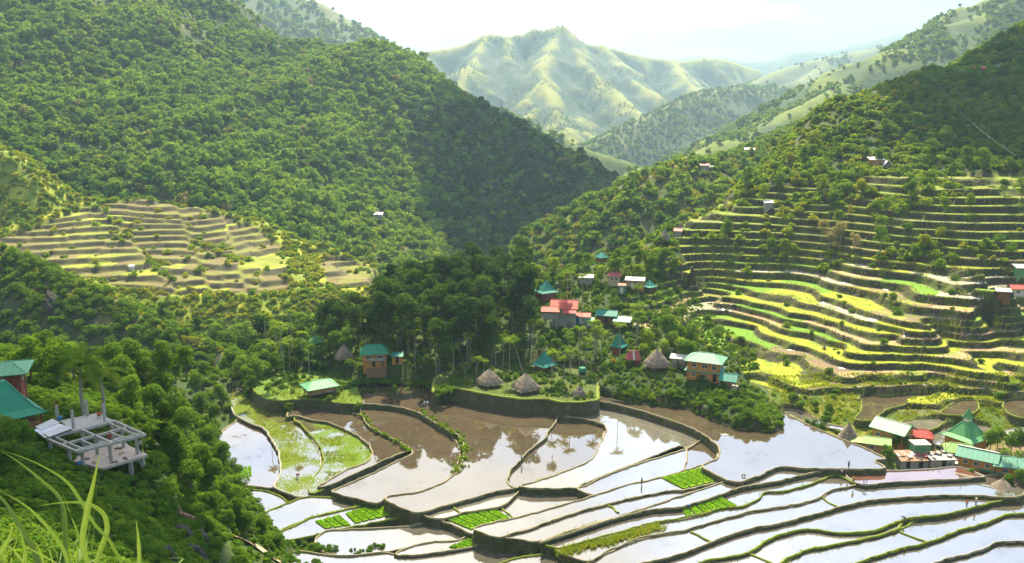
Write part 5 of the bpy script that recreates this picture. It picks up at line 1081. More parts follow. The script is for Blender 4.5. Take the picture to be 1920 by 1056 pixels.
def thatched_hut(label, uv, r, h, base, legs=True, conical=0.25, group='thatched huts', y0=120, y1=300, floor=True, z_eave=1.2, seed=1, pos=None):
    p = pos or ghit(uv[0], uv[1], y0, y1); t = thing('thatched_hut', label, 'thatched hut', p, 0.5, group)
    m = MB(); n = 40; rr_ = np.random.default_rng(seed); rows = [(1.0, -0.10), (1.03, 0.0), (0.93, 0.13), (0.80, 0.27), (0.64, 0.44), (0.46, 0.62), (0.28, 0.80), (0.13, 0.93), (0.05, 1.0), (0.03, 1.07), (0.0, 1.08)]
    V = []; Fc = []
    for i, (q, z) in enumerate(rows):
        for j in range(n):
            a = 2 * math.pi * j / n; sq = 1 / max(abs(math.cos(a)), abs(math.sin(a))); k = 1 + (sq - 1) * (1 - conical)
            jit = 1 + rr_.normal() * 0.018; zz = z + (rr_.normal() * 0.02 if i < 2 else 0); V.append((r * 0.86 * q * k * math.cos(a) * jit, r * 0.86 * q * k * math.sin(a) * jit, z_eave + h * zz))
    for i in range(len(rows) - 1):
        for j in range(n): Fc.append((i * n + j, i * n + (j + 1) % n, (i + 1) * n + (j + 1) % n, (i + 1) * n + j))
    m.add(V, Fc)
    for j in range(380):   # loose straw hanging off the eaves and lying on the slopes
        a = rr_.uniform(0, 6.283); sq = 1 / max(abs(math.cos(a)), abs(math.sin(a))); k = 1 + (sq - 1) * (1 - conical); q = rr_.choice([1.02, 1.02, 0.85, 0.6]); rr2 = r * 0.86 * q * k
        z = z_eave + h * (0.0 if q > 1 else 0.22 if q > .8 else 0.5); c = Vector((rr2 * math.cos(a), rr2 * math.sin(a), z)); o = Vector((math.cos(a), math.sin(a), -0.9)) * rr_.uniform(0.25, 0.6); sd = Vector((-math.sin(a), math.cos(a), 0)) * 0.07
        m.add([c - sd, c + sd, c + o], [(0, 1, 2)])
    m.build('thatch_roof', 'thatch', t, True)
    if floor:
        b = MB(); s = r * 0.95; b.box((0, 0, z_eave - 0.25), (s, s, 1.1)); b.build('cabin', 'wood', t, rz=0)
        b = MB(); b.box((0, 0, z_eave - 0.9), (s * 1.25, s * 1.25, 0.16)); b.build('floor', 'wood', t)
        for sx in (-1, 1):
            for sy in (-1, 1): post(t, sx * s * 0.5, sy * s * 0.5, -1.5, z_eave - 0.9, 0.13)
        door(t, 'f', 0, z_eave - 0.8, s, s, 'dark', 0.8, 0.5)
    return t
# ---- around the thatched terrace
thatched_hut('grey thatched hut left of the other one on the mossy terrace', (918, 722), 3.0, 3.0, 1, seed=1, pos=PZ(918, 723, -71.0))
thatched_hut('brown patched thatched hut in the middle of the mossy terrace', (986, 733), 3.2, 3.3, 1, seed=2, pos=PZ(986, 734, -71.0))
thatched_hut('smallest thatched hut at the right end of the mossy terrace', (1086, 743), 1.5, 2.1, 1, seed=3, z_eave=0.6, floor=False, pos=PZ(1086, 743, -71.0))
thatched_hut('largest thatched hut, beside the yellow two storey house', (1231, 690), 3.1, 3.6, 1, seed=4, conical=0.5)
thatched_hut('brown thatched hut left of the green hip roof', (646, 676), 2.5, 3.2, 1, seed=5)
thatched_hut('tiny thatched hut high up under the right hillside', (1246, 456), 1.9, 3.4, 1, seed=6, y1=350)
t = house('two storey orange house with a green hip roof before the grove', (703, 684), 6.0, 4.6, 4.3, 'hip', 2.3, 'green', 'orange', 0.14, 0.75, wins=[('f', -1.6, 3.2, 1.3, 0.9), ('f', 1.4, 3.2, 1.5, 0.9), ('r', 0, 3.2, 1.2, 0.9)], doors=[('f', -0.3, 0.1, 'dark'), ('f', 2.0, 0.1, 'wood')], upper=(2.2, 'wall_grey'))
m = MB(); m.box((0.6, -2.75, 2.35), (4.6, 0.9, 0.12)); m.box((0.6, -3.15, 2.8), (4.6, 0.06, 0.8)); m.build('balcony', 'wall_grey', t)
m = MB(); m.box((0.3, -2.5, -1.6), (5.0, 1.2, 3.0)); m.build('plinth', 'wall_earth', t); t.scale = (1, 1, 0.84)
house('small orange annex with a teal shed roof right of the green hip roof', (745, 680), 2.6, 2.2, 2.0, 'shed', 0.5, 'teal', 'orange', 0.1, 0.3, name='annex', cat='annex', doors=[('f', 0, 0, 'dark')])
t = house('brown and orange house with pale green roof on the bright lawn', (600, 742), 6.6, 5.0, 2.7, 'hip', 1.3, 'pale_green', 'brown', 0.55, 0.8, pos=PZ(600, 741, -74.0), wins=[('f', -1.5, 1.9, 1.6, 0.7), ('f', 1.2, 1.9, 1.8, 0.7), ('l', 0, 1.9, 1.4, 0.7)], ridge=0.45, upper=(1.35, 'wall_grey'), stilts=1.0)
m = MB(); m.box((0, -2.56, 1.95), (6.2, 0.06, 0.55)); m.build('wall_panel', 'wall_orange', t)
house('green roof peeking out behind the bananas left of the brown hut', (592, 655), 3.2, 3.0, 2.2, 'pyramid', 1.9, 'bright_green', 'brown', 0.6, 0.5)
t = house('teal pyramid roofed hut right of the two thatched huts', (1021, 697), 3.6, 3.6, 2.0, 'flared', 3.6, 'teal', 'redbrown', 0.75, 0.7, doors=[('f', 0, 0, 'dark')], stilts=0.7)
house('narrow teal pyramid roof above the red striped roof', (1160, 662), 2.6, 2.6, 2.0, 'flared', 3.4, 'teal', 'redbrown', 0.95, 0.6, doors=[('f', 0, 0, 'dark')])
t = house('small hut with a red roof and a pale stripe left of the largest thatched hut', (1187, 683), 2.7, 2.2, 1.5, 'hip', 2.0, 'rose', 'redbrown', 0.0, 0.45, ridge=0.62)
m = MB(); m.bar((0, -1.62, 1.56), (0, -0.1, 3.5), 0.42, 0.05); m.build('skylight', 'roof_white', t)
t = house('yellow two storey house with a green hip roof at the end of the spur', (1322, 707), 7.6, 5.6, 4.6, 'hip', 1.5, 'green_worn', 'orange', -0.42, 0.8, wins=[('f', -2.2, 3.5, 1.2, 0.9), ('f', 0.4, 3.5, 1.3, 0.9), ('f', 2.6, 3.4, 1.0, 1.2), ('f', -2.2, 1.2, 1.0, 0.9), ('f', 0.4, 1.1, 1.2, 0.9), ('r', 0.8, 3.5, 1.2, 1.1), ('r', -1.3, 3.4, 0.9, 1.2)], doors=[('r', 1.6, 0.1, 'frame_white'), ('f', 2.8, 0.0, 'dark')], ridge=0.4)
add_roof(t, 'hip', 8.8, 6.7, 0.55, 2.15, 'roof_green_worn', name='skirt_roof', ridge=0.8)
t = thing('pavilion', 'open pavilion with teal gable roof right of the yellow house', 'pavilion', ghit(1366, 727), -0.42)
add_roof(t, 'gable', 4.2, 4.4, 1.3, 2.2, 'roof_teal')
for sx in (-1, 1):
    for sy in (-1, 1): post(t, sx * 1.8, sy * 1.8, -1.5, 2.25, 0.1, 'concrete')
m = MB(); m.box((0, 0, 0.1), (4.0, 4.0, 0.25)); m.build('floor', 'concrete', t); m = MB(); m.box((-0.4, 0.6, 0.75), (2.0, 1.6, 1.1)); m.build('counter', 'wall_ply', t)
house('low grey annex with a flat tin roof left of the yellow house', (1272, 686), 3.4, 2.6, 2.3, 'shed', 0.3, 'tin', 'grey', -0.3, 0.35, name='annex', cat='annex', wins=[('f', 0, 1.4, 0.9, 0.7)])
# ---- red house group and hamlet above
t = house('red roofed house on concrete stilts right of the grove', (1058, 603), 6.4, 5.2, 4.4, 'gable', 1.9, 'red', 'grey', -0.12, 0.7, wins=[('f', -1.5, 3.2, 1.2, 0.9), ('r', 0.2, 3.0, 1.2, 1.0), ('r', -1.6, 3.0, 0.7, 0.9)], sink=2.5)
m = MB(); m.box((-3.6, -2.6, 2.5), (4.2, 3.2, 1.6)); m.build('wing_wall', 'wall_grey', t); m = MB(); m.box((-3.6, -2.6, 3.55), (4.1, 3.1, 0.5)); m.build('wing_balcony', 'wall_redbrown', t)
add_roof(t, 'gable', 5.2, 4.4, 1.0, 3.85, 'roof_red', name='wing_roof', x=-3.6, y=-2.6)
add_roof(t, 'gable', 3.8, 3.6, 0.9, 3.55, 'roof_red', name='porch_roof', x=1.6, y=-2.9)
for x in (-5.3, -3.6, -1.9): post(t, x, -3.9, -2.0, 1.7, 0.16, 'concrete')
house('small house with a red roof and whitish wall right of the red roofed house', (1091, 604), 4.2, 3.0, 2.0, 'gable', 0.8, 'red', 'white', -0.2, 0.5, wins=[('f', 0.8, 1.1, 0.8, 0.6)], doors=[('f', -1.0, 0.0, 'wall_blue')])
t = house('teal pyramid roofed house with a red end behind the red roofed house', (1023, 560), 4.4, 4.4, 2.3, 'flared', 3.2, 'teal', 'redbrown', 0.5, 0.8, wins=[('f', 0.8, 1.4, 1.0, 0.8)], y1=300)
house('house with a long teal gable roof left of the pale green roof', (1138, 602), 5.2, 3.6, 2.0, 'gable', 1.2, 'teal', 'brown', -0.25, 0.5, doors=[('f', 0, 0, 'dark')])
house('shed with a pale green lean-to roof above the narrow teal pyramid', (1167, 613), 4.2, 3.0, 1.9, 'shed', 0.7, 'pale_teal', 'brown', -0.3, 0.4, doors=[('f', 0.3, 0, 'dark')], name='shed', cat='shed')
house('low shed with a pale green roof behind the coconut palm fronds', (1105, 610), 2.2, 2.2, 1.6, 'shed', 0.4, 'pale_green', 'grey', -0.2, 0.3, name='shed', cat='shed')
G = dict(y0=180, y1=340)
house('long low house with a white roof, leftmost in the upper hamlet', (1099, 530), 3.9, 2.8, 1.9, 'gable', 0.8, 'white', 'grey', -0.15, 0.4, **G)
house('cream house with a pink and white roof in the upper hamlet', (1152, 533), 3.4, 3.0, 2.9, 'hip', 1.0, 'rose', 'cream', -0.2, 0.45, wins=[('f', -0.7, 2.0, 0.9, 0.7), ('f', 0.7, 2.0, 0.9, 0.7)], **G)
house('orange house with a white roof in the upper hamlet', (1191, 541), 5.2, 3.4, 2.9, 'gable', 0.7, 'white', 'orange', -0.25, 0.4, wins=[('f', -1.5, 2.1, 0.9, 0.7), ('f', 0.2, 2.1, 0.9, 0.7), ('f', 1.6, 2.1, 0.9, 0.7)], doors=[('f', -0.8, 0, 'frame_white')], upper=(1.2, 'wall_white'), **G)
house('teal pyramid roofed hut at the right end of the upper hamlet', (1217, 545), 3.0, 3.0, 1.4, 'flared', 1.9, 'teal', 'brown', 0.7, 0.5, **G)
house('pale shed below the cream house of the upper hamlet', (1166, 549), 2.0, 1.8, 2.4, 'shed', 0.3, 'rust', 'teal', -0.2, 0.25, name='shed', cat='shed', doors=[('f', 0, 0, 'frame_white')], **G)
house('small teal roof highest on the wooded slope above the hamlet', (1128, 487), 2.4, 2.4, 0.8, 'pyramid', 1.5, 'teal', 'brown', 0.6, 0.4, sink=0.6, **G)
house('small house with a pink and white roof beside the tiny thatched hut', (1269, 442), 3.2, 2.6, 1.8, 'gable', 0.8, 'rose', 'grey', -0.3, 0.4, y0=200, y1=360)
# green water tank on its stand
p = ghit(1092, 704); t = thing('water_tank', 'green water tank on a stand behind the smallest thatched hut', 'water tank', p)
m = MB(); m.tube([(0, 0, 0.9), (0, 0, 1.0), (0, 0, 2.0), (0, 0, 2.15)], [0.95, 1.0, 1.0, 0.5], 14); m.build('tank', 'roof_green', t, True); m = MB(); m.tube([(0, 0, 2.1), (0, 0, 2.25)], 0.3, 10); m.build('lid', 'roof_green', t)
for a in range(4): post(t, 0.6 * math.cos(a * 1.57 + .8), 0.6 * math.sin(a * 1.57 + .8), -0.6, 0.95, 0.07)
# ---- scattered houses on the hills
t = house('lone orange house with a white roof on the right hillside', (1641, 313), 4.6, 3.4, 2.7, 'shed', 0.8, 'white', 'orange', -0.05, 0.35, wins=[('f', -1.0, 1.6, 1.0, 0.8), ('f', 1.0, 1.6, 1.0, 0.8)], doors=[('r', 0, 0, 'wood')], y0=200, y1=440)
m = MB(); m.box((-3.6, -0.4, 0.1), (2.6, 2.4, 0.3)); m.build('terrace_slab', 'concrete', t)
house('small grey A frame hut right of the lone orange house', (1662, 315), 0.9, 2.4, 0.4, 'gable', 2.3, 'tin', 'grey', 1.57, 0.75, y0=200, y1=440, name='hut', cat='hut')
house('white roofed shed at the left edge of the hillside terraces', (1440, 390), 2.8, 2.4, 2.0, 'shed', 0.5, 'white', 'grey', 0, 0.3, y0=200, y1=440, name='shed', cat='shed')
house('red roofed house among the trees at the top right', (1833, 141), 4.2, 3.2, 2.8, 'gable', 1.0, 'red', 'brown', -0.1, 0.4, y0=200, y1=470)
house('long low shed with a white roof left of the red roof at the top right', (1816, 143), 6.0, 2.6, 1.6, 'shed', 0.5, 'white', 'grey', 0.1, 0.35, y0=200, y1=470, name='shed', cat='shed')
house('small pale teal roof at the top right edge of the hillside', (1876, 131), 2.6, 2.4, 1.6, 'shed', 0.5, 'pale_teal', 'grey', 0, 0.3, y0=200, y1=470, name='shed', cat='shed')
house('white roof near the ridge left of the hillside crest', (1405, 287), 5.0, 4.0, 2.6, 'gable', 1.0, 'white', 'grey', -0.2, 0.5, pos=hit(MS, 1405, 289, 380, 700))
house('pale pink roofed house, left of the pair on the wooded spur', (1321, 316), 4.0, 3.0, 2.2, 'gable', 0.9, 'rose', 'grey', -0.2, 0.4, pos=hit(MS, 1321, 318, 380, 700))
house('pale roofed house, right of the pair on the wooded spur', (1333, 318), 3.0, 2.6, 2.0, 'gable', 0.8, 'white', 'grey', -0.2, 0.4, pos=hit(MS, 1333, 321, 380, 700))
house('lone white roof on the forest mountain above the left terraces', (708, 412), 6.0, 4.0, 2.6, 'shed', 1.0, 'white', 'grey', 0, 0.5, pos=tuple(np.add(hit(LMz, 708, 414, 400, 800), (0, 0, 1.5))), sink=7)
house('white hut on the left terraces', (247, 503), 2.0, 1.8, 1.3, 'shed', 0.4, 'white', 'white', 0, 0.2, pos=hit(TLz, 247, 504, 340, 520), name='hut', cat='hut')
house('red roofed white house at the right edge above the terraces', (1912, 553), 5.2, 3.2, 2.0, 'gable', 0.9, 'red', 'white', -0.2, 0.4, wins=[('f', -1, 1.2, 0.9, 0.7)], y0=150, y1=330)
house('grey roofed shed left of the red roof at the right edge', (1880, 556), 3.2, 2.4, 1.6, 'shed', 0.5, 'grey', 'brown', -0.3, 0.35, y0=150, y1=330, name='shed', cat='shed')
house('white walled house at the right edge higher up', (1914, 516), 3.4, 3.0, 2.4, 'shed', 0.5, 'white', 'green', -0.1, 0.35, y0=150, y1=330)
# ---- village at the bottom right
V = dict(y0=120, y1=240)
thatched_hut('dark conical thatched hut on the shore of the blue pond', (1590, 824), 2.5, 3.4, 1, conical=1.0, seed=7, z_eave=0.3, floor=False)
t = house('tan house with a pale lime roof between conical hut and rusty gable', (1643, 843), 4.6, 3.6, 1.9, 'gable', 0.9, 'lime', 'ply', -0.35, 0.5, wins=[('f', -1.0, 1.1, 0.9, 0.7)], **V)
house('low flat lime roof just right of the conical thatched hut', (1609, 834), 2.6, 2.0, 1.0, 'shed', 0.3, 'lime', 'ply', -0.3, 0.3, name='shed', cat='shed', **V)
t = house('tall orange house with a worn green and white gable roof', (1672, 829), 6.6, 4.6, 3.1, 'gable', 1.7, 'pale_worn', 'orange', -0.85, 0.65, wins=[('r', 0.8, 2.0, 0.8, 0.9), ('r', -0.8, 2.0, 0.8, 0.9), ('f', 1.9, 1.8, 0.9, 0.8), ('f', -2.1, 1.8, 0.9, 0.8)], doors=[('f', -0.6, 0.0, 'wall_teal'), ('f', 0.7, 0, 'wall_teal')], **V)
for sg in (-1, 1):
    m = MB(); m.bar((-3.9, sg * 2.95, 3.1), (3.9, sg * 2.95, 3.1), 0.16, 0.14); m.build('eaves_trim', 'roof_green', t)
    m = MB(); m.bar((3.95, sg * 2.95, 3.12), (3.95, 0, 4.86), 0.2, 0.12); m.build('gable_trim', 'roof_green', t)
house('low house with a red roof behind the unfinished concrete house', (1722, 829), 4.6, 3.6, 1.8, 'hip', 1.2, 'red', 'redbrown', -0.3, 0.4, **V)
t = house('shack with rusty patched roof sheets beside the blue pond', (1708, 872), 5.6, 3.2, 1.7, 'shed', 0.8, 'rust', 'grey', 0.05, 0.35, name='shack', cat='shack', doors=[('f', 1.2, 0, 'dark'), ('f', -1.4, 0, 'dark')], **V)
r_ = random.Random(3)
for k in range(9): m = MB(); m.box((0, 0, 0), (1.0, 1.3, 0.03)); o = m.build('roof_sheet', r_.choice(['roof_rust', 'roof_grey', 'roof_tin', 'roof_rose']), t, loc=(-2.6 + 0.65 * k, r_.uniform(-.9, .9), 2.22 + r_.uniform(0, .12))); o.rotation_euler = (0.2, r_.uniform(-.05, .05), r_.uniform(-.2, .2))
t = house('unfinished concrete house with a cluttered flat roof beside the rusty shack', (1760, 874), 4.6, 3.6, 2.2, 'shed', 0.12, 'grey', 'grey', 0.03, 0.3, name='concrete_house', cat='house', wins=[('f', 1.3, 1.2, 0.8, 0.8)], doors=[('f', 0.1, 0.0, 'dark')], **V)
for x, y in ((-2.0, 1.5), (-0.3, 1.6), (1.8, 1.5), (0.3, 0.2)): post(t, x, y, 2.3, 2.3 + r_.uniform(1.3, 3.0), 0.08, 'concrete')
m = MB(); m.box((-2.8, 3.0, 1.9), (3.2, 2.6, 3.8)); m.build('rear_wall', 'wall_green', t); m = MB(); m.box((-2.8, 3.0, 3.9), (3.6, 3.0, 0.16)); m.build('rear_slab', 'concrete', t)
for k in range(12): m = MB(); m.box((0, 0, 0), (r_.uniform(.3, 1.2), r_.uniform(.2, .9), r_.uniform(.1, .45)), rz=r_.uniform(0, 3)); m.build('roof_clutter', r_.choice(['roof_grey', 'wood', 'roof_white', 'roof_tin', 'roof_rust']), t, loc=(r_.uniform(-1.9, 1.9), r_.uniform(-1.4, 1.4), 2.5))
t = house('church with light green pyramid roof and little green steeple', (1809, 838), 5.6, 5.6, 2.6, 'flared', 3.3, 'bright_green', 'orange', 0.55, 0.9, name='church', cat='church', trunc=0.5, **V)
m = MB(); m.box((0, 0, 6.2), (1.2, 1.2, 0.9)); m.build('steeple_base', 'wall_white', t); add_roof(t, 'flared', 1.7, 1.7, 1.9, 6.65, 'roof_bright_green', name='steeple_roof'); m = MB(); m.tube([(0, 0, 8.45), (0, 0, 9.35)], 0.05, 5); m.box((0, 0, 9.05), (0.5, 0.06, 0.06)); m.build('cross', 'roof_bright_green', t)
house('house with a lime green hip roof in front of the church', (1798, 862), 5.2, 4.2, 2.3, 'hip', 1.3, 'lime', 'orange', -0.35, 0.55, wins=[('f', -1.2, 1.4, 0.9, 0.8)], doors=[('f', 0.9, 0, 'dark')], ridge=0.6, **V)
t = house('long orange house with a green gable roof below the church', (1832, 880), 6.6, 4.0, 2.9, 'gable', 1.4, 'pale_teal', 'orange', -0.62, 0.6, wins=[('f', -2.0, 1.9, 0.9, 0.8), ('f', 0.0, 1.9, 0.9, 0.8), ('f', 2.0, 1.9, 0.9, 0.8)], doors=[('r', 0, 0, 'dark')], **V)
m = MB(); m.bar((-3.9, 0, 4.36), (3.9, 0, 4.36), 0.3, 0.08); m.build('ridge_cap', 'roof_white', t)
house('orange house with a green hip roof at the right edge', (1890, 888), 5.6, 4.4, 2.4, 'hip', 1.2, 'pale_teal', 'orange', -0.25, 0.8, wins=[('f', -1.2, 1.4, 1.0, 0.8), ('f', 1.2, 1.4, 1.0, 0.8)], ridge=0.5, **V)
house('low lean-to with a teal roof between the long house and the right edge', (1856, 890), 3.6, 2.6, 1.2, 'shed', 0.7, 'teal', 'brown', -0.5, 0.3, name='shed', cat='shed', **V)
house('low shed with a white and green roof left of the long orange house', (1806, 879), 3.4, 1.8, 1.2, 'shed', 0.4, 'white', 'teal', -0.6, 0.3, name='shed', cat='shed', **V)
thatched_hut('large dark thatched roof in the bottom right corner', (1876, 934), 3.6, 3.0, 1, conical=0.6, seed=8, z_eave=0.9)
house('plywood shed with an orange flat top behind the large thatched roof', (1852, 921), 3.2, 2.2, 1.9, 'shed', 0.2, 'rust', 'ply', -0.1, 0.2, name='shed', cat='shed', **V)
t = thing('tin_shed', 'shed with a silver tin roof and blue wall at the water', 'shed', ghit(1857, 945, 120, 240), 0.2)
add_roof(t, 'shed', 4.0, 2.6, 0.5, 1.5, 'roof_tin'); m = MB(); m.box((0.3, 0.4, 0.5), (2.8, 1.4, 1.9)); m.build('wall', 'wall_grey', t); m = MB(); m.box((-1.5, -0.2, 0.4), (0.5, 0.9, 1.7)); m.build('blue_panel', 'wall_blue', t)
for sx in (-1, 1):
    for sy in (-1, 1): post(t, sx * 1.8, sy * 1.1, -1.2, 1.6, 0.06)
for k in range(4): m = MB(); m.box((0, 0, 0), (0.9, 2.7, 0.03)); o = m.build('roof_sheet', ['roof_tin', 'roof_white', 'roof_grey', 'roof_tin'][k], t, loc=(-1.5 + k * 1.0, 0, 1.83 + 0.02 * k)); o.rotation_euler = (0.19, 0, 0.06 * (k - 1))
house('dark thatch roofed shed at the right edge behind the trees', (1908, 826), 4.0, 3.0, 1.5, 'hip', 1.3, 'grey', 'brown', 0.1, 0.5, name='shed', cat='shed', **V)
house('low house with a red roof cut by the right edge', (1930, 892), 3.0, 3.0, 1.6, 'hip', 1.0, 'rose', 'orange', 0, 0.4, **V)
house('tan walled shed at the right edge below the palms', (1924, 932), 3.6, 2.4, 1.5, 'shed', 0.4, 'white', 'ply', -0.3, 0.3, name='shed', cat='shed', **V)
p = ghit(1772, 828, 120, 240); t = thing('utility_pole', 'tall dark utility pole left of the church', 'pole', p); m = MB(); m.tube([(0, 0, -1), (0, 0, 5.4)], [0.13, 0.09], 8); m.build('shaft', 'wood', t); m = MB(); m.box((0, 0, 5.0), (1.3, 0.1, 0.1)); m.build('crossarm', 'wood', t)
# ---- left edge: green pyramid house, flat roofed house, concrete platform
t = house('green pyramid roofed house with red posts at the left edge', (12, 800), 5.0, 5.0, 2.0, 'flared', 3.9, 'green', 'brown', R(45), 1.05, pos=PY(14, 801, 104), trunc=0.28, sink=3.0)
for sx in (-1, 1):
    for sy in (-1, 1): post(t, sx * 3.0, sy * 3.0, -0.2, 2.0, 0.1, 'wall_redbrown')
m = MB(); m.box((0, 0, -0.15), (6.6, 6.6, 0.3)); m.box((0, 0, -1.7), (6.0, 6.0, 2.8)); m.build('floor', 'concrete', t)
m = MB()
for a in range(4):
    M = Matrix.Rotation(a * math.pi / 2, 3, 'Z')
    for z in (0.35, 0.6, 0.85): m.bar(M @ Vector((-3, -3, z)), M @ Vector((3, -3, z)), 0.07, 0.12)
m.build('railing', 'wall_orange', t)
t = house('house with a low pale green roof behind the green pyramid roof', (10, 735), 5.4, 4.6, 3.4, 'hip', 1.0, 'pale_green', 'redbrown', 0.35, 1.1, pos=PY(4, 738, 116), wins=[('f', 0, 2.3, 1.6, 0.8), ('r', 0, 2.3, 1.4, 0.8)], sink=4, ridge=0.4)
post(t, 3.4, -2.9, -2, 3.4, 0.12, 'wood')
# concrete frame under construction
zf, zb = -41.6, -39.35
FL = [PZ(u, v, zf) for u, v in ((191, 878), (277, 852), (226, 828), (112, 858))]; BM_ = [PZ(u, v, zb) for u, v in ((146, 848), (273, 816), (212, 789), (87, 823))]
t = thing('concrete_platform', 'unfinished concrete building of bare beams and columns above a pinkish floor', 'building', (0, 0, 0))
def slab(P, z, th):
    return [(p[0], p[1], z) for p in P] + [(p[0], p[1], z - th) for p in P], [(0, 1, 2, 3), (7, 6, 5, 4)] + [(i, 4 + i, 4 + (i + 1) % 4, (i + 1) % 4) for i in range(4)]
m = MB(); m.add(*slab(FL, zf, 0.3)); m.build('floor_slab', 'concrete_floor', t)
Bv = [Vector((p[0], p[1], zb)) for p in BM_]; bil = lambda s, q: Bv[0].lerp(Bv[1], s).lerp(Bv[3].lerp(Bv[2], s), q)
for a, b in (((0, 0), (1, 0)), ((1, 0), (1, 1)), ((0, 0), (0, 1)), ((0, 1), (1, 1)), ((0, 0.10), (1, 0.10)), ((0.9, 0), (0.9, 1)), ((0.1, 0), (0.1, 1)), ((0.5, 0), (0.5, 1)), ((0, 0.52), (1, 0.52)), ((0.28, 0.1), (0.28, 0.52)), ((0.72, 0.1), (0.72, 0.52))):
    m = MB(); m.bar(bil(*a), bil(*b), 0.17 if 0 < a[0] < 1 and a[0] != .5 else 0.24, 0.30 if a[1] != 0.1 else 0.22); o = m.build('beam', 'concrete', t)
for s, q in ((0.1, 0.1), (0.5, 0.1), (0.9, 0.1), (0.1, 0.52), (0.5, 0.52), (0.9, 0.52), (0.02, 0.95), (0.5, 0.95), (0.95, 0.95)):
    c = bil(s, q); m = MB(); m.box((c.x, c.y, (zf + zb) / 2 - 0.3), (0.3, 0.3, zb - zf + 0.55)); m.build('column', 'concrete', t)
US = [PZ(u, v, zb + 0.1) for u, v in ((139, 809), (214, 790), (184, 774), (112, 789))]
m = MB(); m.add(*slab(US, zb + 0.1, 0.28)); m.build('upper_slab', 'concrete', t)
for u, v, hgt, mt in ((108, 786, 1.7, 'concrete'), (138, 803, 2.2, 'concrete'), (164, 780, 2.0, 'trunk_pale'), (196, 790, 2.2, 'concrete')):
    c = PZ(u, v, zb + 0.1); m = MB(); m.box((c[0], c[1], zb + hgt / 2), (0.26, 0.26, hgt + 0.3)); m.build('upper_column', mt, t)
for u, v in ((244, 860), (266, 852)): c = PZ(u, v, zf); m = MB(); m.box((c[0], c[1], zf - 2.0), (0.4, 0.4, 3.6)); m.build('pillar', 'concrete', t)
LOW = [PZ(u, v, zf - 2.6) for u, v in ((175, 890), (262, 880), (226, 850), (112, 870))]; m = MB(); m.add(*slab(LOW, zf - 0.5, 3.5)); m.build('foundation', 'concrete', t)
for u, v, hgt in ((108, 786, 1.7), (138, 803, 2.2), (196, 790, 2.2)):
    c = PZ(u, v, zb + 0.1)
    for dx, dy in ((-.09, -.09), (.09, -.09), (.09, .09), (-.09, .09)): m = MB(); m.tube([(c[0] + dx, c[1] + dy, zb + hgt), (c[0] + dx * 1.3, c[1] + dy, zb + hgt + 0.7)], 0.02, 4); m.build('rebar', 'wall_redbrown', t)
for i, (u, v, a, mt) in enumerate(((214, 868, .4, 'wood'), (228, 851, 1.4, 'wall_ply'), (236, 860, 2.2, 'wood'), (205, 856, .9, 'wall_white'), (160, 862, .3, 'wood'), (178, 868, 1.9, 'wall_ply'), (222, 842, .1, 'wood'))):
    c = PZ(u, v, zf); m = MB(); m.box((0, 0, 0.06), (0.9, 0.18, 0.06)); m.box((0.1, 0.16, 0.10), (0.5, 0.2, 0.05), rz=.3); m.box((-.2, .05, .14), (.3, .12, .06), rz=1.0); tag(m.build('plank_scraps', mt, loc=c, rz=a), 'small pile of board scraps lying on the pinkish concrete floor', 'scraps', 'board scraps on the concrete floor')
for k, (c4_, mt) in enumerate([(((64, 806), (102, 792), (134, 801), (84, 821)), 'roof_tin'), (((66, 800), (98, 785), (112, 792), (76, 806)), 'roof_white'), (((80, 812), (118, 797), (136, 803), (92, 819)), 'roof_white')]):
    P = [PZ(u, v, zb + 0.25 + 0.07 * k) for u, v in c4_]; m = MB(); V_, F_ = slab(P, zb + 0.25 + 0.07 * k, 0.04); m.add(V_, F_)
    for q in range(1, 9):
        a = Vector(P[0]).lerp(Vector(P[3]), q / 9); b = Vector(P[1]).lerp(Vector(P[2]), q / 9); m.bar(a, b, 0.05, 0.04)
    tag(m.build('roofing_sheet', mt), ['largest silver roofing sheet lying on the concrete beams', 'narrow white roofing sheet at the back of the pile', 'upper white roofing sheet in front of the pile'][k], 'roofing sheet', 'roofing sheets on the concrete frame')
def drum(u, v, z, r, h, mt, label, name='barrel', cat='barrel'):
    p = PZ(u, v, z); t = thing(name, label, cat, p); m = MB(); m.tube([(0, 0, 0), (0, 0, h * .08), (0, 0, h * .5), (0, 0, h * .92), (0, 0, h)], [r * .9, r, r * 1.03, r, r * .9], 14); m.build('body', mt, t, True); m = MB(); m.tube([(0, 0, h), (0, 0, h + 0.04)], [r * .92, r * .9], 14); m.build('rim', mt, t); return t
drum(151, 879, zf - 0.1, 0.33, 0.85, 'wall_blue', 'blue barrel at the lower left edge of the concrete floor')
drum(154, 836, zf + 0.02, 0.28, 0.4, 'roof_teal', 'teal tub on the floor under the concrete beams', 'tub', 'tub')
drum(93, 852, zf - 0.2, 0.2, 0.3, 'roof_bright_green', 'small bright green bucket left of the concrete columns', 'bucket', 'bucket')
drum(112, 787, zb + 0.12, 0.3, 0.4, 'wall_blue', 'blue tub beside the roofing sheets', 'tub', 'tub')
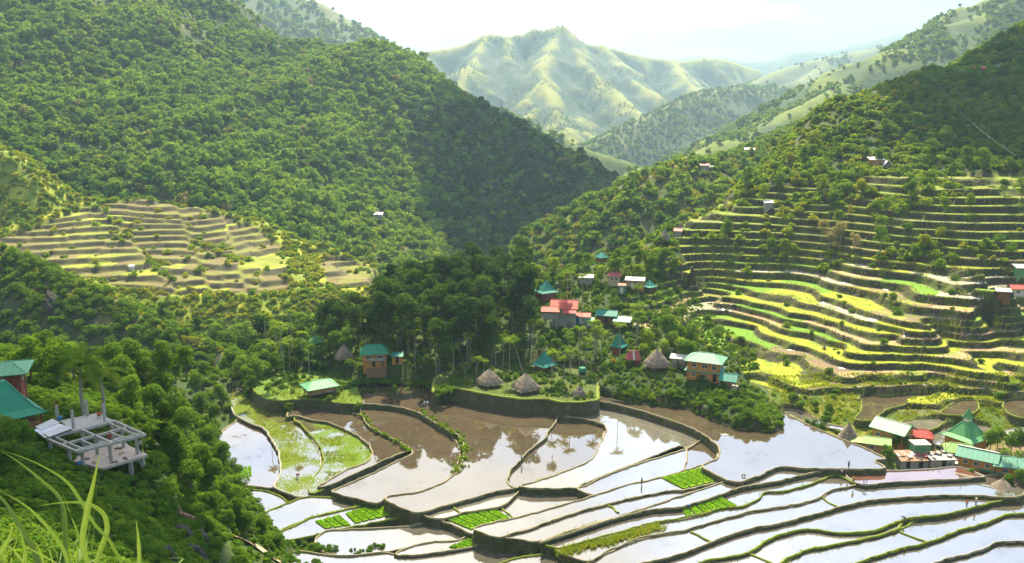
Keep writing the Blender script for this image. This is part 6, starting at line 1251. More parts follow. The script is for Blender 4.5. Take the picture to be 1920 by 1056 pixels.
# ================================================================== PEOPLE
for k, c in {'skin': (0.30, 0.16, 0.10), 'hair': (0.02, 0.015, 0.012), 'shirt_white': (0.62, 0.6, 0.58), 'shirt_orange': (0.72, 0.16, 0.05), 'shirt_blue': (0.05, 0.20, 0.42), 'shirt_teal': (0.05, 0.25, 0.25), 'shirt_dark': (0.05, 0.05, 0.06), 'shirt_yellow': (0.65, 0.48, 0.06), 'shirt_red': (0.45, 0.06, 0.06), 'trousers_dark': (0.035, 0.035, 0.045), 'trousers_blue': (0.06, 0.09, 0.18), 'trousers_tan': (0.25, 0.19, 0.12), 'straw': (0.5, 0.40, 0.2)}.items(): simple('cloth_' + k, c, 0.85, 0.15, 4, 0.1)
def pose(kind):
    J = {'pel': (0, 0, .92), 'bel': (0, -.01, 1.08), 'chest': (0, 0, 1.28), 'neck': (0, 0.01, 1.45), 'head': (0, -0.02, 1.56), 'top': (0, -0.01, 1.68), 'nose': (0, -0.105, 1.56)}
    for s, n in ((-1, 'L'), (1, 'R')):
        J['sh' + n] = (s * .18, 0, 1.38); J['el' + n] = (s * .24, .03, 1.12); J['wr' + n] = (s * .25, -.05, .88); J['hip' + n] = (s * .09, 0, .88); J['kn' + n] = (s * .10, -.02, .48); J['an' + n] = (s * .10, .02, .08); J['toe' + n] = (s * .12, -.16, .03)
    if kind == 'walk':
        for n, s in (('L', 1), ('R', -1)): J['kn' + n] = (J['kn' + n][0], -.12 * s - .04, .49); J['an' + n] = (J['an' + n][0], -.2 * s, .09); J['toe' + n] = (J['toe' + n][0], -.2 * s - .17, .03); J['el' + n] = (J['el' + n][0], .1 * s, 1.13); J['wr' + n] = (J['wr' + n][0], .12 * s - .1, .92)
    if kind == 'bend':
        J.update(pel=(0, .05, .84), bel=(0, -.1, .97), chest=(0, -.32, 1.02), neck=(0, -.48, 1.02), head=(0, -.58, .98), top=(0, -.69, .95), nose=(0, -.60, .88))
        for s, n in ((-1, 'L'), (1, 'R')): J['sh' + n] = (s * .18, -.42, 1.0); J['el' + n] = (s * .22, -.46, .72); J['wr' + n] = (s * .15, -.55, .46); J['hip' + n] = (s * .09, .04, .8); J['kn' + n] = (s * .13, -.1, .44)
    if kind == 'squat':
        J.update(pel=(0, .12, .30), bel=(0, .06, .45), chest=(0, -.04, .64), neck=(0, -.09, .81), head=(0, -.13, .92), top=(0, -.13, 1.04), nose=(0, -.22, .92))
        for s, n in ((-1, 'L'), (1, 'R')): J['sh' + n] = (s * .18, -.06, .74); J['el' + n] = (s * .22, -.25, .56); J['wr' + n] = (s * .12, -.42, .46); J['hip' + n] = (s * .1, .1, .28); J['kn' + n] = (s * .17, -.26, .48); J['an' + n] = (s * .13, -.02, .08); J['toe' + n] = (s * .15, -.2, .03)
    return J
RAD = {'pel': .135, 'bel': .125, 'chest': .15, 'neck': .055, 'head': .095, 'top': .07, 'nose': .02, 'sh': .06, 'el': .043, 'wr': .03, 'hip': .09, 'kn': .062, 'an': .042, 'toe': .035, 'palm': .028, 'f': .0095}
def person(label, loc, rz, kind, shirt, trousers, hat=None, scale=1.0, shortsleeve=True):
    J = pose(kind); names = list(J); P = [Vector(J[n]) for n in names]; ix = {n: i for i, n in enumerate(names)}
    E = [('pel', 'bel'), ('bel', 'chest'), ('chest', 'neck'), ('neck', 'head'), ('head', 'top'), ('head', 'nose')]
    for n in 'LR': E += [('chest', 'sh' + n), ('sh' + n, 'el' + n), ('el' + n, 'wr' + n), ('pel', 'hip' + n), ('hip' + n, 'kn' + n), ('kn' + n, 'an' + n), ('an' + n, 'toe' + n)]
    E = [(ix[a], ix[b]) for a, b in E]; rad = [RAD.get(n, RAD.get(n[:-1], .05)) for n in names]; part = {}
    for n in 'LR':   # palm, four curled fingers of unequal length and a thumb from the side of the palm
        w = Vector(J['wr' + n]); d = (w - Vector(J['el' + n])).normalized(); sx = 1 if n == 'R' else -1; side = Vector((0, 1, 0)); side = (side - d * side.dot(d)).normalized(); inn = d.cross(side) * -sx
        pm = w + d * .06; P.append(pm); rad.append(.030); names.append('palm' + n); E.append((ix['wr' + n], len(P) - 1)); ip = len(P) - 1
        for q, l in ((-1.5, .058), (-.5, .072), (.5, .075), (1.5, .066)):
            a = pm + d * .035 - side * q * .017; b = a + d * l * .55 + inn * .008; c = b + d * l * .4 + inn * .025
            for k, pt in enumerate((a, b, c)): P.append(pt); rad.append(.0095 - .001 * k); names.append('f' + n); E.append((ip if k == 0 else len(P) - 2, len(P) - 1))
        a = pm - side * .035 * -1 - d * .01; b = a + side * .022 + d * .03 + inn * .01
        for k, pt in enumerate((a, b)): P.append(pt); rad.append(.011); names.append('f' + n); E.append((ip if k == 0 else len(P) - 2, len(P) - 1))
    me = bpy.data.meshes.new('figure'); me.from_pydata([tuple(p) for p in P], E, []); o = bpy.data.objects.new('figure', me); C.objects.link(o)
    md = o.modifiers.new('skin', 'SKIN'); md.use_smooth_shade = True
    for i, sv in enumerate(me.skin_vertices[0].data): sv.radius = (rad[i] * (1.15 if names[i] in ('chest', 'pel', 'bel') else 1), rad[i] * (0.85 if names[i] in ('chest', 'pel', 'bel') else 1)); sv.use_root = (names[i] == 'pel')
    sb = o.modifiers.new('sub', 'SUBSURF'); sb.levels = 1; sb.render_levels = 1
    dg = bpy.context.evaluated_depsgraph_get(); body = bpy.data.meshes.new_from_object(o.evaluated_get(dg)); bpy.data.objects.remove(o)
    body.materials.clear()
    for mname in ('cloth_skin', shirt, trousers): body.materials.append(MATS['cloth_' + mname] if not mname.startswith('cloth_') else MATS[mname])
    cls = []
    for a, b in E:
        na, nb = names[a], names[b]; s = na[:2] + nb[:2]
        if 'he' in (na[:2], nb[:2]) or na[0] == 'f' or nb[0] == 'f' or 'palm' in nb: cls.append(0)
        elif na[:2] == 'el' and shortsleeve: cls.append(0)
        elif na[:3] in ('hip', ) or nb[:3] == 'hip' or nb[:2] == 'an': cls.append(2)
        elif nb[:3] == 'toe': cls.append(0)
        elif na == 'pel' : cls.append(1)
        else: cls.append(1)
    A_ = np.array([P[a][:] for a, b in E]); B_ = np.array([P[b][:] for a, b in E])
    for f in body.polygons:
        c = np.array(f.center[:]); d = B_ - A_; t = np.clip(((c - A_) * d).sum(1) / ((d * d).sum(1) + 1e-9), 0, 1); f.material_index = cls[int(np.argmin(np.linalg.norm(A_ + d * t[:, None] - c, axis=1)))]
    t = link('person', body, loc=loc, rz=rz); t.scale = (scale,) * 3; tag(t, label, 'person')
    h = Vector(J['head']); up = (Vector(J['top']) - h).normalized(); m = MB(); bk = Vector((0, 0.03, 0)) if kind != 'bend' else Vector((0, 0, 0.03))
    m.tube([h + bk + up * -.02, h + bk + up * .05, h + bk + up * .11, h + bk + up * .155], [.1, .107, .088, .03], 12); m.build('hair', 'cloth_hair', t, True)
    if hat: m = MB(); m.tube([h + up * .085, h + up * .10, h + up * .11, h + up * .2], [.24, .23, .12, .09], 14); m.build('hat', 'cloth_' + hat, t, True)
    return t
person('standing person in white shirt and dark trousers at the right corner of the concrete floor', PZ(265, 848, zf), -0.6, 'stand', 'shirt_white', 'trousers_dark')
person('crouching person in orange on the upper concrete slab', PZ(186, 784, zb + 0.1), 0.5, 'squat', 'shirt_orange', 'trousers_tan')
person('person in red shirt half hidden under the concrete beams', PZ(207, 836, zf), 0.9, 'stand', 'shirt_red', 'trousers_blue')
person('person with blue hat wading in the weedy paddy', PZ(557, 896, -77.05), 0.8, 'bend', 'shirt_red', 'trousers_dark', 'shirt_blue')
person('dark clothed person walking on the winding bund between brown ponds', PZ(978, 870, -74.8), 2.0, 'walk', 'shirt_dark', 'trousers_dark')
person('person standing on the bund in the middle of the white ponds', PZ(1203, 911, -74.05), -1.2, 'stand', 'shirt_dark', 'trousers_tan')
person('person in teal standing on the bund at the front of the blue pond', PZ(1591, 879, -72.8), 0.4, 'stand', 'shirt_teal', 'trousers_dark')
person('person with pale shirt standing in water left of the figure in teal', PZ(1578, 893, -74.0), -0.4, 'stand', 'shirt_white', 'trousers_blue')
person('person in yellow standing at the corner of the reddish pond', PZ(1600, 907, -73.75), 0.2, 'stand', 'shirt_yellow', 'trousers_dark')
person('dark figure bending over in the reddish pond', PZ(1619, 908, -73.85), 1.2, 'bend', 'shirt_dark', 'trousers_dark')
person('person in bright orange standing on the broad green bund', PZ(1812, 952, -75.15), -0.3, 'walk', 'shirt_orange', 'trousers_dark')
person('person in grey standing beside the tin shed at the water', PZ(1829, 950, -75.1), 0.6, 'stand', 'shirt_white', 'trousers_dark', 'straw')
person('dark figure bent over on the green bund in the lower right', PZ(1696, 978, -75.1), -1.4, 'bend', 'shirt_dark', 'trousers_dark')
person('dark figure bent over at the left corner of the blue pond', PZ(1391, 899, -73.4), 1.4, 'bend', 'shirt_dark', 'trousers_dark', 'straw')
person('person in blue bent over in the seedling bed', PZ(1289, 955, -74.0), 0.8, 'bend', 'shirt_blue', 'trousers_blue')
# ================================================================== RICE SEEDLING BEDS
m, nt, o = mat('seedling'); ge = N(nt, 'ShaderNodeNewGeometry'); at = N(nt, 'ShaderNodeAttribute', attribute_name='lv').outputs['Fac']; nn_ = noise(nt, ge.outputs['Position'], 1.3, 4)
cc = mixc(nt, math_(nt, 'ADD', math_(nt, 'MULTIPLY', at, 0.5), math_(nt, 'MULTIPLY', nn_, 0.5)), (0.10, 0.26, 0.006), (0.30, 0.52, 0.02)); d_ = N(nt, 'ShaderNodeBsdfDiffuse', {'Color': cc}); t_ = N(nt, 'ShaderNodeBsdfTranslucent', {'Color': cc}); s_ = N(nt, 'ShaderNodeMixShader', {0: 0.35, 1: d_.outputs[0], 2: t_.outputs[0]}); nt.links.new(s_.outputs[0], o.inputs[0]); MATS['seedling'] = m
def bed(label, quads, z, n, group='rice seedling beds'):
    c = PZ(*np.mean(quads[0], axis=0), z); root = thing('seedling_bed', label, 'seedling bed', c, 0, group)
    for quad in quads:
        Q = [Vector(PZ(u, v, z)) - Vector(c) for u, v in quad]
        k = n if quad is quads[0] else max(1, n // 2)
        for i in range(k):
            a0, a1 = (i + 0.11) / k, (i + 0.89) / k; S = [Q[0].lerp(Q[1], a0), Q[0].lerp(Q[1], a1), Q[3].lerp(Q[2], a1), Q[3].lerp(Q[2], a0)]
            area = ((S[1] - S[0]).length) * ((S[3] - S[0]).length); nb = int(min(900, 30 + area * 28)); r = np.random.default_rng(i + int(abs(c[0]) * 10)); V = []; Fc = []
            m = MB(); m.add([p + Vector((0, 0, 0.14)) for p in S] + [p + Vector((0, 0, -0.25)) for p in S], [(0, 1, 2, 3)] + [(j, 4 + j, 4 + (j + 1) % 4, (j + 1) % 4) for j in range(4)])
            for q in range(nb):
                s, t = r.uniform(.05, .95, 2); p = S[0].lerp(S[1], s).lerp(S[3].lerp(S[2], s), t); a = r.uniform(0, 6.28); h = r.uniform(.12, .26); w = Vector((math.cos(a), math.sin(a), 0)) * 0.11; le = Vector((r.normal() * .07, r.normal() * .07, .12 + h)); m.add([p - w + Vector((0, 0, .1)), p + w + Vector((0, 0, .1)), p + w * .5 + le, p - w * .5 + le], [(0, 1, 2, 3)])
            me = newmesh('strip', m.v, m.f, ['seedling'], lv=r.random(len(m.f))); link('strip', me, root)
bed('bright green seedling bed of narrow strips at the lower left, larger half', [B((20, 778), (200, 723), (318, 775), (75, 832))], -76.65, 6)
bed('bright green seedling bed at the lower left, smaller half of three strips', [G2((1020, 636), (1275, 570), (1395, 668), (1120, 708))], -76.65, 3)
bed('bright green seedling bed with five strips in the bottom middle', [B((585, 810), (865, 750), (950, 800), (725, 868))], -75.45, 5)
bed('bright green seedling wedge below the winding bund', [B((1195, 577), (1335, 533), (1418, 582), (1325, 628)), B((1085, 612), (1185, 580), (1225, 588), (1150, 606)), B((1345, 530), (1400, 530), (1422, 553), (1385, 560))], -74.85, 4)
bed('smallest seedling bed, in the sliver pond at the bottom', [B((600, 968), (748, 905), (815, 937), (665, 978))], -76.25, 3)
bed('bright green seedling bed left of the front of the blue pond', [[(1240, 897), (1315, 877), (1360, 898), (1280, 917)]], -73.95, 6)
bed('bright green seedling bed with a blue figure, right of the middle', [[(1272, 950), (1354, 933), (1383, 948), (1285, 968)]], -73.95, 6)
bed('bright green seedling bed half hidden behind the trees on the left', [G2((150, 110), (380, 78), (392, 170), (200, 212))], -77.55, 6)
# ================================================================== GRASS ON THE BUNDS, WEEDS, SHORE SHRUBS
bp_, bs_ = [], []; r = np.random.default_rng(77)
for ob in [o for o in C.objects if o.name.startswith('bund')]:
    g = ob.data.materials[0].name == 'bund_grass'
    co_ = np.empty(len(ob.data.vertices) * 3, np.float32); ob.data.vertices.foreach_get('co', co_); co_ = co_.reshape(-1, 3)
    top = co_[2::6]; k = r.random(len(top)) < (0.9 if g else 0.22)
    for rep_ in range(3 if g else 1): q = top[k] + np.concatenate([r.normal(0, .22, (k.sum(), 2)), np.full((k.sum(), 1), -.12)], 1); bp_.append(q); bs_.append(r.uniform(.12, .32, k.sum()))
P = np.concatenate(bp_); S = np.concatenate(bs_); u, v = proj(P[:, 0], P[:, 1], P[:, 2]); ok = (u > -50) & (u < 1980) & (v < 1100)
scatter('bund_weeds', P[ok], S[ok], TUF, 4, 'short grass and weeds growing along the paddy bunds', 'weeds', 41)
wp_, ws_ = [], []
for ob in [o for o in C.objects if o.name.startswith('retaining_wall')]:
    co_ = np.empty(len(ob.data.vertices) * 3, np.float32); ob.data.vertices.foreach_get('co', co_); co_ = co_.reshape(-1, 3); nr = len(co_) // 5
    a = co_[:nr]; b = co_[nr:2 * nr]
    for rep_ in range(2):
        t_ = r.random(nr)[:, None] * 1.15; q = a + (b - a) * t_; k = r.random(nr) < 0.55; wp_.append(q[k]); ws_.append(r.uniform(.16, .42, k.sum()))
P = np.concatenate(wp_); S = np.concatenate(ws_); u, v = proj(P[:, 0], P[:, 1], P[:, 2]); ok = (u > -50) & (u < 1980) & (v < 1100)
scatter('wall_weeds', P[ok], S[ok], TUF, 4, 'grass and weeds hanging on the stone walls of the paddies', 'weeds', 72, tilt=0.5)
def along(line, z, n, sp, smin, smax, coll, ns, name, label, cat, seed):
    L = catmull([PZ(u, v, z)[:2] for u, v in line], 0.5); r = np.random.default_rng(seed); i = r.integers(0, len(L), n); p = L[i] + r.normal(0, sp, (n, 2))
    scatter(name, np.concatenate([p, np.full((n, 1), z)], 1), r.uniform(smin, smax, n), coll, ns, label, cat, seed)
along(B((1240, 1000), (1380, 960), (1500, 935), (1650, 890), (1780, 852)), -74.15, 900, 0.6, .3, .6, TUF, 4, 'bund_grass_strip', 'tall bright grass strip along the bund at the bottom middle', 'grass', 42)
along(B((1250, 1000), (1300, 1030), (1350, 1056)), -74.9, 350, 0.6, .3, .6, TUF, 4, 'bund_grass_patch', 'bright grass patch below the grass strip', 'grass', 43)
along(B((440, 195), (520, 250), (600, 300), (660, 335), (685, 380), (690, 450), (650, 540)), -74.4, 130, 0.5, .25, .6, SHR, 5, 'wall_shrubs', 'shrubs growing on the curved wall of the largest pond', 'shrubs', 44)
along(G2((850, 880), (940, 880), (1020, 900), (1200, 925)), -76.5, 40, 0.5, .3, .75, NEA, 5, 'pond_shrubs', 'rounded shrubs standing in the water at the bottom left', 'shrubs', 45)
along(G2((1390, 940), (1550, 940), (1610, 890), (1724, 895)), -76.5, 24, 0.4, .25, .55, NEA, 5, 'pond_shrubs', 'small shrubs in a row along the lowest left bund', 'shrubs', 46)
along(B((120, 215), (180, 300), (270, 345), (390, 425)), -75.5, 90, 0.4, .2, .5, SHR, 5, 'wall_shrubs', 'shrubs on the wall between two brown ponds', 'shrubs', 47)
for z_, pix, n, nm in ((-77.0, G1((220, 350), (500, 560), (700, 800), (760, 1000), (1150, 980), (1100, 780), (850, 560), (500, 450), (300, 330)), 700, 'long weedy paddy'), (-76.5, G1((1000, 600), (1160, 760), (1240, 990), (1250, 1250), (1650, 950), (1740, 850), (1550, 680), (1250, 570)), 900, 'green weedy paddy')):
    W = np.array([PZ(u, v, z_)[:2] for u, v in pix]); x = r.uniform(W[:, 0].min(), W[:, 0].max(), 6000); y = r.uniform(W[:, 1].min(), W[:, 1].max(), 6000); k = inpoly(x, y, W) & (fbm(x / 5, y / 5, 51, 4) > 0.0); x, y = x[k][:n * 2], y[k][:n * 2]
    scatter('paddy_weeds', np.stack([x, y, np.full(x.shape, z_)], 1), r.uniform(.15, .32, len(x)), TUF, 4, 'weeds standing in the water of the ' + nm, 'weeds', 48)
def sprinkle(poly, z, n, smin, smax, coll, ns, name, label, cat, seed):
    W = np.array([PZ(u, v, z)[:2] for u, v in poly]); r = np.random.default_rng(seed); x = r.uniform(W[:, 0].min(), W[:, 0].max(), n * 5); y = r.uniform(W[:, 1].min(), W[:, 1].max(), n * 5); k = inpoly(x, y, W); x, y = x[k][:n], y[k][:n]
    scatter(name, np.stack([x, y, np.full(x.shape, z)], 1), r.uniform(smin, smax, len(x)), coll, ns, label, cat, seed)
along(B((545, 70), (800, 108), (1000, 138), (1150, 138), (1250, 155), (1420, 148)), -72.2, 150, 0.5, .25, .7, NEA, 5, 'wall_bushes', 'bushes clinging to the wall under the thatched huts', 'bushes', 73)
along(G1((880, 305), (1200, 305), (1400, 340), (1650, 348)), -75.0, 60, 0.5, .25, .6, NEA, 5, 'wall_bushes', 'bushes clinging to the wall under the lawn', 'bushes', 74)
TOPP = B((530, 90), (570, 68), (800, 102), (1000, 132), (1150, 132), (1250, 148), (1410, 140), (1410, 60), (1000, -30), (700, -20))
sprinkle([(150, 895), (200, 905), (290, 905), (320, 880), (300, 850), (282, 860), (240, 885), (190, 885)], -44.0, 60, .5, 1.0, NEB, 5, 'slope_bushes', 'bushes right below the concrete floor', 'bushes', 75)
sprinkle(TOPP, -71.0, 1500, .15, .4, TUF, 4, 'terrace_top_grass', 'rough grass on the terrace of the thatched huts', 'grass', 61)
sprinkle(B((930, 60), (1060, 85), (1280, 60), (1290, 115), (1150, 122), (1110, 110)), -71.0, 60, .35, .7, NEA, 5, 'hut_bushes', 'bushes between the middle and smallest thatched hut', 'bushes', 62)
sprinkle(B((540, 85), (600, 60), (740, 70), (760, 20), (600, 0)), -71.0, 45, .3, .8, SHR, 5, 'hut_shrubs', 'shrubs at the left end of the terrace of the thatched huts', 'shrubs', 63)
sprinkle(B((560, 0), (800, 20), (1100, 50), (1400, 80), (1400, 20), (1000, -60), (700, -60)), -71.0, 110, .4, 1.1, NEA, 5, 'hut_thicket', 'thicket behind the thatched huts', 'thicket', 64)
sprinkle(B((1290, 140), (1420, 138), (1420, 90), (1300, 90)), -71.0, 26, .3, .7, NEA, 5, 'hut_bushes', 'bushes at the right end of the terrace of the thatched huts', 'bushes', 65)
LAWN = G1((890, 295), (1200, 295), (1400, 328), (1640, 335), (1650, 290), (1500, 180), (1400, 100), (900, 60), (700, 120), (600, 250))
sprinkle(LAWN, -74.0, 1500, .15, .42, TUF, 4, 'lawn_grass', 'tall bright grass on the lawn around the pale green roofed house', 'grass', 66)
sprinkle(G1((600, 240), (900, 230), (960, 100), (1500, 80), (1560, 0), (900, -80), (500, 100)), -74.0, 90, .35, 1.0, NEA, 5, 'lawn_bushes', 'bushes around the pale green roofed house', 'bushes', 67)
along(B((-80, 130), (0, 60), (150, 40), (350, 40), (550, 60)), -73.6, 160, 0.9, .3, .9, NEA, 5, 'bank_bushes', 'bushes on the bank behind the largest pond', 'bushes', 68)
P, u, v = sample(gsafe, 60000, 40, 130, 160, 215, 81, mask=lambda u, v, x, y, z: np.where((u > 1440) & (v > 700) & (v < 835) & ~in_ponds(x, y), 0.2 + 0.7 * (fbm(x / 3, y / 3, 351, 3) > 0), 0))
scatter('field_grass', P, rng.uniform(.2, .5, len(P)), TUF, 4, 'grass between the small ponds above the lower village', 'grass', 70)
P, u, v = sample(gsafe, 2600, 40, 130, 160, 215, 82, mask=lambda u, v, x, y, z: np.where((u > 1440) & (v > 700) & (v < 830) & ~in_ponds(x, y), 0.7 * (fbm(x / 5, y / 5, 352, 3) > 0.1), 0))
scatter('field_shrubs', P, rng.uniform(.25, .7, len(P)), SHR, 5, 'low shrubs between the small ponds above the lower village', 'shrubs', 83)
sprinkle([(815, 745), (822, 722), (850, 712), (850, 735), (832, 744)], -71.4, 30, .5, 1.1, NEA, 5, 'hut_bushes', 'dark bushes at the left end of the wall under the thatched huts', 'bushes', 76)
sprinkle([(1100, 752), (1122, 752), (1124, 736), (1100, 738)], -71.6, 22, .4, .8, NEA, 5, 'hut_bushes', 'dark bushes where the mossy wall meets the brown pond', 'bushes', 77)
a_, b_ = Vector(PY(1752, 150, 372)), Vector(PY(1905, 292, 300)); m = MB(); m.tube([a_.lerp(b_, t_) + Vector((0, 0, -2.5 * math.sin(math.pi * t_))) for t_ in np.linspace(0, 1, 14)], 0.03, 5)
tag(m.build('cable', 'roof_grey'), 'pale cable hanging down across the dark upper right hillside', 'cable')
# boulder, rocks, stairs, path
simple('rock', (0.05, 0.045, 0.035), 0.95, 0.7, 0.6, 1.0, dirt=(0.02, 0.03, 0.012))
def boulder(name, label, loc, rx, ry, rz_, seed, mt='rock', cat='rock', kind=None):
    bm = bmesh.new(); bmesh.ops.create_icosphere(bm, subdivisions=4, radius=1.0); P = np.array([v.co[:] for v in bm.verts]); k = 1 + 0.35 * fbm(P[:, 0] * 1.5 + seed, P[:, 1] * 1.5 + P[:, 2] * 2, seed, 4)
    for v, q, kk in zip(bm.verts, P, k): v.co = (q[0] * rx * kk, q[1] * ry * kk, q[2] * rz_ * kk)
    me = bpy.data.meshes.new(name); bm.to_mesh(me); bm.free(); me.materials.append(MATS[mt]); o = link(name, me, loc=loc, rz=seed); return tag(o, label, cat, kind=kind)
p = PZ(457, 911, -77.7); boulder('boulder', 'dark round boulder in the white pond beside the trees', p, 0.8, 0.7, 0.8, 3, 'trousers' if False else 'rock')
for i, (u, v, s, lab) in enumerate(((335, 1000, 2.0, 'mossy rock face below the end of the stone stairs, left part'), (365, 1010, 1.9, 'mossy rock face below the end of the stone stairs, right part'), (350, 1040, 2.1, 'dark rock at the bottom edge left of the path'), (300, 1045, 1.8, 'dark rock at the bottom edge under the dark bushes'))):
    p = ghit(u, v, 40, 160); boulder('rock', lab, (p[0], p[1] + 0.5, p[2] - 0.9), s * .8, s * .7, s * .9, 11 + i)
p = hit(LS, 85, 590, 215, 340); boulder('cliff', 'bare grey cliff patch in the bushes of the left spur', (p[0], p[1] + 3.6, p[2]), 4.0, 3.5, 6.0, 5)
sp_ = catmull([ghit(u, v, 60, 170)[:2] for u, v in A((600, 565), (690, 580), (760, 605), (800, 640), (830, 660), (900, 690), (960, 720), (1000, 775), (1060, 805), (1130, 840))], 0.42)
t = thing('stone_stairs', 'worn stone stairs winding down from the concrete building', 'stairs', (0, 0, 0))
for i, q in enumerate(sp_[::1][:60]):
    m = MB(); d = sp_[min(i + 1, len(sp_) - 1)] - sp_[max(i - 1, 0)]; m.box((q[0], q[1], gz(q[0], q[1]) + 0.22), (0.36, 1.0, 0.5), rz=math.atan2(d[1], d[0])); m.build('step', 'wall_earth', t)
L = catmull([ghit(u, v, 60, 200)[:2] for u, v in A((1270, 890), (1340, 915), (1420, 950), (1500, 1000), (1600, 1060), (1680, 1110))], 0.6); V = []; Fc = []
for i, q in enumerate(L):
    d = L[min(i + 1, len(L) - 1)] - L[max(i - 1, 0)]; d = d / np.linalg.norm(d); n_ = np.array([-d[1], d[0]])
    for k in (-.8, -.3, .3, .8): e = q + n_ * k; V.append((e[0], e[1], gz(q[0], q[1]) + 0.22 - 0.12 * abs(k)))
for i in range(len(L) - 1):
    for k in range(3): a = i * 4 + k; Fc.append((a, a + 1, a + 5, a + 4))
simple('path_earth', (0.42, 0.32, 0.22), 0.95, 0.5, 0.9, 0.4); tag(link('path', newmesh('path', V, Fc, ['path_earth'], smooth=True)), kind='structure')
rp = random.Random(21); PP = []
for poly, n in (([(285, 885), (330, 880), (420, 860), (460, 930), (530, 1050), (440, 1010), (380, 1056), (300, 1056), (200, 930)], 420), ([(380, 690), (440, 700), (430, 740), (400, 780), (360, 760)], 90), ([(420, 655), (560, 650), (560, 720), (440, 730)], 60)):
    xs = [p[0] for p in poly]; ys = [p[1] for p in poly]; c = 0
    while c < n:
        u, v = rp.uniform(min(xs), max(xs)), rp.uniform(min(ys), max(ys))
        if not inpoly([u], [v], poly)[0]: continue
        c += 1; p = ghit(u, v, 45, 300)
        if min(np.hypot(sp_[:, 0] - p[0], sp_[:, 1] - p[1]).min(), np.hypot(L[:, 0] - p[0], L[:, 1] - p[1]).min()) < 1.5: continue
        if not in_ponds(np.array([p[0]]), np.array([p[1]]))[0]: PP.append(p)
scatter('slope_bushes', PP, rng.uniform(.35, .85, len(PP)), NEB, 5, 'bushes on the bare parts of the near slope', 'bushes', 85)
# ================================================================== LONG GRASS BLADES IN THE FOREGROUND
m, nt, o = mat('blade'); at = N(nt, 'ShaderNodeAttribute', attribute_name='lv').outputs['Fac']; ge = N(nt, 'ShaderNodeNewGeometry'); oi = N(nt, 'ShaderNodeObjectInfo')
n5 = noise(nt, ge.outputs['Position'], 6, 4); cb = mixc(nt, oi.outputs['Random'], (0.065, 0.15, 0.012), (0.15, 0.22, 0.02)); cb = mixc(nt, ramp(nt, n5, [(0.45, 0.0), (0.7, 0.5)]), cb, (0.09, 0.17, 0.02)); cb = mixc(nt, math_(nt, 'MULTIPLY', at, 0.6), cb, (0.20, 0.26, 0.06))
d_ = N(nt, 'ShaderNodeBsdfPrincipled', {'Base Color': cb, 'Roughness': 0.4, 'Specular IOR Level': 0.4}); t_ = N(nt, 'ShaderNodeBsdfTranslucent', {'Color': cb}); s_ = N(nt, 'ShaderNodeMixShader', {0: 0.4, 1: d_.outputs[0], 2: t_.outputs[0]}); nt.links.new(s_.outputs[0], o.inputs[0]); MATS['blade'] = m
clump = thing('tall_grass', 'clump of long arching grass blades at the bottom left corner', 'grass', PZ(90, 1230, -2.6))
c0 = Vector(clump.location)
BL = [((540, 1150), (470, 960), (490, 780), (520, 640), (545, 520), (562, 428)), 46, ((372, 1130), (372, 900), (345, 700), (250, 600), (110, 490), (-5, 418)), 44, ((720, 1130), (620, 930), (530, 830), (455, 700), (370, 590), (200, 490), (10, 420)), 30, ((260, 1150), (190, 960), (110, 830), (40, 720), (-60, 620)), 95, ((395, 1150), (370, 1000), (270, 850), (150, 735), (0, 648)), 34, ((345, 1120), (310, 980), (250, 880), (150, 800), (90, 770)), 34,
      ((510, 1150), (575, 960), (606, 860), (580, 770), (490, 718), (350, 715), (210, 735)), 40, ((395, 1150), (450, 1010), (490, 930), (505, 840)), 52, ((785, 1150), (785, 1000), (778, 900), (764, 808)), 30, ((190, 1150), (110, 1020), (50, 960), (-30, 900)), 80, ((330, 1060), (240, 1010), (170, 975), (90, 940)), 26, ((420, 1120), (480, 1060), (560, 1030), (602, 1012)), 26, ((425, 1130), (440, 900), (400, 790), (350, 660)), 14, ((480, 1130), (520, 960), (530, 820), (515, 740)), 30, ((-40, 1130), (10, 1000), (60, 900), (70, 820)), 40, ((960, 1100), (1030, 1030), (1000, 1025), (940, 1030)), 12]
rb = random.Random(9)
for k in range(12):
    x0 = rb.uniform(0, 560); l = rb.uniform(180, 420); b_ = rb.uniform(-150, 150); BL += [((x0, 1150), (x0 + b_ * .15, 1150 - l * .4), (x0 + b_ * .5, 1150 - l * .75), (x0 + b_, 1150 - l * (0.95 if abs(b_) < 80 else 0.85))), rb.uniform(9, 20)]
for i in range(0, len(BL), 2):
    px = catmull([(p[0] / 3, 704 + p[1] / 3) for p in BL[i]], 6); w = BL[i + 1] / 3 * 0.82; n = len(px); V = []; Fc = []; lv = []; Y0 = 3.6 + 0.22 * ((i * 7) % 5)
    C3 = [Vector(PY(u, v, Y0 + 0.5 * (k / n) * (1 if i % 4 else -0.7))) for k, (u, v) in enumerate(px)]
    for k in range(n):
        d = (C3[min(k + 1, n - 1)] - C3[max(k - 1, 0)]).normalized(); s = d.cross(Vector((0, 1, 0.25))).normalized(); t = k / (n - 1); ww = w * C3[k].y / F / 2 * min(1.0, (1 - t) * 2.2 + 0.02) * (0.75 + 0.25 * min(1, t * 4)); f = Vector((0, 1, 0)) * ww * 0.45
        V += [tuple(C3[k] - s * ww - f - c0), tuple(C3[k] - c0 + f * 0.3), tuple(C3[k] + s * ww - f - c0)]
        if k: a = 3 * (k - 1); Fc += [(a, a + 1, a + 4, a + 3), (a + 1, a + 2, a + 5, a + 4)]; lv += [0.1 + 0.2 * (k % 2), 0.6]
    link('blade', newmesh('blade', V, Fc, ['blade'], smooth=False, lv=lv), clump)
m = MB()
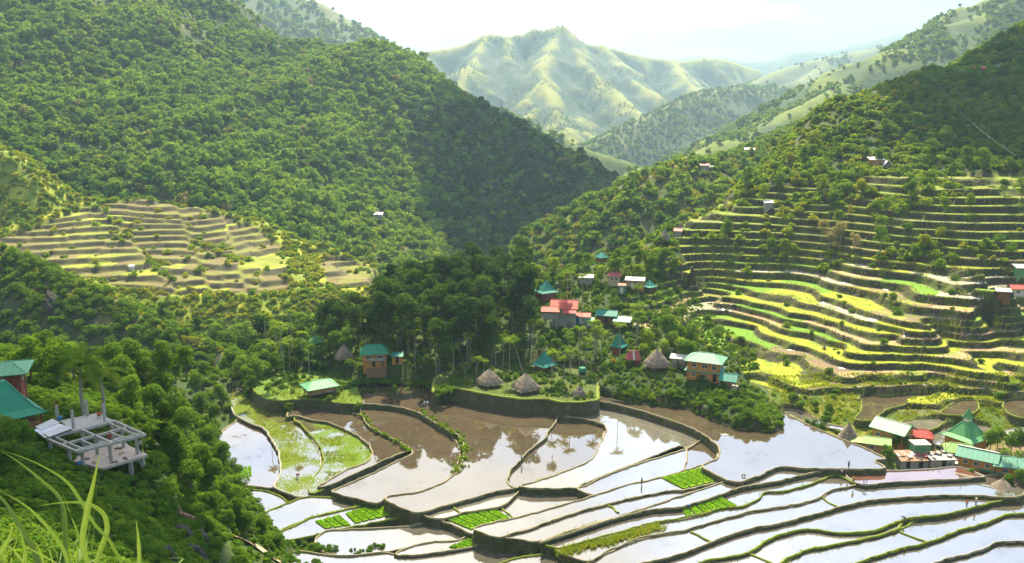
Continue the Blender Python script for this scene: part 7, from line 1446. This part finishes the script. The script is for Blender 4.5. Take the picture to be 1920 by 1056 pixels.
# ================================================================== LIGHT, SKY, AIR
SUN_EL, SUN_AZ = 50.0, 6.0       # degrees; azimuth clockwise from the view direction (+Y)
w = bpy.data.worlds.new('World'); scene.world = w; w.use_nodes = True
nt = w.node_tree; nt.nodes.clear()
out = nt.nodes.new('ShaderNodeOutputWorld')
sky = N(nt, 'ShaderNodeTexSky', sky_type='NISHITA', sun_disc=False); sky.sun_elevation = R(SUN_EL); sky.sun_rotation = R(SUN_AZ); sky.air_density = 1.0; sky.dust_density = 1.0
tc = N(nt, 'ShaderNodeTexCoord').outputs['Generated']
sep = N(nt, 'ShaderNodeSeparateXYZ', {0: tc})
zc = math_(nt, 'MAXIMUM', math_(nt, 'ADD', sep.outputs[2], 0.12), 0.03)
cv = N(nt, 'ShaderNodeCombineXYZ', {0: math_(nt, 'DIVIDE', sep.outputs[0], zc), 1: math_(nt, 'DIVIDE', sep.outputs[1], zc)}).outputs[0]
n1 = noise(nt, cv, 1.15, 7, 0.55); n2 = noise(nt, cv, 0.5, 3, 0.5)
cl = math_(nt, 'ADD', math_(nt, 'MULTIPLY', n1, 0.65), math_(nt, 'MULTIPLY', n2, 0.35))
# more open sky to the right and higher up, thick bright cloud low over the valley
open_ = math_(nt, 'MULTIPLY', math_(nt, 'MAXIMUM', sep.outputs[0], 0.0), 0.52)
cl = math_(nt, 'SUBTRACT', cl, open_)
low = ramp(nt, sep.outputs[2], [(0.10, 0.35), (0.30, 0.0)])
cover = ramp(nt, math_(nt, 'ADD', cl, low), [(0.40, 0.0), (0.52, 1.0)])
dk = ramp(nt, noise(nt, cv, 0.8, 6, 0.6), [(0.42, (1.0, 1.0, 1.0)), (0.6, (0.70, 0.70, 0.71))])
grey = math_(nt, 'MULTIPLY', ramp(nt, sep.outputs[0], [(0.04, 0.0), (0.22, 1.0)]), ramp(nt, noise(nt, cv, 0.75, 6, 0.6), [(0.42, 0.0), (0.50, 0.95)]))
front = ramp(nt, sep.outputs[1], [(0.0, 0.42), (0.75, 1.0)])
lift = ramp(nt, sep.outputs[2], [(0.03, 0.255), (0.24, 1.0)])
cloudc = mixc(nt, 1.0, mixc(nt, 1.0, dk, (9.4, 8.9, 8.2), 'MULTIPLY'), front, 'MULTIPLY'); cloudc = mixc(nt, 1.0, cloudc, lift, 'MULTIPLY')
cloudc = mixc(nt, grey, cloudc, (1.5, 1.5, 1.55))
skyc = mixc(nt, cover, mixc(nt, 1.0, sky.outputs[0], (1.25, 1.25, 1.25), 'MULTIPLY'), cloudc)
bg = N(nt, 'ShaderNodeBackground', {'Color': skyc, 'Strength': 0.1})
nt.links.new(bg.outputs[0], out.inputs[0])
sl = bpy.data.lights.new('sun', 'SUN'); sl.energy = 5.0; sl.angle = R(0.5); sl.color = (1.0, 0.86, 0.60)
so = bpy.data.objects.new('sun', sl); C.objects.link(so)
sd = Vector((math.sin(R(SUN_AZ)) * math.cos(R(SUN_EL)), math.cos(R(SUN_AZ)) * math.cos(R(SUN_EL)), math.sin(R(SUN_EL))))
so.rotation_euler = sd.to_track_quat('Z', 'Y').to_euler()
# unseen clouds added towards the sun to shade slope, mountain and right hillside
m, nt, o = mat('cloud_white'); p = N(nt, 'ShaderNodeBsdfDiffuse', {'Color': (0.9, 0.9, 0.9, 1)}); nt.links.new(p.outputs[0], o.inputs[0])
def cloud(S, rx, ry, seed, zc=620):
    t = (zc - S[2]) / sd.z; c = (S[0] + sd.x * t, S[1] + sd.y * t, zc)
    bm = bmesh.new(); bmesh.ops.create_icosphere(bm, subdivisions=5, radius=1.0); P = np.array([v.co[:] for v in bm.verts])
    n = fbm(P[:, 0] * 1.6 + seed * 3.1, P[:, 1] * 1.6 + P[:, 2] * 1.3, seed, 5); k = 1 + 0.55 * n
    for v, q, kk in zip(bm.verts, P, k): v.co = (q[0] * rx * kk, q[1] * ry * kk, q[2] * min(rx, ry) * 0.32 * kk)
    me = bpy.data.meshes.new('cloud'); bm.to_mesh(me); bm.free(); me.materials.append(m); me.polygons.foreach_set('use_smooth', [True] * len(me.polygons))
    o = link('cloud', me, loc=c); tag(o, kind='structure')
cloud((-62, 85, -40), 50, 26, 1)
cloud((10, 690, -60), 80, 110, 3); cloud((205, 375, -5), 60, 36, 4)
# haze
mb = MB(); mb.box((900, 3000, 20), (5600, 7600, 1080))
m, nt, o = mat('haze_air'); pv = N(nt, 'ShaderNodeVolumePrincipled', {'Color': (0.50, 0.76, 1.0, 1), 'Density': 0.00011, 'Anisotropy': 0.35}); nt.links.new(pv.outputs[0], o.inputs['Volume'])
hz = mb.build('haze', [m]); tag(hz, kind='stuff')
scene.view_settings.view_transform = 'Standard'; scene.view_settings.look = 'None'; scene.view_settings.exposure = 1.58; scene.view_settings.gamma = 1
scene.cycles.max_bounces = 5; scene.cycles.diffuse_bounces = 2; scene.cycles.glossy_bounces = 2; scene.cycles.transmission_bounces = 2; scene.cycles.volume_bounces = 0; scene.cycles.transparent_max_bounces = 4
scene.cycles.caustics_reflective = False; scene.cycles.caustics_refractive = False
